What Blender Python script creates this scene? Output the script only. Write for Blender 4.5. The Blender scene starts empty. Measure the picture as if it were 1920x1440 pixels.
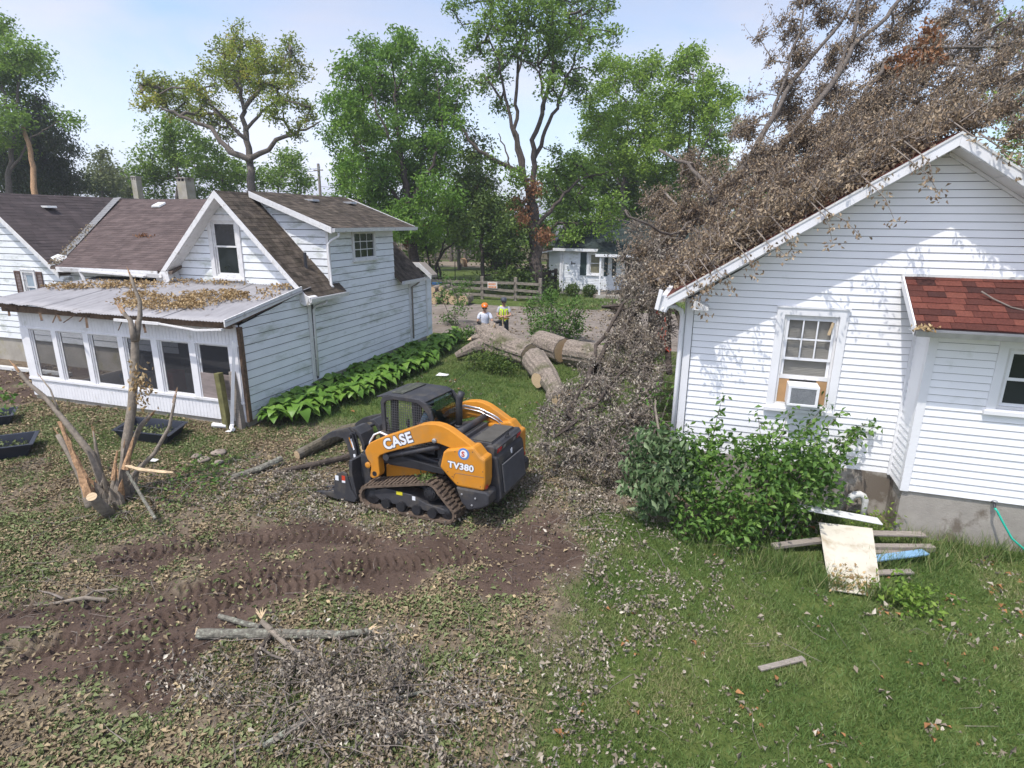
import bpy, bmesh, math, random
import numpy as np
from mathutils import Vector, Matrix

random.seed(7)
RNG = np.random.default_rng(7)
SC = bpy.context.scene
COL = SC.collection
PI = math.pi
def R(d): return math.radians(d)

# ------------------------------------------------------------------ camera
cam_d = bpy.data.cameras.new('camera')
cam = bpy.data.objects.new('camera', cam_d)
COL.objects.link(cam)
cr = Vector((0.95155624, 0.30736338, 0.00827526))
cu = Vector((-0.08945715, 0.2509975, 0.96384525))
cf = Vector((-0.29417367, 0.91789324, -0.26633409))
cam.matrix_world = Matrix(((cr.x, cu.x, -cf.x, 0), (cr.y, cu.y, -cf.y, 0), (cr.z, cu.z, -cf.z, 4.84), (0, 0, 0, 1)))
cam_d.sensor_width = 36.0
cam_d.lens = 20.77
cam_d.clip_start = 0.05
cam_d.clip_end = 4000
SC.camera = cam

# ------------------------------------------------------------------ world: daylight sky with thin cloud
SUN_EL, SUN_ROT = R(64), R(207)
world = bpy.data.worlds.new('World')
SC.world = world
world.use_nodes = True
nt = world.node_tree
nt.nodes.clear()
wo = nt.nodes.new('ShaderNodeOutputWorld')
wb = nt.nodes.new('ShaderNodeBackground')
wb.inputs['Strength'].default_value = 0.14
sky = nt.nodes.new('ShaderNodeTexSky')
sky.sky_type = 'NISHITA'
sky.sun_disc = False
sky.sun_elevation = SUN_EL
sky.sun_rotation = SUN_ROT
sky.air_density = 1.0
sky.dust_density = 1.8
sky.ozone_density = 3.0
tc = nt.nodes.new('ShaderNodeTexCoord')
mp = nt.nodes.new('ShaderNodeMapping')
mp.inputs['Scale'].default_value = (1.0, 1.3, 3.2)
mp.inputs['Location'].default_value = (0.35, 0.1, 0.4)
nz = nt.nodes.new('ShaderNodeTexNoise')
nz.inputs['Scale'].default_value = 1.6
nz.inputs['Detail'].default_value = 7
nz.inputs['Roughness'].default_value = 0.55
nz.inputs['Distortion'].default_value = 0.6
rp = nt.nodes.new('ShaderNodeValToRGB')
rp.color_ramp.elements[0].position = 0.36
rp.color_ramp.elements[0].color = (0.15, 0.15, 0.15, 1)
rp.color_ramp.elements[1].position = 0.66
rp.color_ramp.elements[1].color = (0.9, 0.9, 0.9, 1)
mx = nt.nodes.new('ShaderNodeMix')
mx.data_type = 'RGBA'
bw = nt.nodes.new('ShaderNodeRGBToBW')
vm = nt.nodes.new('ShaderNodeVectorMath')
vm.operation = 'MULTIPLY'
vm.inputs[1].default_value = (1.14, 1.18, 1.40)
nt.links.new(sky.outputs['Color'], bw.inputs['Color'])
nt.links.new(bw.outputs['Val'], vm.inputs[0])
nt.links.new(vm.outputs['Vector'], mx.inputs[7])
nt.links.new(tc.outputs['Generated'], mp.inputs['Vector'])
nt.links.new(mp.outputs['Vector'], nz.inputs['Vector'])
nt.links.new(nz.outputs['Fac'], rp.inputs['Fac'])
nt.links.new(rp.outputs['Color'], mx.inputs[0])
nt.links.new(sky.outputs['Color'], mx.inputs[6])
nt.links.new(mx.outputs[2], wb.inputs['Color'])
nt.links.new(wb.outputs['Background'], wo.inputs['Surface'])

# ------------------------------------------------------------------ sun
sd = bpy.data.lights.new('sun', 'SUN')
sd.energy = 2.1
sd.angle = R(0.55)
sd.color = (1.0, 0.95, 0.88)
sun = bpy.data.objects.new('sun', sd)
COL.objects.link(sun)
sv = Vector((math.sin(SUN_ROT) * math.cos(SUN_EL), math.cos(SUN_ROT) * math.cos(SUN_EL), math.sin(SUN_EL)))
sun.rotation_euler = sv.to_track_quat('Z', 'Y').to_euler()
sun.location = (0, 0, 30)

vs = SC.view_settings
vs.view_transform = 'Standard'
vs.look = 'None'
vs.exposure = 0.92
vs.gamma = 1
vs.use_curve_mapping = False

# ------------------------------------------------------------------ materials
def new_mat(name):
    m = bpy.data.materials.new(name)
    m.use_nodes = True
    t = m.node_tree
    t.nodes.clear()
    o = t.nodes.new('ShaderNodeOutputMaterial')
    b = t.nodes.new('ShaderNodeBsdfPrincipled')
    t.links.new(b.outputs['BSDF'], o.inputs['Surface'])
    return m, t, b, o

def c4(c): return (c[0], c[1], c[2], 1)

def noise(t, scale, detail=4, stretch=None, rough=.55, coord='Object'):
    tcn = t.nodes.new('ShaderNodeTexCoord')
    n = t.nodes.new('ShaderNodeTexNoise')
    n.inputs['Scale'].default_value = scale
    n.inputs['Detail'].default_value = detail
    n.inputs['Roughness'].default_value = rough
    if stretch:
        mpp = t.nodes.new('ShaderNodeMapping')
        mpp.inputs['Scale'].default_value = stretch
        t.links.new(tcn.outputs[coord], mpp.inputs['Vector'])
        t.links.new(mpp.outputs['Vector'], n.inputs['Vector'])
    else:
        t.links.new(tcn.outputs[coord], n.inputs['Vector'])
    return n

def ramp(t, fac, stops):
    r = t.nodes.new('ShaderNodeValToRGB')
    e = r.color_ramp.elements
    while len(e) < len(stops): e.new(0.5)
    for i, (p, c) in enumerate(stops):
        e[i].position = p
        e[i].color = c4(c)
    t.links.new(fac, r.inputs['Fac'])
    return r

def mixc(t, fac, a, b):
    m = t.nodes.new('ShaderNodeMix')
    m.data_type = 'RGBA'
    for i, v in ((0, fac), (6, a), (7, b)):
        if hasattr(v, 'links'): t.links.new(v, m.inputs[i])
        elif i == 0: m.inputs[i].default_value = v
        else: m.inputs[i].default_value = c4(v)
    return m.outputs[2]

def bump(t, b, h, strength, dist=.02):
    n = t.nodes.new('ShaderNodeBump')
    n.inputs['Strength'].default_value = strength
    n.inputs['Distance'].default_value = dist
    t.links.new(h, n.inputs['Height'])
    t.links.new(n.outputs['Normal'], b.inputs['Normal'])

def mat(name, col, rough=.6, metal=0.0, var=.14, scale=6, bs=0, bscale=60, spec=.4, stretch=None, dirt=None, dscale=3, dlo=.5, dhi=.7, dstretch=None):
    m, t, b, o = new_mat(name)
    n = noise(t, scale, 5, stretch)
    lo = tuple(max(0, x * (1 - var)) for x in col)
    hi = tuple(min(1, x * (1 + var)) for x in col)
    out = ramp(t, n.outputs['Fac'], [(.3, lo), (.7, hi)]).outputs['Color']
    if dirt:
        dn = noise(t, dscale, 8, dstretch, .65)
        dr = ramp(t, dn.outputs['Fac'], [(dlo, (0, 0, 0)), (dhi, (1, 1, 1))])
        out = mixc(t, dr.outputs['Color'], out, dirt)
    t.links.new(out, b.inputs['Base Color'])
    b.inputs['Roughness'].default_value = rough
    b.inputs['Metallic'].default_value = metal
    b.inputs['Specular IOR Level'].default_value = spec
    if bs:
        n2 = noise(t, bscale, 4, stretch)
        bump(t, b, n2.outputs['Fac'], bs)
    return m

def tint_mat(name, stops, rough=.7, trans=0.0, spec=.25, bs=0, bscale=40, extra=.0, escale=30):
    m, t, b, o = new_mat(name)
    a = t.nodes.new('ShaderNodeAttribute')
    a.attribute_name = 'tint'
    out = ramp(t, a.outputs['Fac'], stops).outputs['Color']
    if extra:
        n = noise(t, escale, 4)
        dk = ramp(t, n.outputs['Fac'], [(.35, (1 - extra,) * 3), (.65, (1 + extra * .6,) * 3)])
        mm = t.nodes.new('ShaderNodeMix')
        mm.data_type = 'RGBA'
        mm.blend_type = 'MULTIPLY'
        mm.inputs[0].default_value = 1
        t.links.new(out, mm.inputs[6])
        t.links.new(dk.outputs['Color'], mm.inputs[7])
        out = mm.outputs[2]
    t.links.new(out, b.inputs['Base Color'])
    b.inputs['Roughness'].default_value = rough
    b.inputs['Specular IOR Level'].default_value = spec
    if bs:
        bump(t, b, noise(t, bscale, 4).outputs['Fac'], bs)
    if trans:
        tr = t.nodes.new('ShaderNodeBsdfTranslucent')
        t.links.new(out, tr.inputs['Color'])
        ms = t.nodes.new('ShaderNodeMixShader')
        ms.inputs[0].default_value = trans
        t.links.new(b.outputs['BSDF'], ms.inputs[1])
        t.links.new(tr.outputs['BSDF'], ms.inputs[2])
        t.links.new(ms.outputs['Shader'], o.inputs['Surface'])
    return m

def clear_glass(name, tintc=(1, 1, 1), through=.85, rough=.02):
    m, t, b, o = new_mat(name)
    t.nodes.remove(b)
    g = t.nodes.new('ShaderNodeBsdfGlossy')
    g.inputs['Roughness'].default_value = rough
    tp = t.nodes.new('ShaderNodeBsdfTransparent')
    tp.inputs['Color'].default_value = c4(tuple(x * through for x in tintc))
    lw_ = t.nodes.new('ShaderNodeLayerWeight')
    lw_.inputs['Blend'].default_value = .15
    pw_ = t.nodes.new('ShaderNodeMath'); pw_.operation = 'MULTIPLY_ADD'; pw_.inputs[1].default_value = .35; pw_.inputs[2].default_value = .03
    t.links.new(lw_.outputs['Facing'], pw_.inputs[0])
    ms = t.nodes.new('ShaderNodeMixShader')
    t.links.new(pw_.outputs[0], ms.inputs[0])
    t.links.new(tp.outputs['BSDF'], ms.inputs[1])
    t.links.new(g.outputs['BSDF'], ms.inputs[2])
    t.links.new(ms.outputs['Shader'], o.inputs['Surface'])
    return m

MT = {}
MT['vinyl'] = mat('white_vinyl', (.83, .83, .84), .42, var=.025, scale=1.5, bs=.05, bscale=25, dirt=(.55, .56, .5), dscale=2.2, dlo=.62, dhi=.9)
MT['trim'] = mat('white_trim', (.76, .76, .77), .45, var=.03, scale=3, dirt=(.45, .44, .4), dscale=5, dlo=.63, dhi=.85)
MT['old_and_shade_toned_white'] = mat('weathered_and_shade_toned_siding', (.76, .78, .80), .55, var=.05, scale=2, bs=.12, bscale=30, dirt=(.36, .39, .31), dscale=1.6, dlo=.52, dhi=.74, dstretch=(1, .5, 2.2))
MT['oldtrim'] = mat('weathered_white_trim', (.68, .67, .66), .6, var=.08, scale=9, bs=.15, bscale=40, dirt=(.3, .27, .22), dscale=7, dlo=.58, dhi=.75)
MT['bead'] = mat('white_beadboard', (.78, .77, .78), .55, var=.05, scale=4, dirt=(.42, .42, .34), dscale=2.2, dlo=.58, dhi=.8)
MT['concrete'] = mat('concrete', (.34, .31, .27), .85, var=.18, scale=3, bs=.3, bscale=45, dirt=(.17, .14, .11), dscale=1.1, dlo=.5, dhi=.56)
MT['concrete2'] = mat('old_concrete', (.36, .33, .28), .85, var=.2, scale=2, bs=.3, bscale=45, dirt=(.3, .27, .14), dscale=1.4, dlo=.5, dhi=.7)
MT['shingle_brown'] = tint_mat('brown_shingles', [(0, (.085, .062, .057)), (.5, (.105, .077, .071)), (1, (.128, .095, .087))], .9, bs=.3, bscale=90, extra=.22, escale=2.2)
MT['shingle_dark'] = tint_mat('dark_brown_shingles', [(0, (.058, .047, .047)), (.5, (.07, .056, .055)), (1, (.086, .069, .068))], .9, bs=.3, bscale=90, extra=.2, escale=2.0)
MT['shingle_moss'] = tint_mat('mossy_brown_shingles', [(0, (.064, .052, .038)), (.5, (.085, .067, .052)), (1, (.108, .086, .066))], .95, bs=.4, bscale=80, extra=.5, escale=4)
MT['shingle_red'] = tint_mat('red_shingles', [(0, (.05, .02, .017)), (.35, (.085, .028, .021)), (.75, (.12, .036, .026)), (1, (.155, .052, .036))], .9, bs=.35, bscale=120, extra=.25, escale=40)
MT['shingle_black'] = mat('shingle_shadow_line', (.035, .022, .024), .95, bs=.3)
MT['shingle_green'] = tint_mat('dark_green_shingles', [(0, (.015, .024, .022)), (1, (.04, .055, .05))], .9, extra=.3, escale=1.5)
MT['shingle_grey'] = tint_mat('grey_shingles', [(0, (.11, .11, .125)), (1, (.2, .2, .22))], .9)
MT['underlay'] = mat('roof_deck', (.12, .09, .07), .9)
MT['tin'] = mat('weathered_corrugated_metal', (.30, .29, .295), .6, metal=.05, var=.16, scale=3, stretch=(3, .6, 1), bs=.1, dirt=(.12, .1, .09), dscale=2.5, dlo=.6, dhi=.72, dstretch=(2.2, .8, 1))
MT['rotwood'] = mat('rotten_wood', (.13, .085, .055), .9, var=.4, scale=12, bs=.5)
MT['greywood'] = mat('grey_weathered_wood', (.27, .235, .2), .85, var=.25, scale=7, stretch=(1, 8, 8), bs=.4, bscale=30)
MT['fencewood'] = mat('fence_wood', (.22, .19, .155), .9, var=.3, scale=5, bs=.3)
MT['plank'] = tint_mat('fence_planks', [(0, (.15, .115, .085)), (1, (.3, .25, .2))], .9, extra=.2, escale=3)
MT['shade_backing'] = mat('siding_shade_and_dirt_backing', (.10, .10, .10), .9)  # dark wall backing, coloured to read as shade and dirt lines between boards
MT['bark'] = mat('bark', (.125, .105, .088), .95, var=.45, scale=18, bs=1.0, bscale=35)
MT['bark_dark'] = mat('dark_bark', (.07, .055, .045), .95, var=.4, scale=9, bs=1.0, bscale=20)
MT['bark_log'] = mat('furrowed_log_bark', (.23, .19, .155), .95, var=.5, scale=16, bs=1.0, bscale=30, dirt=(.075, .078, .03), dscale=1.3, dlo=.52, dhi=.68)
MT['bark_mossy'] = mat('mossy_log_bark', (.105, .09, .062), .95, var=.5, scale=14, bs=1.0, bscale=30, dirt=(.17, .15, .12), dscale=2.5, dlo=.52, dhi=.66)
MT['bark_young'] = mat('smooth_young_bark', (.22, .185, .145), .85, var=.3, scale=14, bs=.5, bscale=40)
MT['bark_grey'] = mat('lichen_grey_bark', (.165, .155, .125), .9, var=.45, scale=22, bs=.8, bscale=50, dirt=(.30, .32, .25), dscale=11, dlo=.55, dhi=.64)
MT['twig'] = mat('dead_twig', (.19, .16, .135), .9, var=.35, scale=9)
MT['splint'] = mat('splintered_tan_wood', (.36, .215, .115), .8, var=.45, scale=22, bs=.6, bscale=45)
MT['splint_pale'] = mat('pale_fresh_wood', (.56, .42, .26), .8, var=.2, scale=20, bs=.4)
MT['pane'] = mat('dark_window_glass', (.018, .021, .026), .06, var=.4, scale=2, spec=.6)
MT['glass'] = clear_glass('clear_glass')
MT['cabglass'] = clear_glass('tinted_cab_glass', (.62, .78, .74), .8)
m_, t_, b_, o_ = new_mat('insect_screen')
b_.inputs['Base Color'].default_value = (.05, .05, .055, 1); b_.inputs['Roughness'].default_value = .8
tp_ = t_.nodes.new('ShaderNodeBsdfTransparent'); ms_ = t_.nodes.new('ShaderNodeMixShader'); ms_.inputs[0].default_value = .42
t_.links.new(tp_.outputs['BSDF'], ms_.inputs[1]); t_.links.new(b_.outputs['BSDF'], ms_.inputs[2]); t_.links.new(ms_.outputs['Shader'], o_.inputs['Surface'])
MT['screen'] = m_
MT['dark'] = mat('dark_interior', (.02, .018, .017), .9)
MT['blind'] = mat('ivory_blind', (.55, .53, .47), .5, var=.06)
MT['ply'] = mat('plywood', (.42, .25, .12), .8, var=.15, scale=4)
MT['oldply'] = mat('weathered_plywood', (.26, .215, .2), .85, var=.2, scale=4, stretch=(1, 1, 5))
MT['panel'] = mat('cream_panel', (.53, .49, .40), .85, var=.08, scale=3, dirt=(.32, .26, .17), dscale=3.5, dlo=.52, dhi=.72)
MT['acgrey'] = mat('ac_coil_grey', (.33, .34, .36), .5, metal=.3, var=.3, scale=50)
MT['brownshut'] = mat('brown_shutter', (.13, .085, .07), .7)
MT['greenshut'] = mat('dark_green_shutter', (.015, .035, .032), .6)
MT['orange'] = mat('construction_orange_paint', (.56, .225, .02), .45, var=.08, scale=4, spec=.4, dirt=(.36, .20, .07), dscale=3.0, dlo=.48, dhi=.8)
MT['charcoal'] = mat('charcoal_paint', (.042, .042, .047), .5, var=.2, scale=5, spec=.4, dirt=(.11, .095, .075), dscale=3.5, dlo=.5, dhi=.78)
MT['grille'] = mat('grille_grey', (.10, .10, .105), .5)
MT['charcoal_d'] = mat('dark_charcoal', (.02, .02, .023), .5, var=.2, scale=8)
MT['rubber'] = mat('muddy_rubber', (.035, .03, .026), .9, var=.3, scale=8, bs=.5, bscale=25, dirt=(.12, .085, .06), dscale=3.2, dlo=.42, dhi=.6)
MT['muddy'] = mat('dried_mud_rubber', (.115, .083, .06), .95, var=.35, scale=9, bs=.8, bscale=22)
MT['steel'] = mat('steel_tube', (.55, .55, .56), .3, metal=.9)
MT['decalw'] = mat('white_decal', (.72, .73, .75), .5, var=.02)
MT['decalo'] = mat('decal_outline', (.05, .05, .065), .5)
MT['decaly'] = mat('yellow_decal', (.62, .55, .03), .5)
MT['decalb'] = mat('blue_decal', (.09, .2, .47), .5, var=.05)
MT['decalr'] = mat('red_decal', (.5, .05, .02), .5)
MT['taillight'] = mat('red_tail_lens', (.42, .012, .02), .2, spec=.6)
MT['blackplastic'] = mat('black_plastic_tray', (.022, .026, .038), .45, spec=.4)
MT['white_plastic'] = mat('white_plastic', (.66, .66, .64), .45, dirt=(.4, .38, .33), dscale=6, dlo=.55, dhi=.75)
MT['hose'] = mat('green_hose', (.02, .42, .30), .45, var=.05)
MT['skin'] = mat('skin', (.46, .27, .19), .6, var=.05)
MT['shirtw'] = mat('pale_tshirt', (.62, .64, .72), .85, var=.05)
MT['shirtg'] = mat('grey_shirt', (.42, .42, .44), .85, var=.05)
MT['jeans'] = mat('dark_work_trousers', (.06, .065, .08), .85)
MT['vest'] = mat('hi_vis_yellow', (.62, .85, .04), .6, var=.04)
MT['vesto'] = mat('hi_vis_orange', (.8, .2, .04), .6, var=.04)
MT['vests'] = mat('reflective_silver', (.55, .55, .55), .4)
MT['helmeto'] = mat('orange_helmet', (.78, .2, .02), .35, spec=.6)
MT['helmetg'] = mat('charcoal_helmet', (.05, .055, .07), .35, spec=.6)
MT['black'] = mat('black_cloth', (.015, .015, .016), .7)
MT['redcloth'] = mat('red_cloth', (.5, .02, .03), .7)
MT['bluebin'] = mat('blue_plastic', (.1, .26, .55), .45)
MT['bluepaint'] = mat('pale_blue_paint', (.19, .34, .50), .75, dirt=(.3, .25, .2), dscale=8, dlo=.62, dhi=.7)
MT['orangecloth'] = mat('orange_red_tape', (.85, .09, .03), .6)
MT['stone'] = mat('field_stone', (.27, .22, .18), .9, var=.25, scale=5, bs=.5)
MT['metalgrey'] = mat('grey_metal', (.38, .38, .38), .45, metal=.6)
def leafmat(name, stops, trans=.35, rough=.55): return tint_mat(name, stops, rough, trans, .3)
MT['lf_oak'] = leafmat('oak_foliage', [(0, (0.126, 0.187, 0.0282)), (.45, (0.243, 0.317, 0.0503)), (.8, (0.379, 0.385, 0.0653)), (1, (0.47, 0.337, 0.0804))], .42)
MT['lf_green'] = leafmat('green_foliage', [(0, (0.0883, 0.166, 0.026)), (.5, (0.167, 0.278, 0.0424)), (1, (0.274, 0.389, 0.0705))], .42)
MT['lf_walnut'] = leafmat('walnut_foliage', [(0, (0.0848, 0.176, 0.028)), (.5, (0.151, 0.287, 0.0404)), (1, (0.252, 0.389, 0.0673))], .42)
MT['lf_dark'] = leafmat('dark_foliage', [(0, (0.0486, 0.0886, 0.0193)), (.5, (0.0935, 0.153, 0.0321)), (1, (0.159, 0.217, 0.0449))])
MT['lf_spruce'] = leafmat('spruce_foliage', [(0, (0.0304, 0.0478, 0.0187)), (.5, (0.0541, 0.0822, 0.0304)), (1, (0.101, 0.112, 0.0468))], .15)
MT['lf_bright'] = leafmat('bright_foliage', [(0, (0.12, 0.211, 0.0274)), (.5, (0.22, 0.347, 0.0421)), (1, (0.332, 0.452, 0.0738))], .42)
MT['lf_pale'] = leafmat('pale_foliage', [(0, (0.091, 0.115, 0.0405)), (.5, (0.143, 0.172, 0.063)), (1, (0.208, 0.23, 0.099))])
MT['lf_rust'] = leafmat('rust_foliage', [(0, (.16, .07, .03)), (.5, (.26, .12, .05)), (1, (.34, .18, .09))], .25)
MT['lf_dead'] = leafmat('dead_brown_leaves', [(0, (0.139, 0.0969, 0.0616)), (.35, (0.252, 0.182, 0.116)), (.7, (0.377, 0.291, 0.196)), (1, (0.502, 0.405, 0.279))], .22, .8)
MT['lf_deadgrey'] = leafmat('dead_grey_leaves', [(0, (0.128, 0.1, 0.07)), (.3, (0.217, 0.176, 0.126)), (.65, (0.371, 0.326, 0.259)), (1, (0.549, 0.502, 0.419))], .2, .8)
MT['lf_hosta'] = leafmat('hosta_leaf', [(0, (0.09, 0.192, 0.026)), (.5, (0.144, 0.276, 0.04)), (1, (0.216, 0.348, 0.065))], .3, .42)
MT['lf_shrub'] = leafmat('shrub_leaf', [(0, (0.054, 0.126, 0.024)), (.5, (0.102, 0.198, 0.036)), (1, (0.18, 0.3, 0.06))], .32, .5)
MT['lf_droop'] = leafmat('greyish_drooping_leaf', [(0, (0.06, 0.114, 0.04)), (.5, (0.12, 0.192, 0.075)), (1, (0.264, 0.336, 0.18))], .28, .5)
MT['litter_tan'] = leafmat('dry_tan_litter', [(0, (0.137, 0.102, 0.0645)), (.4, (0.232, 0.178, 0.11)), (.8, (0.342, 0.273, 0.167)), (1, (0.492, 0.383, 0.228))], .1, .85)
MT['litter_grey'] = leafmat('dry_grey_litter', [(0, (0.154, 0.122, 0.0859)), (.45, (0.282, 0.235, 0.178)), (.85, (0.465, 0.411, 0.335)), (1, (0.676, 0.619, 0.514))], .12, .85)
MT['litter_green'] = leafmat('green_litter', [(0, (0.0927, 0.122, 0.0441)), (.5, (0.155, 0.186, 0.0693)), (1, (0.248, 0.275, 0.132))], .15, .7)
MT['litter_rust'] = leafmat('rust_litter', [(0, (.2, .09, .035)), (1, (.42, .21, .09))], .1, .8)
MT['rooftan'] = leafmat('tan_roof_litter', [(0, (0.24, 0.156, 0.072)), (.5, (0.408, 0.288, 0.144)), (1, (0.576, 0.432, 0.24))], .15, .8)
MT['grass'] = leafmat('grass_blade', [(0, (.07, .13, .03)), (.45, (.125, .20, .05)), (.8, (.20, .25, .085)), (1, (.31, .29, .14))], .3, .6)

# ------------------------------------------------------------------ mesh helpers
ROOTM = {}
class MB:
    def __init__(s): s.v = []; s.f = []; s.t = []
    def add(s, vs, fs, tint=None):
        k = len(s.v)
        s.v.extend([tuple(v) for v in vs])
        s.f.extend([tuple(i + k for i in f) for f in fs])
        if tint is not None or s.t:
            while len(s.t) < k: s.t.append(.5)
            s.t.extend([.5 if tint is None else tint] * len(vs))
    def box(s, p0, p1, tint=None):
        x0, y0, z0 = p0; x1, y1, z1 = p1
        if x0 > x1: x0, x1 = x1, x0
        if y0 > y1: y0, y1 = y1, y0
        if z0 > z1: z0, z1 = z1, z0
        s.add([(x0, y0, z0), (x1, y0, z0), (x1, y1, z0), (x0, y1, z0), (x0, y0, z1), (x1, y0, z1), (x1, y1, z1), (x0, y1, z1)],
              [(3, 2, 1, 0), (4, 5, 6, 7), (0, 1, 5, 4), (1, 2, 6, 5), (2, 3, 7, 6), (3, 0, 4, 7)], tint)
    def beam(s, a, b, w, h, up=(0, 0, 1), tint=None):
        a = Vector(a); b = Vector(b); d = (b - a).normalized(); u = Vector(up)
        sd_ = d.cross(u)
        if sd_.length < 1e-4: sd_ = d.cross(Vector((1, 0, 0)))
        sd_.normalize(); u = sd_.cross(d).normalized()
        sx = sd_ * (w / 2); uz = u * (h / 2)
        vs = [a - sx - uz, a + sx - uz, a + sx + uz, a - sx + uz, b - sx - uz, b + sx - uz, b + sx + uz, b - sx + uz]
        s.add(vs, [(0, 1, 2, 3), (7, 6, 5, 4), (1, 0, 4, 5), (2, 1, 5, 6), (3, 2, 6, 7), (0, 3, 7, 4)], tint)
    def tube(s, pts, radii, n=8, caps=True, tint=None, wob=0.0):
        P = [Vector(p) for p in pts]
        if not hasattr(radii, '__len__'): radii = [radii] * len(P)
        vs = []; fs = []
        d0 = (P[1] - P[0]).normalized()
        ref = Vector((0, 0, 1)) if abs(d0.z) < .9 else Vector((1, 0, 0))
        for i, p in enumerate(P):
            d = (P[min(i + 1, len(P) - 1)] - P[max(i - 1, 0)]).normalized()
            a = d.cross(ref)
            if a.length < 1e-4: a = d.cross(Vector((0, 1, 0)))
            a.normalize(); b = d.cross(a).normalized(); ref = a.cross(d) * 1.0
            for k in range(n):
                th = 2 * PI * k / n
                r = radii[i] * (1 + (random.uniform(-wob, wob) if wob else 0))
                vs.append(p + a * (math.cos(th) * r) + b * (math.sin(th) * r))
        for i in range(len(P) - 1):
            for k in range(n):
                q = (k + 1) % n
                fs.append((i * n + k, i * n + q, (i + 1) * n + q, (i + 1) * n + k))
        if caps:
            fs.append(tuple(range(n - 1, -1, -1)))
            fs.append(tuple((len(P) - 1) * n + k for k in range(n)))
        s.add(vs, fs, tint)
    def prism(s, poly, o, u, v, n, t0, t1, tint=None):
        """closed 2-D outline in the (u,v) plane, swept along n from t0 to t1"""
        o, u, v, n = map(Vector, (o, u, v, n))
        m = len(poly)
        vs = [o + u * a + v * b + n * t0 for a, b in poly] + [o + u * a + v * b + n * t1 for a, b in poly]
        fs = [tuple(range(m - 1, -1, -1)), tuple(range(m, 2 * m))]
        fs += [(i, (i + 1) % m, m + (i + 1) % m, m + i) for i in range(m)]
        s.add(vs, fs, tint)
    def ring(s, outer, inner, o, u, v, n, t0, t1):
        o, u, v, n = map(Vector, (o, u, v, n)); m = len(outer)
        P = lambda q, t: [o + u * a + v * b + n * t for a, b in q]
        vs = P(outer, t0) + P(inner, t0) + P(outer, t1) + P(inner, t1)
        fs = []
        for i in range(m):
            j = (i + 1) % m
            fs += [(i, m + i, m + j, j), (2 * m + i, 2 * m + j, 3 * m + j, 3 * m + i), (i, j, 2 * m + j, 2 * m + i), (m + i, 3 * m + i, 3 * m + j, m + j)]
        s.add(vs, fs)
    def lathe(s, prof, o, axis=(0, 0, 1), n=16):
        o = Vector(o); ax = Vector(axis).normalized()
        a = ax.orthogonal().normalized(); b = ax.cross(a)
        vs = []
        for r, h in prof:
            for k in range(n):
                th = 2 * PI * k / n
                vs.append(o + ax * h + (a * math.cos(th) + b * math.sin(th)) * r)
        fs = []
        for i in range(len(prof) - 1):
            for k in range(n):
                q = (k + 1) % n
                fs.append((i * n + k, i * n + q, (i + 1) * n + q, (i + 1) * n + k))
        fs.append(tuple(range(n - 1, -1, -1)))
        fs.append(tuple((len(prof) - 1) * n + k for k in range(n)))
        s.add(vs, fs)
    def mesh(s, name, m, smooth=False):
        me = bpy.data.meshes.new(name)
        me.from_pydata(s.v, [], s.f)
        if s.t:
            while len(s.t) < len(s.v): s.t.append(.5)
            at = me.attributes.new('tint', 'FLOAT', 'POINT')
            at.data.foreach_set('value', np.array(s.t, dtype=np.float32))
        bm = bmesh.new(); bm.from_mesh(me)
        bmesh.ops.recalc_face_normals(bm, faces=bm.faces)
        bm.to_mesh(me); bm.free()
        if m: me.materials.append(m)
        if smooth: me.polygons.foreach_set('use_smooth', [True] * len(me.polygons))
        return me
    def build(s, name, m, parent=None, local=False, smooth=False, bevel=0, **tags):
        return link(name, s.mesh(name, m, smooth), parent, local, bevel, **tags)

def link(name, me, parent=None, local=False, bevel=0, **tags):
    o = bpy.data.objects.new(name, me)
    COL.objects.link(o)
    if parent is not None:
        o.parent = parent
        if not local and parent.name in ROOTM:
            o.matrix_parent_inverse = ROOTM[parent.name].inverted()
    if bevel:
        b = o.modifiers.new('bevel', 'BEVEL')
        b.width = bevel; b.segments = 2; b.limit_method = 'ANGLE'; b.angle_limit = R(40)
    for k, v in tags.items(): o[k] = v
    return o

def thing(name, label, cat, loc=(0, 0, 0), rz=0.0, group=None, rx=0.0):
    o = bpy.data.objects.new(name, None)
    COL.objects.link(o)
    o.empty_display_size = .2
    o.location = loc
    o.rotation_euler = (rx, 0, rz)
    ROOTM[o.name] = Matrix.Translation(Vector(loc)) @ Matrix.Rotation(rz, 4, 'Z') @ Matrix.Rotation(rx, 4, 'X')
    o['label'] = label; o['category'] = cat
    if group: o['group'] = group
    return o

def tag(o, label, cat, group=None):
    o['label'] = label; o['category'] = cat
    if group: o['group'] = group
    return o

def np_mesh(name, V, F, m, tint=None, smooth=False):
    """V (n,3), F (k,3|4) -> mesh, fast"""
    V = np.asarray(V, dtype=np.float32); F = np.asarray(F, dtype=np.int32)
    me = bpy.data.meshes.new(name)
    me.vertices.add(len(V)); me.vertices.foreach_set('co', V.ravel())
    k = F.shape[1]
    me.loops.add(F.size); me.loops.foreach_set('vertex_index', F.ravel())
    me.polygons.add(len(F)); me.polygons.foreach_set('loop_start', np.arange(0, F.size, k, dtype=np.int32))
    if tint is not None:
        at = me.attributes.new('tint', 'FLOAT', 'POINT')
        at.data.foreach_set('value', np.asarray(tint, dtype=np.float32))
    if m: me.materials.append(m)
    if smooth: me.polygons.foreach_set('use_smooth', np.ones(len(F), dtype=bool))
    me.update(calc_edges=True)
    return me

def unit(a): return a / np.maximum(np.linalg.norm(a, axis=1, keepdims=True), 1e-6)

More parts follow.
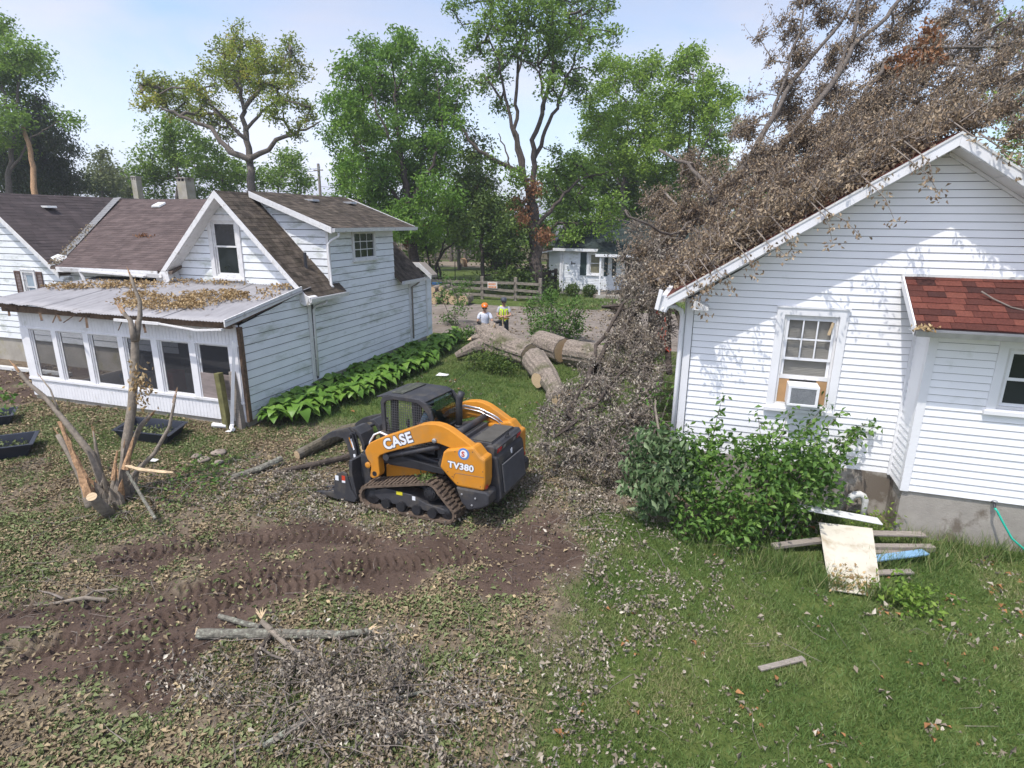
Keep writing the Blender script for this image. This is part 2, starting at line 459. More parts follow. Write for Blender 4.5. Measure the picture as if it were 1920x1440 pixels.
def leaf_arrays(P, L, up=.4, W=.5, fold=.18, droop=0.0, tint=None, rng=RNG, curl=0.0):
    N = len(P)
    L = np.broadcast_to(np.asarray(L, dtype=float), (N,))[:, None]
    n = unit(unit(rng.normal(size=(N, 3))) + np.array([0, 0, up]))
    a = unit(np.cross(n, unit(rng.normal(size=(N, 3)))))
    if droop:
        a = unit(a * (1 - droop) + np.array([0, 0, -droop]))
        n = unit(n - a * np.sum(n * a, axis=1, keepdims=True))
    b = np.cross(n, a)
    f = n * L * fold
    V = np.empty((N, 4, 3))
    V[:, 0] = P
    V[:, 1] = P + a * L * .5 - b * L * W * .5 + f
    V[:, 2] = P + a * L - n * L * curl
    V[:, 3] = P + a * L * .5 + b * L * W * .5 + f
    i = np.arange(N)[:, None] * 4
    F = np.concatenate([i + np.array([[0, 1, 2]]), i + np.array([[0, 2, 3]])], axis=1).reshape(-1, 3)
    if tint is None: tint = rng.random(N)
    return V.reshape(-1, 3), F, np.repeat(tint, 4)

def leaves(name, P, L, m, parent=None, kind='stuff', local=False, **kw):
    tags = {}
    for k in ('label', 'category', 'group'):
        if k in kw: tags[k] = kw.pop(k)
    V, F, T = leaf_arrays(np.asarray(P), L, **kw)
    o = link(name, np_mesh(name, V, F, m, T), parent, local, **tags)
    if kind: o['kind'] = kind
    return o

def clip_poly(poly, a, b, c):
    """keep the side a*x+b*y<=c of a convex polygon"""
    out = []
    for i in range(len(poly)):
        p, q = poly[i], poly[(i + 1) % len(poly)]
        dp, dq = a * p[0] + b * p[1] - c, a * q[0] + b * q[1] - c
        if dp <= 1e-9: out.append(p)
        if (dp < -1e-9 and dq > 1e-9) or (dp > 1e-9 and dq < -1e-9):
            t = dp / (dp - dq)
            out.append((p[0] + (q[0] - p[0]) * t, p[1] + (q[1] - p[1]) * t))
    return out
def clip_rect(poly, s0, s1, z0, z1):
    for a, b, c in ((1, 0, s1), (-1, 0, -s0), (0, 1, z1), (0, -1, -z0)):
        poly = clip_poly(poly, a, b, c)
        if len(poly) < 3: return []
    # drop repeated points
    out = []
    for p in poly:
        if not out or abs(p[0] - out[-1][0]) + abs(p[1] - out[-1][1]) > 1e-5: out.append(p)
    if len(out) > 2 and abs(out[0][0] - out[-1][0]) + abs(out[0][1] - out[-1][1]) < 1e-5: out.pop()
    return out if len(out) > 2 else []

def inv_u(dic): return dic

def siding(wall, poly, o, u, n, course, m, holes=(), z0=None, proud=.018, local=False, joint=0, gap=.009):
    """horizontal boards on a wall: each course one object, lapping like clapboard"""
    o, u, n = Vector(o), Vector(u), Vector(n)
    zs = [p[1] for p in poly]; ss = [p[0] for p in poly]
    z = min(zs) if z0 is None else z0
    k = 0
    while z < max(zs) - .02:
        z1 = min(z + course, max(zs))
        rects = [(min(ss), max(ss), z, z1)]
        for h in holes:
            nr = []
            for r in rects:
                if h[0] >= r[1] or h[1] <= r[0] or h[2] >= r[3] or h[3] <= r[2]: nr.append(r); continue
                if h[0] > r[0]: nr.append((r[0], h[0], r[2], r[3]))
                if h[1] < r[1]: nr.append((h[1], r[1], r[2], r[3]))
                a, b = max(h[0], r[0]), min(h[1], r[1])
                if h[2] > r[2]: nr.append((a, b, r[2], h[2]))
                if h[3] < r[3]: nr.append((a, b, h[3], r[3]))
            rects = nr
        if joint and len(rects) == 1 and rects[0][1] - rects[0][0] > joint * 1.3:
            r = rects[0]; cut = r[0] + (r[1] - r[0]) * random.uniform(.3, .7)
            rects = [(r[0], cut - .002, r[2], r[3]), (cut + .002, r[1], r[2], r[3])]
        jit = random.uniform(-.002, .002)
        for r in rects:
            q = clip_rect(poly, *r)
            if not q: continue
            mm = len(q)
            q = [(a, b - (gap if b > z + course - 1e-4 else 0)) for a, b in q]  # gap bares the dark backing as a painted shade line under each butt
            fr = [o + u * a + Vector((0, 0, b)) + n * (proud + jit - (proud - .003) * (b - z) / course) for a, b in q]
            bk = [o + u * a + Vector((0, 0, b)) - n * .004 for a, b in q]
            fs = [tuple(range(mm)), tuple(range(2 * mm - 1, mm - 1, -1))] + [(i, mm + i, mm + (i + 1) % mm, (i + 1) % mm) for i in range(mm)]
            mb = MB(); mb.add(fr + bk, fs); mb.build('siding_board', m, wall, local)
        z = z1; k += 1

def shingles(name, parent, poly, o, u, v, m, course=.15, tab=.24, th=.010, local=False, individual=False, tabvar=.5, dark=0.0, lift=.0):
    """roof slope: convex polygon in (u along eave, v up the slope); tabs overlap with butt edges"""
    o, u, v = Vector(o), Vector(u).normalized(), Vector(v).normalized()
    n = u.cross(v).normalized()
    if n.z < 0: n = -n
    ss = [p[0] for p in poly]; vv = [p[1] for p in poly]
    big = MB()
    y = min(vv); row = 0
    while y < max(vv) - .01:
        x = min(ss) - (tab * random.random())
        while x < max(ss):
            w = tab * random.uniform(1 - tabvar, 1 + tabvar)
            q = clip_rect(poly, x + .002, x + w - .002, y, min(y + course * 1.02, max(vv)))
            x += w
            if not q: continue
            h = th * random.uniform(.75, 1.3)
            top = [o + u * a + v * b + n * (h + lift - (h - .003) * max(0, (b - y)) / course * .8) for a, b in q]
            bot = [o + u * a + v * b + n * (lift - .002) for a, b in q]
            k = len(q)
            fs = [tuple(range(k))] + [(i, k + i, k + (i + 1) % k, (i + 1) % k) for i in range(k)]
            t = random.random()
            if individual:
                mb = MB(); mb.add(top + bot, fs + [tuple(range(2 * k - 1, k - 1, -1))], t)
                mb.build('shingle', m, parent, local)
            else: big.add(top + bot, fs, t)
        y += course; row += 1
    if not individual:
        ob = big.build(name, m, parent, local)
        ob['kind'] = 'stuff'
        return ob

def text_mesh(name, body, size, m, mtx, parent, local=True, extrude=.003, offset=0.0, shear=0.0, space=1.0):
    cu_ = bpy.data.curves.new(name, 'FONT')
    cu_.body = body; cu_.size = size; cu_.extrude = extrude; cu_.offset = offset; cu_.shear = shear
    cu_.align_x = 'LEFT'; cu_.space_character = space
    tmp = bpy.data.objects.new(name + '_curve', cu_)
    COL.objects.link(tmp)
    dg = bpy.context.evaluated_depsgraph_get()
    me = bpy.data.meshes.new_from_object(tmp.evaluated_get(dg))
    bpy.data.objects.remove(tmp)
    me.transform(mtx)
    me.materials.clear(); me.materials.append(m)
    return link(name, me, parent, local)

def wall_slab(mb, poly, holes, o, u, n, t0, t1):
    """flat wall of a convex outline with rectangular openings left out"""
    ss = [p[0] for p in poly]; zs = [p[1] for p in poly]
    rects = [(min(ss), max(ss), min(zs), max(zs))]
    for h in holes:
        nr = []
        for r in rects:
            if h[0] >= r[1] or h[1] <= r[0] or h[2] >= r[3] or h[3] <= r[2]: nr.append(r); continue
            if h[0] > r[0]: nr.append((r[0], h[0], r[2], r[3]))
            if h[1] < r[1]: nr.append((h[1], r[1], r[2], r[3]))
            a, b = max(h[0], r[0]), min(h[1], r[1])
            if h[2] > r[2]: nr.append((a, b, r[2], h[2]))
            if h[3] < r[3]: nr.append((a, b, h[3], r[3]))
        rects = nr
    for r in rects:
        q = clip_rect(poly, *r)
        if q: mb.prism(q, o, u, (0, 0, 1), n, t0, t1)
# ================================================================== GROUND
MUD_A = [(-7.97, 5.47), (-7.64, 6.39), (-5.97, 7.23), (-4.77, 7.55), (-3.45, 7.99), (-2.42, 8.82), (-1.8, 9.14), (-1.37, 7.7), (-1.99, 6.3), (-2.94, 6.22), (-3.72, 5.78), (-4.55, 5.81), (-4.8, 4.88), (-4.9, 4.23), (-4.75, 3.65), (-4.94, 3.45), (-5.68, 3.64), (-6.39, 3.55), (-7.04, 3.2), (-9.5, 2.4), (-10.5, 3.4), (-8.3, 4.2), (-7.15, 4.6), (-6.58, 5.12), (-7.45, 5.22)]
MUD_B = [(-21.5, 11.2), (-21.5, 13.9), (-18.65, 13.9), (-16.9, 11.5), (-16.9, 10.2), (-18.59, 10.3)]
GRASS_A = [(-2.02, 10.44), (-0.9, 9.65), (0.14, 9.06), (2.17, 10.7), (7.0, 10.7), (9, 5.3), (5, 2), (-1.0, 2), (-1.18, 3.8), (-1.25, 4.34), (-1.44, 5.38), (-1.31, 6.42), (-1.19, 7.61)]
GRASS_B = [(-8.9, 12.2), (-8.9, 21.9), (-2.0, 21.5), (-1.0, 15.04), (-3.9, 12.35), (-5.5, 11.4), (-7.5, 11.2)]
GRASS_C = [(-25, 8.6), (-25, 11.6), (-18.5, 10.4), (-17.3, 9.6), (-15.38, 9.45), (-15.69, 8.6)]
GRASS_D = [(-16.5, 9.4), (-13.5, 10.6), (-9.57, 10.2), (-9.21, 8.9), (-12.02, 8.2), (-15, 8.6)]
TREADS = [[(-9.6, 2.9), (-8.4, 3.35), (-7.3, 3.65)], [(-8.6, 4.0), (-7.6, 4.55), (-6.4, 5.2), (-5.4, 5.6)], [(-7.96, 5.55), (-6.84, 6.32), (-5.48, 7.12), (-4.59, 7.25)], [(-6.37, 5.19), (-5.62, 5.84), (-5.1, 6.08)], [(-7.32, 3.65), (-6.67, 4.1), (-6.18, 4.46), (-5.73, 5.17), (-4.98, 5.92), (-4.06, 6.65), (-2.84, 7.36)], [(-6.17, 3.72), (-5.78, 4.12), (-5.36, 4.54)], [(-5.33, 3.6), (-5.17, 4.06)], [(-1.97, 9.29), (-1.85, 8.36), (-1.71, 7.44)], [(-2.28, 7.71), (-2.32, 8.47), (-2.42, 9.14)], [(-4.79, 6.4), (-3.83, 6.87), (-3.1, 7.59)]]

def hash2(ix, iy, seed):
    h = (ix.astype(np.int64) * 374761393 + iy.astype(np.int64) * 668265263 + seed * 974711) & 0x7fffffff
    h = ((h ^ (h >> 13)) * 1274126177) & 0x7fffffff
    return ((h ^ (h >> 16)) & 0xffff) / 65535.0
def vnoise(x, y, s, seed=0):
    x = x / s; y = y / s
    ix = np.floor(x); iy = np.floor(y); fx = x - ix; fy = y - iy
    fx = fx * fx * (3 - 2 * fx); fy = fy * fy * (3 - 2 * fy)
    a = hash2(ix, iy, seed); b = hash2(ix + 1, iy, seed); c = hash2(ix, iy + 1, seed); d = hash2(ix + 1, iy + 1, seed)
    return (a * (1 - fx) + b * fx) * (1 - fy) + (c * (1 - fx) + d * fx) * fy
def fbm(x, y, s, seed=0, o=4):
    t = 0; w = 0
    for i in range(o):
        t = t + vnoise(x, y, s / 2 ** i, seed + i) * .55 ** i; w += .55 ** i
    return t / w
def sdf(poly, x, y):
    """signed distance to a polygon, negative inside"""
    d = np.full(x.shape, 1e9); ins = np.zeros(x.shape, bool)
    for i in range(len(poly)):
        x0, y0 = poly[i]; x1, y1 = poly[(i + 1) % len(poly)]
        ex, ey = x1 - x0, y1 - y0
        t = np.clip(((x - x0) * ex + (y - y0) * ey) / (ex * ex + ey * ey), 0, 1)
        d = np.minimum(d, np.hypot(x - x0 - t * ex, y - y0 - t * ey))
        c = ((y0 > y) != (y1 > y)) & (x < ex * (y - y0) / (ey if abs(ey) > 1e-9 else 1e-9) + x0)
        ins ^= c
    return np.where(ins, -d, d)
def soft(poly, x, y, w=.35, j=.5, seed=3):
    return np.clip(.5 - (sdf(poly, x, y) + (fbm(x, y, .9, seed) - .5) * j * 2) / w, 0, 1)
def line_sd(pl, x, y):
    best = np.full(x.shape, 1e9); ss = np.zeros(x.shape); sg = np.zeros(x.shape); acc = 0
    for i in range(len(pl) - 1):
        x0, y0 = pl[i]; x1, y1 = pl[i + 1]; ex, ey = x1 - x0, y1 - y0; L = math.hypot(ex, ey)
        t = np.clip(((x - x0) * ex + (y - y0) * ey) / (L * L), 0, 1)
        d = np.hypot(x - x0 - t * ex, y - y0 - t * ey)
        m = d < best
        best = np.where(m, d, best); ss = np.where(m, acc + t * L, ss)
        sg = np.where(m, ((x - x0) * ey - (y - y0) * ex) / L, sg)
        acc += L
    return best, ss, sg
def masks(x, y):
    mud = np.maximum(soft(MUD_A, x, y, .3, .55), soft(MUD_B, x, y, .4, .4))
    # patches where leaves cover the mud again
    mud = mud * np.clip((fbm(x, y, .8, 77) - .24) / .12, 0, 1)
    far = np.clip((y - 11.2) / 1.2, 0, 1) * (x > -9.5)
    grass = np.maximum.reduce([soft(GRASS_A, x, y, .8, .8), soft(GRASS_B, x, y, .6, .6), soft(GRASS_C, x, y, .6, .5) * .9, soft(GRASS_D, x, y, .7, .9) * .6, far * .8, (y > 21.0) * 1.0, (x > 8) * 1., (x < -26) * 1.])
    bare = np.clip((y - 59.5) / 1, 0, 1) * np.clip((68 - y) / 1, 0, 1) * (x < -5)      # raked strip by the plank fence
    grass = grass * (1 - mud) * (1 - bare)
    return mud, grass, bare
def ground_z(x, y):
    x = np.asarray(x, float); y = np.asarray(y, float)
    near = np.clip((26 - y) / 4, 0, 1) * np.clip((x + 26) / 4, 0, 1) * np.clip((12 - x) / 4, 0, 1)
    h = ((fbm(x, y, 2.2, 11) - .5) * .09 + (fbm(x, y, .45, 21) - .5) * .035) * near - .01
    mud = soft(MUD_A, x, y, .3, .4)
    h = h + mud * ((fbm(x, y, .22, 31) - .5) * .05 - .015)
    for k, pl in enumerate(TREADS):
        d, s, sg = line_sd(pl, x, y)
        w = np.clip((.21 - d) / .03, 0, 1) * (.55 + .45 * np.clip((fbm(x, y, .6, 40 + k) - .3) / .2, 0, 1))
        ph = s + np.abs(sg) * .25
        lug = np.clip(np.sin(2 * PI * ph / .125) * 2.5 - .9, -1, 1)
        h = h * (1 - .6 * w) - w * .03 + w * lug * .032 + np.clip((.08 - np.abs(d - .27)) / .08, 0, 1) * .02 * fbm(x, y, .2, 60 + k)
    return h
def gz(x, y): return float(ground_z(np.array([x]), np.array([y]))[0])

def axis_steps(lo, hi, fine, segs):
    out = [lo]
    while out[-1] < hi:
        p = out[-1]; st = fine
        for a, b, s in segs:
            if a <= p < b: st = s; break
        out.append(p + st)
    return np.array(out)
gx = axis_steps(-900, 900, 40, [(-900, -200, 60), (-200, -40, 8), (-40, -22, 1.2), (-22, -8.3, .09), (-8.3, -1.2, .024), (-1.2, 4.8, .075), (4.8, 9, .3), (9, 40, 2), (40, 200, 12), (200, 900, 60)])
gy = axis_steps(-60, 1500, 40, [(-60, -4, 4), (-4, 2.4, .4), (2.4, 9.4, .024), (9.4, 14, .08), (14, 24, .16), (24, 70, .8), (70, 200, 8), (200, 1500, 60)])
XX, YY = np.meshgrid(gx, gy)
ZZ = ground_z(XX, YY)
mud, gra, bare = masks(XX, YY)
nx, ny = len(gx), len(gy)
V = np.stack([XX.ravel(), YY.ravel(), ZZ.ravel()], axis=1)
ii = (np.arange(ny - 1)[:, None] * nx + np.arange(nx - 1)[None, :]).ravel()
F = np.stack([ii, ii + 1, ii + nx + 1, ii + nx], axis=1)
gm, t, b, o = new_mat('yard_soil_and_turf')
at = t.nodes.new('ShaderNodeAttribute'); at.attribute_name = 'zone'
sp = t.nodes.new('ShaderNodeSeparateColor')
t.links.new(at.outputs['Color'], sp.inputs['Color'])
n1 = noise(t, 9, 8, rough=.7)
n2 = noise(t, 1.3, 6)
n3 = noise(t, 38, 5, rough=.7)
litter = ramp(t, n1.outputs['Fac'], [(.28, (.085, .066, .048)), (.48, (.15, .118, .084)), (.62, (.21, .17, .12)), (.78, (.14, .14, .08))]).outputs['Color']
turf = ramp(t, n1.outputs['Fac'], [(.3, (.045, .064, .018)), (.5, (.078, .11, .03)), (.66, (.115, .135, .045)), (.8, (.14, .125, .065))]).outputs['Color']
turf2 = ramp(t, n2.outputs['Fac'], [(.3, (.75, .8, .7)), (.7, (1.2, 1.15, 1.05))]).outputs['Color']
mm = t.nodes.new('ShaderNodeMix'); mm.data_type = 'RGBA'; mm.blend_type = 'MULTIPLY'; mm.inputs[0].default_value = 1
t.links.new(turf, mm.inputs[6]); t.links.new(turf2, mm.inputs[7])
mudc = ramp(t, n2.outputs['Fac'], [(.3, (.064, .043, .033)), (.7, (.112, .078, .060))]).outputs['Color']
mudd = ramp(t, n3.outputs['Fac'], [(.3, (.7, .7, .7)), (.7, (1.25, 1.25, 1.25))]).outputs['Color']
m2 = t.nodes.new('ShaderNodeMix'); m2.data_type = 'RGBA'; m2.blend_type = 'MULTIPLY'; m2.inputs[0].default_value = 1
t.links.new(mudc, m2.inputs[6]); t.links.new(mudd, m2.inputs[7])
c1 = mixc(t, sp.outputs['Green'], litter, mm.outputs[2])
c2_ = mixc(t, sp.outputs['Red'], c1, m2.outputs[2])
c3 = mixc(t, sp.outputs['Blue'], c2_, (.2, .165, .12))
t.links.new(c3, b.inputs['Base Color'])
b.inputs['Roughness'].default_value = .95
b.inputs['Specular IOR Level'].default_value = .15
bump(t, b, n3.outputs['Fac'], .6, .03)
gme = np_mesh('ground', V, F, gm, smooth=True)
za = gme.attributes.new('zone', 'FLOAT_COLOR', 'POINT')
Z4 = np.stack([mud.ravel(), gra.ravel(), bare.ravel(), np.ones(mud.size)], axis=1).astype(np.float32)
za.data.foreach_set('color', Z4.ravel())
ground = link('ground', gme)
ground['kind'] = 'structure'

# gravel lane behind the logs
rx = np.arange(-70, 60.1, .7)
lo = 22.9 + (fbm(rx, rx * 0 + 3, 4, 5) - .5) * 1.6
hi = 33.6 + (fbm(rx, rx * 0 + 9, 4, 6) - .5) * 1.4
rows = 8
RV = []
for k in range(rows + 1):
    f = k / rows
    yy = lo * (1 - f) + hi * f
    RV.append(np.stack([rx, yy, np.full_like(rx, .012) + (0 if 0 < k < rows else -.03)], axis=1))
RV = np.concatenate(RV); n_ = len(rx)
ii = (np.arange(rows)[:, None] * n_ + np.arange(n_ - 1)[None, :]).ravel()
gravel = mat('lane_gravel', (.21, .18, .155), .95, var=.28, scale=2.2, bs=.5, bscale=30, dirt=(.14, .115, .085), dscale=.5, dlo=.5, dhi=.75, spec=.1)
road = link('road', np_mesh('road', RV, np.stack([ii, ii + 1, ii + n_ + 1, ii + n_], axis=1), gravel, smooth=True))
road['kind'] = 'structure'
# ================================================================== WHITE VINYL HOUSE ON THE RIGHT
H1 = thing('house', 'white vinyl sided house with a gable wall, red shingle bay roof and window air conditioner', 'house', (.1328, 10.789, 0), R(-.705))
LX, RXX, RID, EAVZ, RIDZ = -.38, 6.54, 3.08, 3.66, 5.96
UX, UY, UZ = Vector((1, 0, 0)), Vector((0, 1, 0)), Vector((0, 0, 1))
SLO = .652
w = MB()
CAS = (1.08, 2.155, 1.71, 3.49)
wall_slab(w, [(LX, .78), (RXX, .78), (RXX, 3.62), (RID, 5.90), (LX, 3.62)], [(1.14, 2.09, 1.77, 3.43)], (0, .02, 0), UX, UY, 0, .12)
w.box((LX, .14, .78), (LX + .12, 9.4, 3.6)); w.box((RXX - .12, .14, .78), (RXX, 9.4, 3.6))
w.prism([(LX, .78), (RXX, .78), (RXX, 3.62), (RID, 5.90), (LX, 3.62)], (0, 9.4, 0), UX, UZ, UY, 0, .12)
wall1 = w.build('wall', MT['shade_backing'], H1, True)
siding(wall1, [(0, .77), (9.2, .77), (9.2, 3.5), (0, 3.5)], (LX - .018, .14, 0), UY, -UX, .1143, MT['vinyl'], local=True)
siding(wall1, [(LX + .13, .77), (RXX, .77), (RXX, 3.55), (RID, 5.93), (LX + .13, 3.60)], (0, .018, 0), UX, -UY, .1143, MT['vinyl'],
       holes=[CAS, (3.16, 6.6, .7, 3.72), (3.14, 6.6, 3.4, 4.03)], local=True)
f = MB(); f.box((LX + .02, -.0, -.3), (3.2, .4, .775)); f.box((LX + .02, .4, -.3), (LX + .4, 9.4, .775))
f.build('foundation', MT['concrete'], H1, True)
c = MB(); c.box((LX - .02, -.035, .76), (LX + .12, .03, 3.56)); c.box((LX - .03, -.035, .76), (LX - .003, .14, 3.5))
c.build('corner_board', MT['trim'], H1, True)
# roof: deck, shingles, rake boards, soffits, fascia
sl = math.atan(SLO); SL = 3.79 / math.cos(sl)
d = MB()
th_ = .09
d.prism([(-.70, 3.60), (RID, 6.06), (6.86, 3.60), (6.86, 3.52), (RID, 5.98), (-.70, 3.52)], (0, -.45, 0), UX, UZ, UY, 0, 10.2)
roof1 = d.build('roof', MT['underlay'], H1, True)
shingles('shingles', roof1, [(0, 0), (10.25, 0), (10.25, SL + .02), (0, SL + .02)], (-.72, -.47, 3.60), UY, (math.cos(sl), 0, math.sin(sl)), MT['shingle_red'], .145, .3, .012, True)
shingles('shingles', roof1, [(0, 0), (10.25, 0), (10.25, SL + .02), (0, SL + .02)], (6.88, -.47, 3.60), UY, (-math.cos(sl), 0, math.sin(sl)), MT['shingle_red'], .145, .3, .012, True)
rk = MB()
rk.prism([(-.69, 3.45), (RID, 5.90), (RID, 6.065), (-.69, 3.615)], (0, -.475, 0), UX, UZ, UY, 0, .022)
rk.build('rake_board', MT['trim'], H1, True)
rk = MB()
rk.prism([(6.85, 3.45), (RID + .002, 5.90), (RID + .002, 6.065), (6.85, 3.615)], (0, -.475, 0), UX, UZ, UY, 0, .022)
rk.build('rake_board', MT['trim'], H1, True)
# metal drip edge, a thin brighter lip along the rake
for sgn in (1, -1):
    de = MB()
    x0 = -.69 if sgn > 0 else 6.85
    de.prism([(x0, 3.60), (RID, 6.05), (RID, 6.085), (x0, 3.635)], (0, -.487, 0), UX, UZ, UY, 0, .014)
    de.build('drip_edge', MT['white_plastic'], H1, True)
for side in (1, -1):
    k = 0
    x = .02
    while x < 3.6:
        a, b_ = x, min(x + .29, 3.62)
        px0, px1 = RID - side * a, RID - side * b_
        z0, z1 = 5.90 - a * SLO, 5.90 - b_ * SLO
        s_ = MB()
        s_.prism([(px0, z0 - .012 + .003 * (k % 2)), (px1, z1 - .012 + .003 * (k % 2)), (px1, z1 + .02), (px0, z0 + .02)], (0, -.452, 0), UX, UZ, UY, 0, .435)
        s_.build('soffit_panel', MT['trim'], H1, True)
        x += .30; k += 1
    fr = MB()
    xa, xb = RID - side * .02, RID - side * 3.5
    fr.prism([(xa, 5.885 - .02 * SLO), (xb, 5.885 - 3.5 * SLO), (xb, 5.835 - 3.5 * SLO), (xa, 5.835 - .02 * SLO)], (0, -.045, 0), UX, UZ, UY, 0, .04)
    fr.build('frieze_trim', MT['trim'], H1, True)
# torn gutter end and downspout at the left eave
g = MB()
g.beam((-.76, -.40, 3.56), (-.76, 9.6, 3.56), .12, .1)
gut = g.build('gutter', MT['trim'], H1, True)
g = MB()
g.prism([(-.84, 3.62), (-.71, 3.66), (-.66, 3.50), (-.72, 3.36), (-.86, 3.40)], (0, -.47, 0), UX, UZ, UY, 0, .05)
g.beam((-.86, -.47, 3.40), (-.80, -.50, 3.74), .02, .07); g.beam((-.74, -.46, 3.38), (-.66, -.40, 3.52), .03, .09)
g.build('torn_gutter_end', MT['trim'], H1, True)
dsp = MB()
dsp.tube([(-.70, -.36, 3.46), (-.58, -.2, 3.43), (-.47, -.10, 3.36), (-.44, -.07, 3.24), (-.44, -.06, 2.2), (-.44, -.06, .5)], .042, 8)
dsp.build('downspout', MT['trim'], H1, True, smooth=True)
fl = MB()
fl.prism([(LX + .1, 3.42), (-.02, 3.42), (-.02, 3.46), (LX + .1, 3.60)], (0, -.44, 0), UX, UZ, UY, 0, .42)
fl.build('soffit_return', MT['oldtrim'], H1, True)

def dh_window(parent, x0, x1, z0, z1, y, cas, sill, meet, m=MT['trim'], glass=MT['glass'], recess=.07, mull_top=0, bar_top=0, blinds=(), back=MT['dark'], pane_m=None, local=True, headz=None):
    """double hung window: casing outer x0..x1, z0..z1; wall plane y, outside is -y"""
    wn = MB()
    o_ = [(x0, z0), (x1, z0), (x1, z1), (x0, z1)]
    i_ = [(x0 + cas, z0 + sill), (x1 - cas, z0 + sill), (x1 - cas, z1 - cas), (x0 + cas, z1 - cas)]
    wn.ring(o_, i_, (0, y - .028, 0), UX, UZ, UY, 0, .10)
    win = wn.build('window', m, parent, local, bevel=.004)
    s_ = MB(); s_.box((x0 - .03, y - .075, z0 - .012), (x1 + .03, y - .024, z0 + .045)); s_.build('sill', m, win, True)
    hd = MB(); hd.box((x0 - .015, y - .045, z1 - .004), (x1 + .015, y - .02, z1 + .028)); hd.build('head_trim', m, win, True)
    a, b_, c_, d_ = x0 + cas + .003, x1 - cas - .003, z0 + sill + .003, z1 - cas - .003
    j = MB(); jw = .035
    j.ring([(a, c_), (b_, c_), (b_, d_), (a, d_)], [(a + jw, c_ + jw), (b_ - jw, c_ + jw), (b_ - jw, d_ - jw), (a + jw, d_ - jw)], (0, y + .005, 0), UX, UZ, UY, 0, .06)
    j.build('jamb', MT['oldtrim'], win, True)
    a += jw + .002; b_ -= jw + .002; c_ += jw + .002; d_ -= jw + .002
    sw = .045
    for nm, q0, q1, yy in (('upper_sash', meet - .02, d_, y + .02), ('lower_sash', c_, meet + .02, y + .045)):
        if q1 - q0 < .12: continue
        sa = MB()
        sa.ring([(a, q0), (b_, q0), (b_, q1), (a, q1)], [(a + sw, q0 + sw), (b_ - sw, q0 + sw), (b_ - sw, q1 - sw), (a + sw, q1 - sw)], (0, yy, 0), UX, UZ, UY, 0, .022)
        if nm == 'upper_sash':
            for k in range(mull_top):
                xx = a + sw + (b_ - a - 2 * sw) * (k + 1) / (mull_top + 1)
                sa.box((xx - .011, yy - .003, q0 + sw), (xx + .011, yy + .006, q1 - sw))
            for k in range(bar_top):
                zz = q0 + sw + (q1 - q0 - 2 * sw) * (k + 1) / (bar_top + 1)
                sa.box((a + sw, yy - .004, zz - .014), (b_ - sw, yy + .005, zz + .014))
        sa.build('sash', m, win, True)
        p = MB(); p.box((a + sw - .005, yy + .009, q0 + sw - .005), (b_ - sw + .005, yy + .013, q1 - sw + .005))
        p.build('pane', pane_m or glass, win, True)
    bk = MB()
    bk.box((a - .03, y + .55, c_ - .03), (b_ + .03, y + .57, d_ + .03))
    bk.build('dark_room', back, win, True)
    for (q0, q1, yy) in blinds:
        z = q0
        sl_ = MB()
        while z < q1:
            sl_.prism([(yy, z), (yy + .012, z + .024), (yy + .012, z + .027), (yy, z + .003)], (a + .01, 0, 0), UY, UZ, UX, 0, b_ - a - .02)
            z += .028
        q = sl_.build('blind', MT['blind'], win, True)
    return win, (a, b_, c_, d_)
win, (wa, wb_, wc, wd) = dh_window(H1, *CAS[:2], CAS[2], CAS[3], 0, .125, .10, 2.62, mull_top=2, bar_top=1, blinds=((2.28, 3.3, .075),))
# the wall opening cut behind the glass is a shallow box; raised lower sash, plywood fillers and the air conditioner
sa = MB(); sa.box((wa, .012, 2.27), (wb_, .04, 2.34)); sa.build('sash_rail', MT['oldtrim'], win, True)
p = MB(); p.box((wa, .02, wc), (1.40, .035, 2.27)); p.build('filler_panel', MT['ply'], win, True)
p = MB(); p.box((1.83, .02, wc), (wb_, .035, 2.27)); p.build('filler_panel', MT['ply'], win, True)
tp = MB(); tp.beam((1.90, .005, 3.06), (1.945, .005, 3.27), .045, .004, up=(0, 1, 0)); tp.build('wood_strip', MT['splint_pale'], win, True)
AC = thing('air_conditioner', 'small white window air conditioner between two plywood fillers', 'air conditioner', (.1328 + 1.61, 10.789 - .02, 1.86), R(-.705))
a_ = MB(); a_.ring([(-.235, .02), (.235, .02), (.235, .37), (-.235, .37)], [(-.19, .06), (.19, .06), (.19, .325), (-.19, .325)], (0, -.30, 0), UX, UZ, UY, 0, .34)
a_.build('casing', MT['trim'], AC, True, bevel=.006)
a_ = MB(); a_.box((-.19, -.285, .06), (.19, -.1, .325)); coil = a_.build('coil', MT['acgrey'], AC, True)
a_ = MB()
for k in range(13): a_.box((-.188, -.293, .07 + k * .02), (.188, -.286, .076 + k * .02))
a_.build('grille', MT['metalgrey'], AC, True)
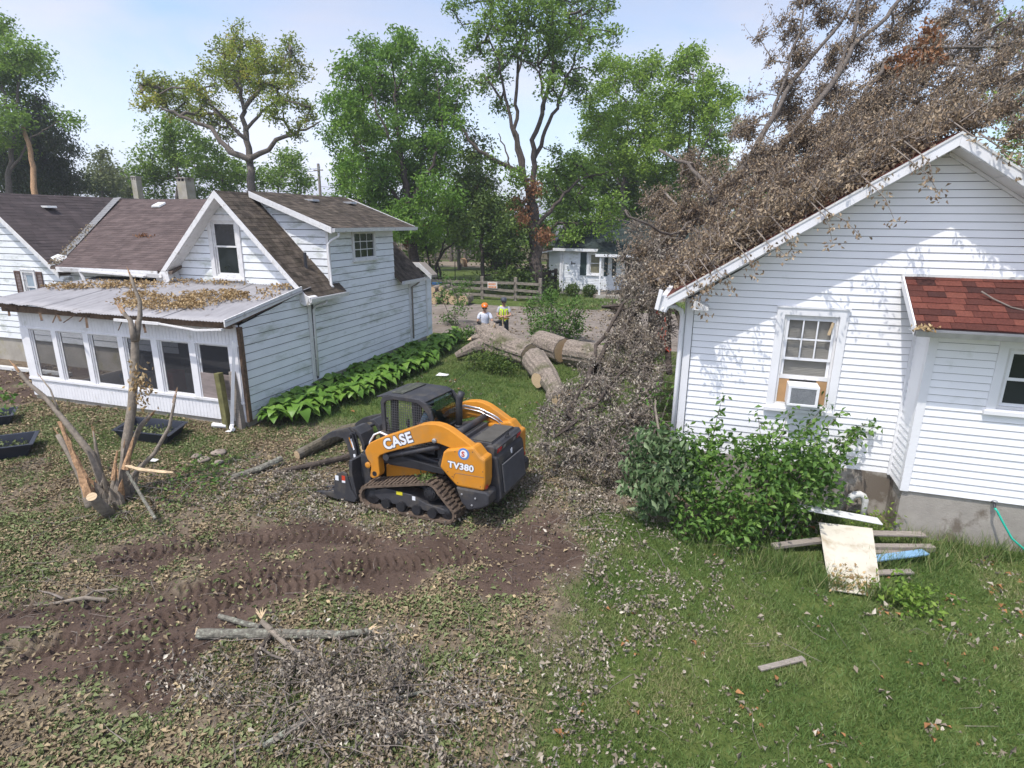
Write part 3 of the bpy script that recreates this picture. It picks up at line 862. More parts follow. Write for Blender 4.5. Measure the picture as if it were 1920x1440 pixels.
# ---- bay
BX, BY = 3.14, -.66
b1 = MB()
wall_slab(b1, [(BX + .01, .78), (6.5, .78), (6.5, 3.34), (BX + .01, 3.34)], [(4.06, 4.94, 2.22, 3.2)], (0, BY + .02, 0), UX, UY, 0, .08)
b1.box((BX + .01, BY + .102, .78), (BX + .08, 0, 3.34))
bay = b1.build('bay', MT['shade_backing'], H1, True)
BW = (4.0, 5.0, 2.16, 3.26)
siding(bay, [(BX + .1, .77), (6.5, .77), (6.5, 3.34), (BX + .1, 3.34)], (0, BY + .018, 0), UX, -UY, .1143, MT['vinyl'], holes=[BW], local=True)
siding(bay, [(0, .77), (.56, .77), (.56, 3.34), (0, 3.34)], (BX + .008, -.03, 0), -UY, -UX, .1143, MT['vinyl'], local=True)
c = MB(); c.box((BX - .014, BY - .012, .765), (BX + .10, BY + .03, 3.3)); c.box((BX - .014, BY + .032, .765), (BX + .012, BY + .1, 3.3))
c.build('corner_board', MT['trim'], H1, True)
c = MB(); c.box((BX - .045, -.04, .765), (BX - .001, .004, 3.36)); c.build('corner_trim', MT['trim'], H1, True)
f = MB(); f.box((BX + .03, BY + .03, -.3), (6.5, -.005, .774)); f.build('foundation', MT['concrete'], H1, True)
dh_window(H1, BW[0], BW[1], BW[2], BW[3], BY + .02, .12, .07, 2.68, pane_m=MT['pane'])
# bay roof, every shingle tab a piece
RZ0, RZ1, RY0, RX0 = 3.42, 4.05, -1.06, 2.82
d = MB(); d.prism([(RY0, RZ0 - .05), (RY0, RZ0), (-.02, RZ1), (-.02, RZ1 - .06)], (RX0, 0, 0), UY, UZ, UX, 0, 3.8)
broof = d.build('bay_roof', MT['shingle_black'], H1, True)
bl_ = math.hypot(-.02 - RY0, RZ1 - RZ0)
bv = Vector((0, -.02 - RY0, RZ1 - RZ0)) / bl_
shingles('shingle', broof, [(0, 0), (3.8, 0), (3.8, bl_), (0, bl_)], (RX0 + .005, RY0, RZ0 + .004), UX, bv, MT['shingle_red'], .142, .27, .014, True, individual=True, tabvar=.42)
d = MB(); d.prism([(RY0 - .0, RZ0 - .13), (RY0, RZ0 + .012), (-.03, RZ1 + .012), (-.03, RZ1 - .13)], (RX0 - .024, 0, 0), UY, UZ, UX, 0, .022)
d.build('rake_board', MT['trim'], H1, True)
d = MB(); d.box((RX0 - .03, -.03, RZ1 + .0), (6.6, .01, RZ1 + .05)); d.build('flashing', MT['white_plastic'], H1, True)
d = MB(); d.prism([(RY0 - .10, RZ0 - .035), (RY0 - .085, RZ0 - .035), (RY0 - .075, RZ0 - .1), (RY0 - .012, RZ0 - .1), (RY0 - .012, RZ0 - .015), (RY0 - .002, RZ0 - .015), (RY0 - .002, RZ0 - .112), (RY0 - .085, RZ0 - .112)], (RX0 - .02, 0, 0), UY, UZ, UX, 0, 3.85)
d.build('gutter', MT['metalgrey'], H1, True)
d = MB(); d.box((RX0 + .01, RY0 + .005, RZ0 - .085), (6.55, -.67, RZ0 - .07)); d.build('soffit', MT['trim'], H1, True)

# stick lying on the bay roof
st = MB()
pts = [(3.72, -.42, 3.99), (3.85, -.5, 3.92), (4.05, -.62, 3.82), (4.3, -.66, 3.77), (4.6, -.72, 3.74)]
M1 = ROOTM['house']
st.tube([M1 @ (Vector(p) + Vector((0, 0, -.105 if i else -.085))) for i, p in enumerate(pts)], [.014, .013, .012, .01, .007], 6)
tag(st.build('stick', MT['twig']), 'long bare stick lying across the red bay roof shingles', 'stick')
# clump of dry leaves in the bay gutter
P = [M1 @ Vector((2.92 + random.gauss(0, .06), -1.13 + random.gauss(0, .03), 3.40 + random.random() * .05)) for _ in range(60)]
lv = leaves('leaf_clump', np.array(P), .06, MT['rooftan'], kind=None, up=.3)
tag(lv, 'small clump of dry leaves caught on the end of the bay gutter', 'leaf clump')
# spigot and hose
hz = M1 @ Vector((4.36, -.70, .77))
S1 = thing('spigot', 'dark outdoor water spigot under the bay siding with green hose attached', 'spigot', tuple(hz))
s_ = MB(); s_.tube([hz + Vector((0, .08, 0)), hz + Vector((0, -.03, 0)), hz + Vector((0, -.06, -.05))], .02, 8); s_.build('tap_body', MT['charcoal'], S1)
s_ = MB(); s_.lathe([(.03, 0), (.036, .01), (.03, .02)], hz + Vector((0, -.03, .03)), n=10); s_.build('tap_handle', MT['metalgrey'], S1)
hs = MB()
hp = [hz + Vector(v) for v in ((.0, -.065, -.055), (.03, -.085, -.09), (.12, -.13, -.25), (.26, -.16, -.47), (.5, -.22, -.66), (.9, -.3, -.74), (1.5, -.5, -.755), (2.2, -.7, -.755))]
hs.tube(hp, .016, 8)
tag(hs.build('hose', MT['hose'], smooth=True), 'bright green garden hose hanging from the spigot on the concrete foundation', 'hose')
# drain pipe elbow by the foundation
pv = MB()
q = M1 @ Vector((2.72, -.16, 0))
pv.tube([q + Vector(v) for v in ((.10, 0, -.1), (.10, 0, .2), (.09, 0, .3), (.05, 0, .37), (-.01, -.01, .4), (-.08, -.02, .385), (-.13, -.02, .33), (-.135, -.02, .27))], [.05, .05, .058, .058, .058, .058, .058, .055], 12)
tag(pv.build('drain_pipe', MT['white_plastic'], smooth=True), 'curved white plastic pipe elbow rising beside the concrete foundation', 'pipe')
# ================================================================== OLD WHITE HOUSE ON THE LEFT (world coordinates)
H2 = thing('house', 'old white farmhouse with brown shingle roofs, dormer and sagging screened porch', 'house', (-14.0, 13.6, 0))
X0, YG = -10.14, 13.59
RGX, RGZ = -12.58, 5.50
ow = MT['old_and_shade_toned_white']
UX, UY, UZ = Vector((1, 0, 0)), Vector((0, 1, 0)), Vector((0, 0, 1))
# ---- gabled wing: front gable and long side wall
gpoly = [(-15.0, .5), (X0, .5), (X0, 2.98), (RGX, 5.42), (-15.0, 3.0)]
GW = (-13.30, -12.21, 3.17, 4.90)
w = MB()
wall_slab(w, gpoly, [(-13.2, -12.3, 3.27, 4.8)], (0, YG + .02, 0), UX, UY, 0, .12)
w.box((X0 - .14, YG + .15, .5), (X0 - .02, 20.75, 2.98))
w.box((X0 - .14, 14.66, 2.985), (X0 - .02, 18.30, 4.52))
w.prism([(X0 - .15, 2.99), (X0 - .15, 4.5), (-12.35, 5.42), (-12.35, 5.0)], (0, 14.66, 0), UX, UZ, UY, 0, .1)
w.prism([(X0 - .15, 2.99), (X0 - .15, 4.5), (-12.35, 5.42), (-12.35, 5.0)], (0, 18.2, 0), UX, UZ, UY, 0, .1)
wall2 = w.build('wall', MT['shade_backing'], H2)
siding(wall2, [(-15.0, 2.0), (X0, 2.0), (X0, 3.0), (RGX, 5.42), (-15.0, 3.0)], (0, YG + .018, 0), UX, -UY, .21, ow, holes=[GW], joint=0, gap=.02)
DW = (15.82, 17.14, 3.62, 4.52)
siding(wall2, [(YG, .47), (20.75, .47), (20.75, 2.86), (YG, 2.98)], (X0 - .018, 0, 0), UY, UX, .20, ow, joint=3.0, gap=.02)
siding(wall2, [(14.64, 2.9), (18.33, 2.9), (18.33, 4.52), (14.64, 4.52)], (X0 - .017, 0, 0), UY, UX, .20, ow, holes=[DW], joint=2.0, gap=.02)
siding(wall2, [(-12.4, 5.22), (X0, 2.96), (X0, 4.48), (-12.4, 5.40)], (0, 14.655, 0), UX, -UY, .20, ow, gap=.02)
f = MB(); f.box((X0 - .2, YG + .06, -.3), (X0 - .035, 20.72, .47)); f.build('foundation', MT['concrete2'], H2)
# vertical trim boards and downspouts on the side wall
for y0, zt in ((13.53, 2.75), (19.36, 2.68)):
    c = MB(); c.box((X0 - .01, y0 - .05, .45), (X0 + .022, y0 + .07, zt)); c.build('trim_board', MT['oldtrim'], H2)
c = MB(); c.box((X0 - .06, 14.60, 2.92), (X0 + .02, 14.68, 4.5)); c.build('corner_board', MT['oldtrim'], H2)
c = MB(); c.box((X0 - .05, 20.70, .45), (X0 + .022, 20.78, 2.85)); c.build('corner_board', MT['oldtrim'], H2)
# main roof, 45 degrees, ridge along the house
def slope(parent, poly, o, u, v, m, name='shingles', **kw): return shingles(name, parent, poly, o, u, v, m, **kw)
SR = 1.0
v45 = Vector((-1, 0, SR)).normalized()
d = MB()
for a_, b_ in ((13.24, 14.64), (18.33, 20.1)): d.prism([(RGX, 5.44), (X0 + .24, 2.74), (X0 + .24, 2.82), (RGX, 5.54)], (0, a_, 0), UX, UZ, UY, 0, b_ - a_)
d.prism([(X0 + .0, 2.98), (X0 + .24, 2.74), (X0 + .24, 2.82), (X0 + .0, 3.06)], (0, 14.641, 0), UX, UZ, UY, 0, .33)
d.prism([(RGX, 5.44), (-14.86, 3.22), (-14.86, 3.30), (RGX, 5.54)], (0, 13.24, 0), UX, UZ, UY, 0, 6.86)
roof2 = d.build('roof', MT['underlay'], H2)
SLEN = math.hypot(X0 + .26 - RGX, 5.55 - 2.82)
dv = Vector((RGX - (X0 + .26), 0, 5.55 - 2.82)).normalized()
slope(roof2, [(0, 0), (1.40, 0), (1.40, SLEN), (0, SLEN)], (X0 + .26, 13.24, 2.82), UY, dv, MT['shingle_moss'])
slope(roof2, [(1.402, 0), (1.74, 0), (1.74, .34), (1.402, .34)], (X0 + .26, 13.24, 2.82), UY, dv, MT['shingle_moss'])
slope(roof2, [(5.1, 0), (6.88, 0), (6.88, SLEN), (5.1, SLEN)], (X0 + .26, 13.24, 2.82), UY, dv, MT['shingle_moss'])
slope(roof2, [(0, 0), (6.86, 0), (6.86, 3.1), (0, 3.1)], (-14.88, 13.24, 3.3), UY, Vector((1, 0, 1)), MT['shingle_brown'], course=.15, tab=.32)
rk = MB(); rk.prism([(RGX, 5.36), (X0 + .25, 2.66), (X0 + .25, 2.82), (RGX, 5.55)], (0, 13.205, 0), UX, UZ, UY, 0, .03); rk.build('rake_board', MT['oldtrim'], H2)
rk = MB(); rk.prism([(RGX - .002, 5.36), (-14.88, 3.12), (-14.88, 3.29), (RGX - .002, 5.55)], (0, 13.205, 0), UX, UZ, UY, 0, .03); rk.build('rake_board', MT['oldtrim'], H2)
for sg, xe, ze in ((1, X0 + .2, 2.70), (-1, -14.8, 3.16)):
    s_ = MB(); s_.prism([(RGX, 5.36), (xe, ze), (xe, ze + .03), (RGX, 5.40)], (0, 13.236, 0), UX, UZ, UY, 0, .36); s_.build('soffit', MT['oldtrim'], H2)
# boxed eave ends and gutters
e = MB(); e.prism([(X0 + .30, 2.84), (X0 - .08, 3.0), (X0 - .08, 2.72), (X0 + .12, 2.62), (X0 + .30, 2.66)], (0, 13.20, 0), UX, UZ, UY, 0, .34); e.build('eave_box', MT['oldtrim'], H2)
e = MB(); e.prism([(-15.0, 3.24), (-14.55, 3.38), (-14.5, 3.1), (-14.75, 3.02), (-15.0, 3.04)], (0, 13.20, 0), UX, UZ, UY, 0, .38); e.build('eave_box', MT['oldtrim'], H2)
def gutter(a, b, name='gutter', m=None, w_=.12, h_=.11):
    g = MB(); a = Vector(a); b = Vector(b); d_ = (b - a).normalized(); s = Vector((d_.y, -d_.x, 0))
    prof = [(-w_ / 2, h_ / 2), (-w_ / 2, -h_ / 2), (w_ * .3, -h_ / 2), (w_ / 2, h_ / 2), (w_ / 2 - .012, h_ / 2), (w_ * .3 - .012, -h_ / 2 + .012), (-w_ / 2 + .012, -h_ / 2 + .012), (-w_ / 2 + .012, h_ / 2)]
    g.prism(prof, a, s, UZ, d_, 0, (b - a).length)
    return g.build(name, m or MT['oldtrim'], H2)
gutter((X0 + .31, 13.2, 2.76), (X0 + .31, 14.95, 2.76))
gutter((X0 + .31, 18.36, 2.74), (X0 + .31, 20.15, 2.74))
# dormer: shallow roof from the ridge out to the side wall
d = MB()
DE = (X0 + .30, 4.58)
d.prism([(RGX + .08, 5.50), (DE[0], DE[1] - .05), (DE[0], DE[1] + .02), (RGX + .02, 5.565)], (0, 14.40, 0), UX, UZ, UY, 0, 4.95)
droof = d.build('dormer_roof', MT['underlay'], H2)
dlen = math.hypot(DE[0] + .02 - RGX, 5.58 - DE[1])
slope(droof, [(0, 0), (4.98, 0), (4.98, dlen), (0, dlen)], (DE[0] + .02, 14.385, DE[1] + .025), UY, Vector((RGX - DE[0], 0, 5.58 - DE[1] - .02)), MT['shingle_moss'], course=.145, tab=.3)
for y in (14.36, 19.352):
    rk = MB(); rk.prism([(RGX + .12, 5.42), (DE[0] + .01, DE[1] - .12), (DE[0] + .01, DE[1] + .045), (RGX + .12, 5.585)], (0, y, 0), UX, UZ, UY, 0, .03); rk.build('rake_board', MT['oldtrim'], H2)
gutter((DE[0] + .06, 14.38, DE[1] - .03), (DE[0] + .06, 19.38, DE[1] - .03))
s_ = MB(); s_.prism([(X0 - .02, DE[1] - .07), (DE[0], DE[1] - .07), (DE[0], DE[1] - .05), (X0 - .02, DE[1] - .05)], (0, 14.42, 0), UX, UZ, UY, 0, 4.9); s_.build('soffit', MT['oldtrim'], H2)
fl = MB(); fl.prism([(-12.3, 5.25), (X0 + .05, 2.95), (X0 + .05, 3.02), (-12.3, 5.32)], (0, 14.60, 0), UX, UZ, UY, 0, .03); fl.build('flashing', MT['oldtrim'], H2)
# downspouts
ds = MB()
ds.tube([(DE[0] + .05, 14.62, DE[1] - .1), (DE[0] + .05, 14.63, DE[1] - .2), (X0 + .14, 14.56, DE[1] - .32), (X0 + .05, 14.55, DE[1] - .42), (X0 + .05, 14.55, 3.05), (X0 + .13, 14.52, 2.98)], .04, 8)
ds.build('downspout', MT['oldtrim'], H2, smooth=True)
ds = MB(); ds.tube([(X0 + .3, 13.95, 2.70), (X0 + .28, 13.92, 2.6), (X0 + .08, 13.75, 2.55), (X0 + .05, 13.66, 2.45), (X0 + .06, 13.62, .6)], .035, 8); ds.build('downspout', MT['oldtrim'], H2, smooth=True)
ds = MB(); ds.tube([(X0 + .3, 19.6, 2.68), (X0 + .2, 19.52, 2.58), (X0 + .06, 19.46, 2.5), (X0 + .06, 19.45, .6)], .03, 8); ds.build('downspout', MT['greywood'], H2, smooth=True)
vp = MB(); vp.tube([(X0 - .45, 14.15, 3.3), (X0 - .45, 14.15, 3.95)], .045, 10); vp.build('vent_pipe', MT['charcoal'], H2)
# dormer window (nine panes), in the +X wall
def side_window(parent, y0, y1, z0, z1, x, cas, nx_, nz_, pm):
    wn = MB()
    wn.ring([(y0, z0), (y1, z0), (y1, z1), (y0, z1)], [(y0 + cas, z0 + cas), (y1 - cas, z0 + cas), (y1 - cas, z1 - cas), (y0 + cas, z1 - cas)], (x - .05, 0, 0), UY, UZ, UX, 0, .075)
    win_ = wn.build('window', MT['oldtrim'], parent)
    s_ = MB(); s_.box((x - .02, y0 - .05, z0 - .03), (x + .06, y1 + .05, z0 + .03)); s_.build('sill', MT['oldtrim'], win_)
    a, b_, c_, d_ = y0 + cas, y1 - cas, z0 + cas, z1 - cas
    m_ = MB()
    for k in range(1, nx_): m_.box((x - .03, a + (b_ - a) * k / nx_ - .012, c_), (x - .012, a + (b_ - a) * k / nx_ + .012, d_))
    for k in range(1, nz_): m_.box((x - .031, a, c_ + (d_ - c_) * k / nz_ - .012), (x - .011, b_, c_ + (d_ - c_) * k / nz_ + .012))
    m_.build('muntin', MT['oldtrim'], win_)
    for i in range(nx_):
        for k in range(nz_):
            p = MB(); p.box((x - .026, a + (b_ - a) * i / nx_ + .013, c_ + (d_ - c_) * k / nz_ + .013), (x - .02, a + (b_ - a) * (i + 1) / nx_ - .013, c_ + (d_ - c_) * (k + 1) / nz_ - .013))
            p.build('pane', pm, win_)
    return win_
side_window(H2, *DW, X0 + .005, .1, 3, 3, MT['pane'])
# front gable window with a slipped upper sash
gw, (ga, gb, gc, gd) = dh_window(H2, GW[0], GW[1], GW[2], GW[3], YG, .13, .10, 4.08, m=MT['oldtrim'], pane_m=MT['pane'], local=False)
# ---- middle wing: roof slope facing the porch
MEY, MEZ, MRY, MRZ = 13.22, 3.36, 18.2, 5.50
mv = Vector((0, MRY - MEY, MRZ - MEZ)); ml = mv.length
d = MB()
d.prism([(MEY, MEZ - .07), (MEY, MEZ), (MRY, MRZ), (MRY, MRZ - .08)], (-19.2, 0, 0), UY, UZ, UX, 0, 4.8)
d.prism([(23.2, MEZ - .07), (23.2, MEZ), (MRY + .01, MRZ), (MRY + .01, MRZ - .08)], (-22.0, 0, 0), UY, UZ, UX, 0, 9.4)
mroof = d.build('middle_roof', MT['underlay'], H2)
slope(mroof, [(0, 0), (4.4, 0), (5.6, ml), (-2.8, ml)], (-19.0, MEY - .015, MEZ + .01), UX, mv, MT['shingle_brown'], course=.15, tab=.3)
w = MB(); w.box((-19.4, 13.8, .8), (-15.0, 13.92, 3.32))
w.build('middle_wall', MT['shade_backing'], H2)
e = MB(); e.box((-18.9, 13.17, 3.22), (-14.9, 13.20, 3.37)); e.build('fascia', MT['oldtrim'], H2)
gutter((-16.9, 13.12, 3.30), (-14.75, 13.12, 3.24))
gutter((-18.6, 13.12, 3.31), (-17.2, 13.12, 3.30))
hg = MB(); hg.beam((-17.75, 13.06, 3.30), (-15.2, 13.02, 3.22), .10, .05); hg.beam((-17.75, 13.06, 3.28), (-17.5, 13.0, 2.85), .07, .03); hg.build('fallen_gutter', MT['oldtrim'], H2)
vl = MB()
for i in range(24):
    f0, f1 = i / 24, (i + .95) / 24
    A = Vector((-19.05, 13.25, 3.37)); B_ = Vector((-21.95, 18.15, 5.55))
    p, q = A.lerp(B_, f0), A.lerp(B_, f1)
    s = Vector((.13, .06, .03))
    vl.add([p - s + UZ * .05, p + s + UZ * .03, q + s + UZ * .03, q - s + UZ * .05], [(0, 1, 2, 3)])
vl.build('valley_flashing', mat('dull_lead', (.2, .2, .2), .6), H2)
# ---- left wing: gable to the yard, ridge running back
LRX, LRZ = -22.15, 5.56
wl = MB()
lpoly = [(-26, .8), (-19.45, .8), (-19.45, 3.2), (LRX, 5.40), (-26, 2.3)]
wall_slab(wl, lpoly, [(-21.35, -20.85, 2.2, 3.05)], (0, 13.82, 0), UX, UY, 0, .1)
lw = wl.build('left_wall', MT['shade_backing'], H2)
LWN = (-21.42, -20.78, 2.05, 3.15)
siding(lw, lpoly, (0, 13.818, 0), UX, -UY, .205, ow, holes=[LWN], gap=.02)
siding(lw, [(-19.45, .8), (-15.0, .8), (-15.0, 3.22), (-19.45, 3.22)], (0, 13.798, 0), UX, -UY, .205, ow, gap=.02)
f = MB(); f.box((-26, 13.86, -.3), (-17.0, 14.0, .79)); f.build('foundation', MT['concrete2'], H2)
d = MB()
rt = .80
xe, ze = -19.15, LRZ - (LRX + 0 - -19.15) * -rt
ze = LRZ - ( -19.15 - LRX) * rt
d.prism([(LRX, LRZ - .09), (xe, ze - .08), (xe, ze), (LRX, LRZ)], (0, 13.42, 0), UX, UZ, UY, 0, 14)
d.prism([(LRX, LRZ - .09), (-26.4, LRZ - 4.25 * rt - .08), (-26.4, LRZ - 4.25 * rt), (LRX, LRZ)], (0, 13.42, 0), UX, UZ, UY, 0, 14)
lroof = d.build('left_roof', MT['underlay'], H2)
lv_ = Vector((LRX - xe, 0, LRZ - ze)); ll = lv_.length
slope(lroof, [(0, 0), (.25, 0), (6.2, ll), (0, ll)], (xe + .01, 13.42, ze + .01), UY, lv_, MT['shingle_dark'], course=.15, tab=.32)
slope(lroof, [(4.8, ll * .98), (14, ll * .98), (14, ll), (4.8, ll)], (xe + .01, 13.42, ze + .01), UY, lv_, MT['shingle_dark'], course=.15, tab=.32)
rk = MB(); rk.prism([(LRX, LRZ - .18), (xe, ze - .17), (xe, ze - .02), (LRX, LRZ - .01)], (0, 13.39, 0), UX, UZ, UY, 0, .03); rk.build('rake_board', MT['oldtrim'], H2)
s_ = MB(); s_.prism([(LRX, LRZ - .17), (xe - .05, ze - .12), (xe - .05, ze - .09), (LRX, LRZ - .12)], (0, 13.422, 0), UX, UZ, UY, 0, .38); s_.build('soffit', MT['oldtrim'], H2)
wn, _ = dh_window(H2, LWN[0], LWN[1], LWN[2], LWN[3], 13.8, .08, .06, 2.6, m=MT['oldtrim'], pane_m=mat('pale_curtained_glass', (.30, .36, .42), .15, spec=.6), local=False)
for x in (-21.72, -20.72):
    s_ = MB(); s_.ring([(x, 2.05), (x + .26, 2.05), (x + .26, 3.12), (x, 3.12)], [(x + .03, 2.09), (x + .23, 2.09), (x + .23, 3.06), (x + .03, 3.06)], (0, 13.765, 0), UX, UZ, UY, 0, .03)
    for k in range(20): s_.prism([(13.772, 2.10 + k * .048), (13.788, 2.10 + k * .048 + .03), (13.792, 2.10 + k * .048 + .03), (13.776, 2.10 + k * .048)], (x + .03, 0, 0), UY, UZ, UX, 0, .2)
    s_.build('shutter', MT['brownshut'], H2)
fx = MB(); fx.box((-19.32, 13.66, 2.90), (-19.12, 13.78, 3.0)); fx.tube([(-19.2, 13.66, 2.95), (-19.25, 13.58, 2.9)], [.03, .05], 8); fx.build('floodlight', MT['white_plastic'], H2)
# torn tarp tucked in the valley and roof vents
tv = MB(); tv.add([(-19.5, 13.5, 3.62), (-19.15, 13.45, 3.45), (-19.0, 13.62, 3.50), (-19.2, 13.8, 3.66), (-19.3, 13.6, 3.72)], [(0, 1, 4), (1, 2, 4), (2, 3, 4), (3, 0, 4)]); tv.build('torn_flashing', MT['white_plastic'], H2)
def roof_vent(x, y, z, tilt, m):
    v = MB(); v.prism([(-.2, 0), (.2, 0), (.17, .07), (-.17, .07)], (x, y, z), UX, UZ, Vector((0, math.cos(tilt), math.sin(tilt))), 0, .34); v.build('roof_vent', m, H2, bevel=.012)
roof_vent(-21.55, 15.0, 5.13, 0, MT['white_plastic'])
roof_vent(-19.3, 17.4, 5.2, .4, MT['white_plastic'])
roof_vent(-12.0, 16.4, 5.37, .0, MT['metalgrey'])
roof_vent(-11.9, 18.4, 5.35, .0, MT['metalgrey'])
# ---- rear addition with a small white roof end
r_ = MB(); r_.box((-13, 20.80, .5), (X0 - .02, 21.2, 2.72)); radd = r_.build('rear_addition', ow, H2)
siding(radd, [(20.8, .47), (21.2, .47), (21.2, 2.8), (20.8, 2.8)], (X0 - .018, 0, 0), UY, UX, .2, ow, gap=.02)
r_ = MB(); r_.prism([(-11.1, 3.27), (-10.25, 3.27), (X0 + .36, 2.84), (X0 + .36, 2.74), (-10.3, 3.17), (-11.1, 3.17)], (0, 20.45, 0), UX, UZ, UY, 0, .55); r_.build('rear_roof', MT['greywood'], H2)
r_ = MB(); r_.prism([(-11.1, 3.29), (-10.25, 3.29), (X0 + .38, 2.86), (X0 + .38, 2.70), (-10.3, 3.13), (-11.1, 3.13)], (0, 20.41, 0), UX, UZ, UY, 0, .035); r_.build('fascia', MT['oldtrim'], H2)

# ---- screened porch
PY, PX0, PX1 = 10.87, -17.36, -10.15
bd = MT['bead']
P = MB()
porch = None
fl = MB(); fl.box((PX0 + .1, PY + .1, .1), (PX1 - .1, 13.78, .22)); porch = fl.build('porch', MT['greywood'], H2)
fd = MB(); fd.box((PX0 + .02, PY + .04, -.3), (PX1 - .03, PY + .25, .10)); fd.box((PX1 - .25, PY + .25, -.3), (PX1 - .03, YG, .12)); fd.build('porch_foundation', MT['concrete2'], H2)
def beadwall(x0, x1, z0, z1, name):
    b = MB(); x = x0
    b.box((x0, PY + .012, z0), (x1, PY + .05, z1))
    while x < x1 - .01:
        e_ = min(x + .105, x1)
        b.box((x + .006, PY - .004, z0 + .002), (e_ - .002, PY + .014, z1 - .002)); x += .105
    return b.build(name, bd, porch)
beadwall(PX0 + .02, PX1 - .02, .10, .56, 'beadboard_skirt')
beadwall(PX0 + .02, PX1 - .02, 2.0, 2.47, 'beadboard_header')
rl = MB(); rl.box((PX0, PY - .04, .56), (PX1 - .01, PY + .12, .62)); rl.build('sill_rail', bd, porch)
rl = MB(); rl.box((PX0, PY - .02, 1.965), (PX1 - .01, PY + .12, 2.005)); rl.build('head_rail', bd, porch)
edges = [-17.34, -17.0, -16.2, -16.0, -15.08, -14.87, -13.9, -13.69, -12.81, -12.58, -11.64, -11.41, -10.47, -10.17]
for k in range(0, 14, 2):
    p = MB(); p.box((edges[k], PY - .025, .62), (edges[k + 1] - .03, PY + .11, 1.965)); p.box((edges[k + 1] - .029, PY + .0, .62), (edges[k + 1], PY + .07, 1.965))
    p.build('porch_post', bd, porch, bevel=.004)
for k in range(1, 13, 2):
    a, b_ = edges[k], edges[k + 1]
    s_ = MB(); s_.ring([(a + .004, .622), (b_ - .004, .622), (b_ - .004, 1.962), (a + .004, 1.962)], [(a + .05, .665), (b_ - .04, .665), (b_ - .04, 1.925), (a + .05, 1.925)], (0, PY + .03, 0), UX, UZ, UY, 0, .03)
    fr = s_.build('screen_frame', MT['oldtrim'], porch)
    p = MB(); p.box((a + .051, PY + .042, .666), (b_ - .041, PY + .045, 1.924)); p.build('screen', MT['screen'], H2)
    if k == 11:
        p = MB(); p.box((a + .0, PY + .005, .63), (b_ - .01, PY + .028, 1.24)); p.build('plywood_patch', MT['oldply'], H2)
cp = MB(); cp.box((PX1 - .02, PY - .01, .12), (PX1 + .06, PY + .1, 2.42)); cp.build('corner_post', MT['rotwood'], H2)
# right end wall of the porch
w = MB(); w.prism([(PY + .1, .12), (YG - .03, .12), (YG - .03, 3.02), (PY + .1, 2.42)], (PX1 - .12, 0, 0), UY, UZ, UX, 0, .10); pw = w.build('porch_wall', MT['shade_backing'], H2)
siding(pw, [(PY + .1, .12), (YG - .02, .12), (YG - .02, 3.02), (PY + .1, 2.45)], (PX1 - .018, 0, 0), UY, UX, .205, ow, joint=2.2, gap=.02)
fb = MB(); fb.prism([(10.42, 2.50), (13.2, 2.98), (13.2, 3.13), (10.42, 2.66)], (PX1 + .07, 0, 0), UY, UZ, UX, 0, .03); fb.build('porch_rake_board', MT['oldtrim'], H2)
# roof of corrugated metal sheets, the eave torn up towards the left
rot = MB()
rot.box((PX0 - .15, 10.62, 2.44), (-14.4, 10.72, 2.60)); rot.box((-14.35, 10.60, 2.43), (PX1 + .05, 10.70, 2.58))
rot.beam((-17.55, 10.5, 2.66), (-16.9, 10.66, 2.56), .14, .12)
for i in range(9):
    x = random.uniform(-17.2, -12.5); rot.beam((x, 10.56, 2.5), (x + random.uniform(-.3, .3), 10.44, 2.3 + random.uniform(-.1, .12)), .05, .015)
rot.build('rotten_fascia', MT['rotwood'], H2)
gt = MB(); gt.beam((-13.4, 10.48, 2.47), (-12.0, 10.46, 2.46), .06, .06); gt.beam((-12.0, 10.46, 2.46), (-10.9, 10.44, 2.38), .07, .03); gt.beam((-10.9, 10.44, 2.38), (-10.12, 10.40, 2.45), .07, .04); gt.build('bent_gutter', MT['oldtrim'], H2)
jr = MB()
for i in range(9): jr.beam((PX0 + .1 + i * .88, 10.66, 2.50), (PX0 + .1 + i * .88, 13.5, 3.0), .06, .10)
jr.build('rafters', MT['rotwood'], H2)
xs = np.arange(-17.75, -10.03, .0225)
sheets = 8
per = len(xs) // sheets
for k in range(sheets):
    q = xs[k * per: min((k + 1) * per + 2, len(xs))]
    rows_ = 9
    VV = []
    lift = random.uniform(-.006, .006) + .004 * (k % 2)
    for r in range(rows_):
        f_ = r / (rows_ - 1)
        tl = np.clip((-15.2 - q) / 2.4, 0, 1)
        yb = 10.46 - .06 * tl + (fbm(q, q * 0 + 2, .55, 91) - .5) * .16 * (q < -14) * (1 - f_)
        ybk = 13.57
        y = yb * (1 - f_) + ybk * f_
        zf = 2.60 + .16 * tl + np.where(q < -14.2, (fbm(q, q * 0 + 7, .5, 95) - .5) * .16, 0)
        z = zf * (1 - f_) + (3.10 - .02 * (q > -11)) * f_
        z = z + (fbm(q, q * 0 + f_ * 3, .9, 97) - .5) * .05 + .011 * np.sin(2 * PI * q / .09) + lift
        VV.append(np.stack([q, y, z], axis=1))
    VV = np.concatenate(VV); n_ = len(q)
    ii = (np.arange(rows_ - 1)[:, None] * n_ + np.arange(n_ - 1)[None, :]).ravel()
    o_ = link('roof_sheet', np_mesh('roof_sheet', VV, np.stack([ii, ii + 1, ii + n_ + 1, ii + n_], axis=1), MT['tin'], smooth=True), porch)
    so = o_.modifiers.new('thick', 'SOLIDIFY'); so.thickness = .004
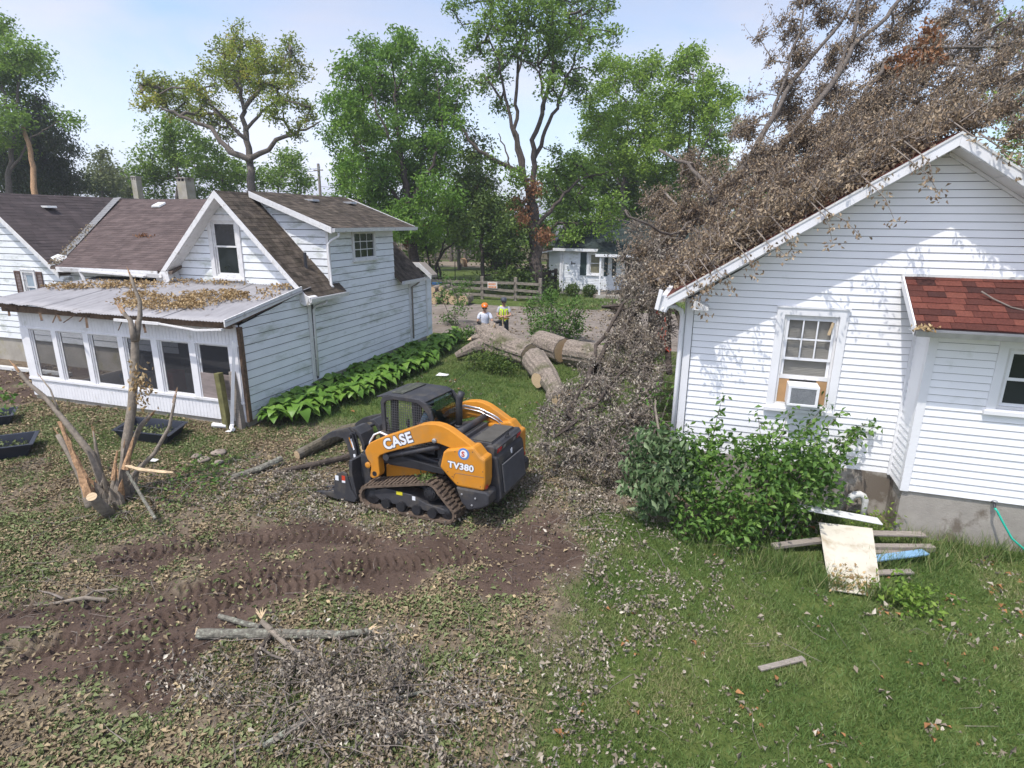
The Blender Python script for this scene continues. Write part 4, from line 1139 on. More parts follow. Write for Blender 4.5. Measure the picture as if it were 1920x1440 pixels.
# drifts of tan leaves on the porch roof
def drift(cx, cy, sx, sy, n, name, label, m=MT['rooftan'], size=.085, ang=0):
    Q = []
    ca, sa_ = math.cos(ang), math.sin(ang)
    while len(Q) < n:
        a, b_ = random.gauss(0, 1), random.gauss(0, 1)
        if a * a + b_ * b_ > 4.5 or vnoise(np.array([a * 2.3 + cx]), np.array([b_ * 2 + cy]), 1, 5)[0] < .42: continue
        x = cx + sx * a * ca - sy * b_ * sa_; y = cy + sx * a * sa_ + sy * b_ * ca
        if not (10.5 < y < 13.5 and -17.6 < x < -10.1): continue
        z = 2.62 + (y - 10.45) / 3.1 * .5 + .02 + .16 * max(0, min(1, (-15.2 - x) / 2.4)) * (1 - (y - 10.45) / 3.1)
        Q.append((x, y, z + random.random() * .06))
    lv = leaves(name, np.array(Q), size, m, kind=None, up=1.0, W=.55, fold=.3)
    tag(lv, label, 'leaf drift', 'leaf drifts on the porch roof')
    return lv
drift(-12.9, 11.35, .8, .3, 900, 'leaf_drift', 'wide drift of tan leaves near the front middle of the metal porch roof')
drift(-11.75, 12.15, .75, .32, 900, 'leaf_drift', 'broad tan leaf drift on the porch roof below the gable window', ang=.25)
drift(-15.7, 12.6, 1.0, .22, 600, 'leaf_drift', 'long leaf drift along the back left part of the metal porch roof', ang=.2)
drift(-14.2, 11.9, .35, .13, 220, 'leaf_drift', 'small leaf drift alone in the middle of the metal porch roof')
drift(-11.9, 11.4, .35, .14, 220, 'leaf_drift', 'small leaf drift towards the front right of the metal porch roof', ang=-.2)
drift(-17.0, 12.0, .42, .12, 260, 'leaf_drift', 'thin leaf drift at the far left edge of the metal porch roof', ang=.3)
drift(-13.4, 13.3, .8, .06, 160, 'leaf_drift', 'sparse line of leaves along the top of the porch roof against the house wall')
drift(-10.75, 13.2, .18, .08, 70, 'leaf_drift', 'small leaf heap at the top right corner of the porch roof')
Q = [(-17.6 + random.gauss(0, .16), 15.2 + random.gauss(0, .04), 4.24 + random.random() * .04) for _ in range(60)]
Q = [(x, y, MEZ + (y - MEY) / (MRY - MEY) * (MRZ - MEZ) + .03 + random.random() * .04) for x, y, z in Q]
tag(leaves('leaf_drift', np.array(Q), .09, MT['lf_rust'], kind=None, up=.6), 'small rust red leaf sprig lying on the brown shingle roof', 'leaf drift')
A = Vector((-19.05, 13.3, 3.42)); B_ = Vector((-20.6, 15.9, 4.6))
Q = []
for _ in range(260):
    f_ = random.random() ** 1.6; p = A.lerp(B_, f_); Q.append((p.x + random.gauss(0, .1), p.y + random.gauss(0, .06), p.z + .02 + random.random() * .05))
tag(leaves('leaf_drift', np.array(Q), .08, MT['litter_tan'], kind=None, up=.5), 'dark leaf litter collected in the valley between two brown roofs', 'leaf drift')
# furniture half seen behind the porch screens
ch = thing('porch_chair', 'blue padded seat half seen behind the third porch screen', 'chair', (-14.55, 11.75, .22))
c = MB(); c.box((-14.9, 11.5, .62), (-14.2, 12.0, .76)); c.build('seat', mat('faded_blue_vinyl', (.2, .27, .34), .6), ch, bevel=.04)
c = MB(); c.box((-14.9, 12.0, .66), (-14.2, 12.1, 1.25)); c.build('backrest', MT['charcoal'], ch, bevel=.03)
for x in (-14.85, -14.25):
    for y in (11.55, 11.95):
        c = MB(); c.tube([(x, y, .62), (x, y, .22)], .02, 6); c.build('leg', MT['metalgrey'], ch)
c = MB(); c.box((-13.9, 11.9, .22), (-13.45, 12.3, .8)); tag(c.build('box', mat('orange_red_box', (.35, .07, .035), .7), bevel=.01), 'dull orange box standing inside the screened porch', 'box')
# things leaning at the porch corner
for (x, y, h, r, lab, mt_, lean) in ((-10.57, 10.66, 1.33, .085, 'mossy green wooden post leaning on the left side of the loose downspout', mat('mossy_wood', (.16, .15, .06), .9, var=.4, scale=6, bs=.5), (-.13, .05)), (-10.27, 10.78, 1.36, .085, 'plain grey wooden post leaning on the right side of the loose downspout', MT['greywood'], (-.12, .07))):
    q = MB(); q.beam((x, y, -.05), (x + lean[0], y + lean[1], h), .15, .15, up=(0, 1, 0))
    tag(q.build('wood_post', mt_, bevel=.01), lab, 'post', 'posts leaning at the porch corner')
q = MB(); q.tube([(-10.12, 10.70, 2.12), (-10.28, 10.66, 1.0), (-10.40, 10.63, .12), (-10.36, 10.55, .06), (-10.22, 10.46, .05)], .05, 4)
tag(q.build('loose_downspout', MT['trim']), 'loose white downspout standing upright in front of the porch corner', 'downspout')
q = MB(); q.tube([(-10.95, 10.62, .03), (-10.8, 10.6, .05), (-10.55, 10.62, .05)], [.07, .06, .05], 8)
tag(q.build('plastic_scrap', MT['white_plastic']), 'short white plastic gutter scrap on the ground by the porch corner', 'scrap')
q = MB(); q.beam((-24, 12.75, .06), (-18.75, 12.88, .06), .14, .1)
tag(q.build('gutter_length', MT['white_plastic']), 'long white gutter length lying on bare soil beside the old house', 'gutter')
# ================================================================== TRACKED LOADER (x forward, y left, z up)
LD = thing('track_loader', 'orange and charcoal compact track loader with a grapple bucket and muddy tracks', 'loader', (-3.524, 8.951, -.005), R(176), rx=R(2.2))
CH, CD, OR_ = MT['charcoal'], MT['charcoal_d'], MT['orange']
def LB(): return MB()
# chassis
b = LB(); b.prism([(1.42, .30), (1.50, .62), (.9, .92), (-.35, .95), (-.45, .30)], (0, -.52, 0), UX, UZ, UY, 0, 1.04)
b.build('chassis', CD, LD, True, bevel=.015)
b = LB(); b.prism([(1.50, .40), (1.50, .66), (.45, .70), (.45, .40)], (0, -.545, 0), UX, UZ, UY, 0, 1.09); b.build('orange_frame', OR_, LD, True, bevel=.008)
for s in (1, -1):
    b = LB(); b.prism([(1.46, .80), (1.44, .96), (1.0, 1.0), (.2, .86), (-.3, .90), (-.3, .68), (.5, .70), (1.40, .69)], (0, .54 * s, 0), UX, UZ, UY, 0, .06 * s)
    b.build('side_step', CH, LD, True, bevel=.01)
    b = LB(); b.prism([(1.40, .78), (1.34, .98), (.24, .86), (.22, .76)], (0, .66 * s, 0), UX, UZ, UY, 0, .10 * s); b.build('lower_link', CD, LD, True, bevel=.01)
# engine hood, tailgate, grille
b = LB(); b.prism([(.50, .9), (.50, 1.30), (.30, 1.345), (.02, 1.345), (.0, 1.28), (-.10, 1.28), (-.12, 1.335), (-.50, 1.335), (-.52, .9)], (0, -.50, 0), UX, UZ, UY, 0, 1.0)
b.build('engine_hood', CH, LD, True, bevel=.012)
b = LB(); b.box((-.49, -.47, 1.337), (-.14, .47, 1.352)); b.build('hood_mat', mat('dusty_hood_panel', (.075, .07, .06), .8, var=.2, scale=6), LD, True, bevel=.004)
b = LB(); b.box((.06, -.42, 1.347), (.30, .42, 1.358)); b.build('hood_mat', mat('dusty_hood_panel_small', (.065, .062, .055), .8, var=.2), LD, True)
b = LB(); b.prism([(-.45, 1.31), (-.56, 1.32), (-.60, 1.285), (-.585, 1.15), (-.635, 1.12), (-.655, 1.04), (-.73, .44), (-.66, .35), (-.35, .33), (-.35, 1.2)], (0, -.585, 0), UX, UZ, UY, 0, 1.17)
tg = b.build('tailgate', CH, LD, True, bevel=.018)
b = LB(); b.prism([(-.675, 1.0), (-.735, .50), (-.69, .49), (-.63, 1.0)], (0, -.47, 0), UX, UZ, UY, 0, .94); b.build('grille_recess', MT['black'], tg, True)
for k in range(22):
    f_ = (k + .5) / 22; x = -.668 - .062 * f_; z = .99 - .48 * f_
    b = LB(); b.prism([(x + .02, z), (x - .026, z - .006), (x - .026, z + .003), (x + .02, z + .012)], (0, -.47, 0), UX, UZ, UY, 0, .94); b.build('grille_slat', MT['grille'], tg, True)
b = LB(); b.prism([(-.575, 1.30), (-.622, 1.275), (-.605, 1.17), (-.57, 1.16)], (0, -.55, 0), UX, UZ, UY, 0, 1.10); lb_ = b.build('light_bar', CH, LD, True, bevel=.008)
for y in (.43, -.43):
    b = LB(); b.prism([(-.612, 1.262), (-.628, 1.255), (-.614, 1.185), (-.60, 1.18)], (0, y - .085, 0), UX, UZ, UY, 0, .17); b.build('tail_light', MT['taillight'], LD, True, bevel=.012)
for y in (.22, -.22):
    b = LB(); b.prism([(-.612, 1.25), (-.624, 1.247), (-.612, 1.192), (-.60, 1.19)], (0, y - .05, 0), UX, UZ, UY, 0, .10); b.build('licence_lamp', MT['metalgrey'], LD, True)
b = LB(); b.tube([(-.56, -.06, 1.33), (-.575, -.05, 1.365), (-.575, .05, 1.365), (-.56, .06, 1.33)], .014, 6); b.build('hood_handle', CD, LD, True)
# emblem on the tailgate, small silver badge with two horns
b = LB(); ex, ez = -.648, 1.075
for poly in ([(-.035, .045), (-.012, .02), (.012, .02), (.035, .045), (.028, .0), (.012, -.04), (-.012, -.04), (-.028, 0)],):
    b.prism([(p * 1.0, q) for p, q in poly], (ex, 0, ez), UY, (.18, 0, 1), UX, 0, -.012)
b.build('badge', MT['decalw'], LD, True)
for s in (1, -1):
    b = LB(); b.box((-.50, .58 * s, .95), (-.36, .50 * s, 1.25)); b.build('tailgate_hinge', CH, LD, True, bevel=.01)
# side panels, bumpers
SP = [(.23, .95), (.17, 1.21), (.11, 1.27), (-.37, 1.385), (-.50, 1.24), (-.58, 1.21), (-.585, .82), (-.56, .67), (-.08, .67), (.07, .80)]
for s in (1, -1):
    b = LB(); b.prism(SP, (0, .62 * s, 0), UX, UZ, UY, 0, .295 * s)
    p_ = b.build('side_panel', OR_, LD, True, bevel=.035)
    b = LB(); b.prism([(-.06, .665), (-.61, .665), (-.66, .62), (-.655, .45), (-.55, .38), (-.28, .29), (-.16, .42)], (0, .60 * s, 0), UX, UZ, UY, 0, .325 * s); bp = b.build('bumper', CH, LD, True, bevel=.03)
    b = LB()
    for x, z in ((-.18, .56), (-.42, .53), (-.36, .40)): b.lathe([(.018, 0), (.018, .012), (.009, .016)], (x, .926 * s, z), (0, s, 0), 8)
    b.build('bolt', MT['metalgrey'], bp, True)
    b = LB(); b.box((-.588, .80 * s, .70), (-.583, .89 * s, .76)); b.build('reflector', MT['decalr'], LD, True)
    b = LB(); b.prism([(-.50, .47), (-.62, .50), (-.60, .60), (-.50, .58)], (0, .60 * s, 0), UX, UZ, UY, 0, -.3 * s); b.build('counterweight', CD, LD, True)
# lift arms
AT = [(1.70, .99), (1.66, 1.07), (1.60, 1.145), (1.48, 1.21), (1.30, 1.30), (1.0, 1.43), (.70, 1.56), (.62, 1.60), (.50, 1.635), (.33, 1.655), (.20, 1.64), (.08, 1.60), (-.14, 1.48), (-.34, 1.365), (-.44, 1.26), (-.50, 1.12),
      (-.30, 1.05), (-.14, 1.20), (.08, 1.29), (.26, 1.33), (.42, 1.335), (.68, 1.245), (1.0, 1.12), (1.26, 1.02), (1.40, .95), (1.44, .90), (1.42, .62), (1.44, .56), (1.56, .50), (1.62, .53), (1.60, .66), (1.60, .77), (1.66, .84), (1.70, .93)]
for s in (1, -1):
    b = LB(); b.prism(AT, (0, .70 * s, 0), UX, UZ, UY, 0, .17 * s)
    arm = b.build('lift_arm', OR_, LD, True, bevel=.016)
    b = LB(); b.lathe([(.055, 0), (.055, .02), (.03, .03)], (1.645, .868 * s, .74), (0, s, 0), 12); b.build('pivot_pin', OR_, arm, True)
    b = LB(); b.lathe([(.04, 0), (.04, .03), (.02, .04)], (.34, .868 * s, 1.375), (0, s, 0), 12); b.build('pivot_pin', MT['metalgrey'], arm, True)
    b = LB(); b.lathe([(.045, 0), (.045, .006)], (1.52, .868 * s, .60), (0, s, 0), 12); b.build('arm_hole', CD, arm, True)
    b = LB(); b.tube([(.30, .78 * s, 1.25), (.9, .78 * s, 1.06), (1.30, .78 * s, .935)], [.05, .05, .05], 10); b.build('lift_cylinder', CH, LD, True, smooth=True)
    b = LB(); b.lathe([(.06, -.05), (.06, .05)], (1.30, .80 * s, .925), (0, 1, 0), 12); b.lathe([(.053, 0), (.056, .02)], (.98, .78 * s, 1.035), (.95, 0, -.3), 10); b.build('cylinder_eye', CH, LD, True)
    b = LB(); b.prism([(.36, .92), (.30, 1.08), (.14, 1.12), (.10, .86), (.30, .84)], (0, .60 * s, 0), UX, UZ, UY, 0, .14 * s); b.build('link_bracket', CH, LD, True, bevel=.01)
    b = LB(); b.lathe([(.05, 0), (.05, .03), (.02, .04)], (.24, .74 * s, 1.0), (0, s, 0), 10); b.build('link_pin', MT['bark_dark'], LD, True)
b = LB(); b.tube([(.14, -.7, 1.40), (.14, .7, 1.40)], .062, 14); b.build('cross_tube', CH, LD, True, smooth=True)
for dz, dy in ((0, 0), (.028, .02), (-.03, .03)):
    b = LB(); b.tube([(1.0, -.66 + dy, 1.36 + dz), (.55, -.66 + dy, 1.54 + dz), (.25, -.66 + dy, 1.52 + dz), (0, -.66 + dy, 1.44 + dz), (-.12, -.66 + dy, 1.39 + dz), (-.25, -.66 + dy, 1.28 + dz)], .012, 6); b.build('hydraulic_tube', MT['steel'], LD, True, smooth=True)
b = LB(); b.tube([(.30, .66, 1.50), (.0, .66, 1.47), (-.2, .66, 1.36), (-.34, .64, 1.2), (-.36, .62, 1.05)], .028, 8); b.build('rubber_hose', MT['rubber'], LD, True, smooth=True)
for k in range(3):
    b = LB(); b.tube([(1.3, .70 - .04 * k, 1.25), (1.5, .70 - .04 * k, 1.30), (1.62, .70 - .04 * k, 1.24), (1.74, .66 - .04 * k, 1.08), (1.80, .62 - .05 * k, .9)], .018, 6); b.build('hydraulic_hose', MT['decalw'] if k == 0 else MT['rubber'], LD, True, smooth=True)
# ---- cab
def cabprof(d):
    return [(1.56 - d, .98 + d), (1.60 - d, 1.80 - d * .5), (1.55 - d, 1.89 - d), (1.40 - d, 1.93 - d), (.84 + d * .4, 1.92 - d), (.70 + d, 1.86 - d), (.60 + d, 1.72 - d * .6), (.54 + d, 1.50), (.52 + d, 1.20), (.54 + d, .98 + d)]
for s in (1, -1):
    b = LB(); b.ring(cabprof(0), cabprof(.075), (0, .47 * s, 0), UX, UZ, UY, 0, .055 * s); b.build('cab_frame', CH, LD, True, bevel=.012)
    b = LB()
    for k in range(1, 22):
        x = .60 + k * .043
        b.box((x - .003, .492 * s, 1.04), (x + .003, .498 * s, 1.86 if x > .78 else 1.6))
    for k in range(1, 19):
        z = 1.03 + k * .044
        b.box((.60, .490 * s, z - .003), (1.52, .496 * s, z + .003))
    b.build('side_screen', mat('screen_bars', (.09, .09, .095), .5) if s > 0 else bpy.data.materials['screen_bars'], LD, True)
b = LB(); b.prism([(1.60, 1.86), (1.56, 1.91), (1.40, 1.94), (.84, 1.93), (.72, 1.88), (.74, 1.85), (1.40, 1.88), (1.54, 1.86)], (0, -.50, 0), UX, UZ, UY, 0, 1.0); cr_ = b.build('cab_roof', CH, LD, True, bevel=.012)
b = LB(); b.box((1.22, -.40, 1.945), (1.44, .40, 1.955)); b.build('roof_window', mat('dusty_roof_window', (.06, .062, .05), .35, var=.5, scale=14, dirt=(.16, .16, .12), dscale=16, dlo=.52, dhi=.62), cr_, True)
b = LB(); b.prism([(1.44, 1.93), (1.68, 1.88), (1.67, 1.86), (1.44, 1.90)], (0, -.52, 0), UX, UZ, UY, 0, 1.04); b.build('roof_visor', CH, LD, True, bevel=.006)
b = LB(); b.prism([(.79, 1.89), (.70, 1.82), (.635, 1.70), (.585, 1.48), (.57, 1.36), (.60, 1.36), (.615, 1.48), (.66, 1.69), (.72, 1.80), (.80, 1.87)], (0, -.45, 0), UX, UZ, UY, 0, .9)
b.build('rear_window', MT['cabglass'], LD, True)
b = LB(); b.prism([(.53, .98), (.53, 1.36), (.60, 1.36), (.62, .98)], (0, -.48, 0), UX, UZ, UY, 0, .96); b.build('cab_back', CD, LD, True)
b = LB(); b.box((.6, -.46, .96), (1.55, .46, 1.0)); b.build('cab_floor', CD, LD, True)
for s in (1, -1):
    b = LB(); b.box((1.34, .36 * s, 1.0), (1.44, .44 * s, 1.85)); b.build('cab_post', CD, LD, True)
b = LB(); b.box((.68, -.24, 1.0), (1.05, .24, 1.18)); b.box((.64, -.24, 1.16), (.76, .24, 1.62)); b.build('seat', MT['black'], LD, True, bevel=.04)
for s in (1, -1):
    b = LB(); b.tube([(1.15, .30 * s, 1.05), (1.2, .28 * s, 1.36)], .02, 6); b.lathe([(.03, 0), (.035, .06), (.02, .12)], (1.2, .28 * s, 1.34), n=8); b.build('control_lever', MT['black'], LD, True)
b = LB(); b.tube([(.40, -.12, 1.30), (.40, -.12, 1.76), (.385, -.12, 1.86), (.35, -.12, 1.95)], [.06, .06, .06, .062], 12); b.lathe([(.085, 0), (.08, .02)], (.40, -.12, 1.335), n=12); b.build('exhaust_pipe', CH, LD, True, smooth=True)
b = LB(); b.tube([(.76, -.40, 1.92), (.60, -.56, 2.10), (.40, -.74, 2.3)], [.006, .004, .003], 5); b.build('antenna', MT['black'], LD, True)
# ---- tracks
def loop():
    segs = []
    def arc(cx, cz, r, a0, a1, n):
        for k in range(n + 1):
            a = R(a0 + (a1 - a0) * k / n); segs.append((cx + r * math.cos(a), cz + r * math.sin(a)))
    arc(.10, .165, .165, -90, -205, 7)       # rear idler
    arc(.42, .455, .195, 155, 82, 6)         # raised drive sprocket
    arc(1.585, .195, .195, 85, -90, 9)       # front idler
    return segs
LP_ = loop()
def resample(pts, step):
    P_ = [Vector((p[0], 0, p[1])) for p in pts] + [Vector((pts[0][0], 0, pts[0][1]))]
    out = []; carry = 0
    for i in range(len(P_) - 1):
        a, c = P_[i], P_[i + 1]; L = (c - a).length
        while carry < L:
            out.append((a.lerp(c, carry / L), (c - a).normalized())); carry += step
        carry -= L
    return out
for s in (1, -1):
    b = LB()
    y0, y1 = .55 * s, .965 * s
    m = len(LP_)
    cx_, cz_ = .75, .27
    rs = resample(LP_, .045)
    out = []; inn = []
    for p, d in rs:
        nrm = Vector((-d.z, 0, d.x))
        if nrm.dot(p - Vector((cx_, 0, cz_))) < 0: nrm = -nrm
        out.append(p); inn.append(p - nrm * .035)
    k = len(out)
    vs = [(p.x, y0, p.z) for p in out] + [(p.x, y1, p.z) for p in out] + [(p.x, y1, p.z) for p in inn] + [(p.x, y0, p.z) for p in inn]
    fs = []
    for i in range(k):
        j = (i + 1) % k
        for a_, c_ in ((0, 1), (1, 2), (2, 3), (3, 0)): fs.append((a_ * k + i, a_ * k + j, c_ * k + j, c_ * k + i))
    b.add(vs, fs)
    trk = b.build('track', MT['muddy'], LD, True)
    # lugs, one mesh shared, each placed on the belt; pieces staggered left and right
    lm = MB(); lm.box((-.024, -.098, -.01), (.024, .098, .026)); lme = lm.mesh('tread_lug', MT['muddy'])
    rl = resample(LP_, .083)
    if s > 0:
        for i, (p, d) in enumerate(rl):
            nrm = Vector((-d.z, 0, d.x))
            if nrm.dot(p - Vector((cx_, 0, cz_))) < 0: nrm = -nrm
            for q, off in ((.86, 0), (.655, .03)):
                o = link('tread_lug', lme, trk, True)
                yv = Vector((0, 1, 0)); xv = yv.cross(nrm).normalized()
                Mx = Matrix((xv, yv, nrm)).transposed().to_4x4()
                Mx.translation = p + d * off + Vector((0, q * s, 0))
                o.matrix_local = Mx @ Matrix.Rotation(random.uniform(-.12, .12), 4, 'Z')
    else:
        lq = MB()
        for p, d in rl:
            lq.beam((p.x, -.95, p.z), (p.x, -.56, p.z), .05, .07, up=(d.z, 0, -d.x))
        o = lq.build('tread_lugs', MT['muddy'], trk, True); o['kind'] = 'stuff'
    # track frame with scalloped lower edge, rollers, idlers, sprocket
    b = LB()
    top = [(1.52, .30), (1.30, .38), (.80, .36), (.50, .25), (.16, .215), (.06, .165)]
    low = [(.12, .13), (.20, .115)]
    for cx in (.36, .66, .96, 1.26):
        low += [(cx - .10, .12), (cx - .06, .16), (cx, .175), (cx + .06, .16), (cx + .10, .12)]
    low += [(1.40, .15), (1.50, .2)]
    b.prism(low + top, (0, .60 * s, 0), UX, UZ, UY, 0, .30 * s)
    tf = b.build('track_frame', CH, LD, True, bevel=.012)
    for cx in (.36, .66, .96, 1.26):
        b = LB(); b.lathe([(.03, -.2), (.085, -.2), (.085, -.05), (.05, -.04), (.05, .04), (.085, .05), (.085, .2), (.03, .2)], (cx, .76 * s, .125), (0, 1, 0), 14); b.build('roller', CD, LD, True)
    for cx, cz, r in ((.10, .165, .13), (1.585, .195, .155)):
        b = LB(); b.lathe([(.03, -.12), (r, -.12), (r, .12), (r * .6, .13), (.03, .15)], (cx, .76 * s, cz), (0, 1, 0), 18); b.build('idler', CD, LD, True)
    b = LB(); b.lathe([(.03, -.15), (.155, -.15), (.155, .1), (.12, .12), (.11, .15), (.04, .165)], (.42, .76 * s, .455), (0, s, 0), 18)
    for q in range(6): b.lathe([(.014, 0), (.014, .02)], (.42 + .07 * math.cos(q), .91 * s, .455 + .07 * math.sin(q)), (0, s, 0), 6)
    b.build('drive_sprocket', CD, LD, True)
    b = LB(); b.box((.95, .902 * s, .315), (1.07, .906 * s, .375)); b.build('decal', MT['decaly'], tf, True)
    b = LB(); b.box((.70, .902 * s, .27), (.76, .906 * s, .34)); b.build('decal', MT['decalw'], tf, True)
# mud and torn grass clods on the left track
b = LB()
Pm = np.array([(random.gauss(.55, .07), random.uniform(.66, .94), random.uniform(.66, .72)) for _ in range(90)])
lv = leaves('torn_grass', Pm, .07, MT['grass'], LD, kind=None, local=True, up=.2)
# ---- grapple bucket
BK = [(2.60, .05), (2.58, .10), (2.34, .14), (2.31, .40), (2.26, .50), (2.14, .56), (2.05, .53), (1.96, .24), (1.86, .10), (1.90, .03), (2.3, .02)]
for y in (.93, -.93):
    b = LB(); b.prism(BK, (0, y - .02, 0), UX, UZ, UY, 0, .04); sp_ = b.build('bucket_side', CH, LD, True, bevel=.006)
    if y > 0:
        for x, z, m in ((2.22, .38, 'decalw'), (2.08, .40, 'decalr')):
            b = LB(); b.box((x, y + .021, z), (x + .07, y + .024, z + .09)); b.build('warning_decal', MT[m], sp_, True)
        b = LB(); b.box((2.08, y + .0211, .36), (2.15, y + .0245, .398)); b.build('warning_decal', MT['decalw'], sp_, True)
b = LB(); b.prism([(1.88, .03), (2.62, .03), (2.62, .05), (1.92, .07)], (0, -.91, 0), UX, UZ, UY, 0, 1.82); b.build('bucket_floor', CH, LD, True)
b = LB(); b.prism([(1.86, .06), (1.92, .06), (2.03, .50), (2.02, .78), (1.95, .78), (1.96, .52)], (0, -.91, 0), UX, UZ, UY, 0, 1.82); b.build('bucket_back', CH, LD, True, bevel=.008)
for y in np.linspace(-.85, .85, 8):
    b = LB(); b.prism([(2.58, .03), (2.80, .035), (2.60, .075)], (0, y - .04, 0), UX, UZ, UY, 0, .08); b.build('bucket_tooth', CH, LD, True)
for y in (.62, .42, .2, -.2, -.5):
    b = LB(); b.prism([(1.74, .35), (1.80, .80), (1.94, .84), (1.96, .5), (1.88, .25)], (0, y, 0), UX, UZ, UY, 0, .05); b.build('coupler_rib', CH, LD, True, bevel=.006)
b = LB(); b.box((1.72, -.6, .62), (1.84, .62, .72)); b.box((1.70, -.6, .40), (1.80, .62, .48)); b.box((1.76, -.6, .80), (1.92, .64, .88)); b.build('coupler', CH, LD, True, bevel=.01)
CLAW = [(2.86, .93), (2.80, 1.00), (2.66, 1.10), (2.50, 1.16), (2.36, 1.20), (2.26, 1.24), (2.16, 1.16), (2.10, .95), (2.06, .72), (2.02, .56), (2.16, .52), (2.22, .72), (2.28, .92), (2.36, 1.04), (2.48, 1.05), (2.64, 1.00), (2.78, .92)]
for y in (.58, .50, -.42, -.50):
    b = LB(); b.prism(CLAW, (0, y, 0), UX, UZ, UY, 0, .03); cl = b.build('grapple_claw', CH, LD, True, bevel=.005)
    if y == .58:
        b = LB(); b.prism([(2.17, 1.06), (2.11, .86), (2.135, .85), (2.205, 1.05)], (0, y + .032, 0), UX, UZ, UY, 0, .003); b.build('decal', MT['decalw'], cl, True)
        b = LB(); b.prism([(2.215, 1.10), (2.145, .90), (2.165, .89), (2.235, 1.09)], (0, y + .032, 0), UX, UZ, UY, 0, .003); b.build('decal', MT['orange'], cl, True)
        b = LB(); b.prism([(2.10, .78), (2.08, .68), (2.125, .67), (2.145, .77)], (0, y + .032, 0), UX, UZ, UY, 0, .003); b.build('decal', MT['decalw'], cl, True)
for y0, y1 in ((.12, .49), (-.40, -.08)):
    b = LB(); b.prism([(2.28, 1.20), (2.18, 1.22), (2.06, 1.12), (1.98, .92), (2.0, .82), (2.05, .83), (2.05, .92), (2.12, 1.08), (2.22, 1.16)], (0, y0, 0), UX, UZ, UY, 0, y1 - y0); b.build('grapple_plate', CH, LD, True, bevel=.008)
    b = LB(); b.tube([(2.0, (y0 + y1) / 2, .5), (2.1, (y0 + y1) / 2, 1.0)], [.045, .035], 10); b.build('grapple_cylinder', MT['steel'], LD, True, smooth=True)
b = LB(); b.tube([(2.19, -.55, 1.12), (2.19, .66, 1.12)], .03, 10); b.tube([(2.06, -.55, .62), (2.06, .66, .62)], .035, 10); b.build('grapple_shaft', CH, LD, True)
# ---- lettering
def side_text(name, body, size, x, z, slope, y, fill, edge, off, eoff, shear=0, sp_=1.0, sx=1.0):
    # text runs towards the rear (-x) on the left face
    a = math.atan(slope)
    X = Vector((-math.cos(a), 0, math.sin(a))); Z = Vector((math.sin(a), 0, math.cos(a))); Y = Vector((0, 1, 0))
    Mx = Matrix((X * sx, Z, Y)).transposed().to_4x4()
    M0 = Mx.copy(); M0.translation = Vector((x, y + .0035, z))
    M1_ = Mx.copy(); M1_.translation = Vector((x, y + .0015, z))
    text_mesh(name, body, size, fill, M0, LD, True, .0015, off, shear, sp_)
    text_mesh(name, body, size, edge, M1_, LD, True, .0012, eoff, shear, sp_)
side_text('lettering', 'CASE', .245, 1.285, 1.075, .415, .871, MT['decalw'], MT['decalo'], .009, .020, sp_=1.06)
side_text('lettering', 'TV380', .145, .075, .985, -.03, .916, MT['decalw'], MT['decalo'], .006, .013, sp_=1.05, sx=1.12)
def disc(r, x, z, y, m, n=28, r0=0):
    b = LB(); b.lathe([(r, 0), (r, .002)], (x, y, z), (0, 1, 0), n); return b.build('roundel', m, LD, True)
disc(.098, -.205, 1.245, .9155, MT['decalb']); disc(.066, -.205, 1.245, .918, MT['decalw'])
side_text('lettering', 'S', .12, -.168, 1.203, 0, .9195, MT['decalr'], MT['decalr'], .003, .003)
# panel seam and screws on the near side panel
b = LB(); b.tube([(-.02, .9155, .80), (-.04, .9155, .87), (-.07, .9155, .90), (-.56, .9155, .905)], .0035, 4); b.build('panel_seam', MT['decalo'], LD, True)
b = LB()
for x, z in ((.08, .9), (.0, .83), (-.05, 1.26), (-.1, .74), (-.5, .74), (-.54, 1.0), (-.36, 1.30)): b.lathe([(.009, 0), (.009, .003)], (x, .915, z), (0, 1, 0), 6)
b.build('panel_screw', MT['decalo'], LD, True)
b = LB(); b.box((-.30, -.93, 1.22), (-.16, -.917, 1.34)); b.build('decal', MT['decalw'], LD, True)
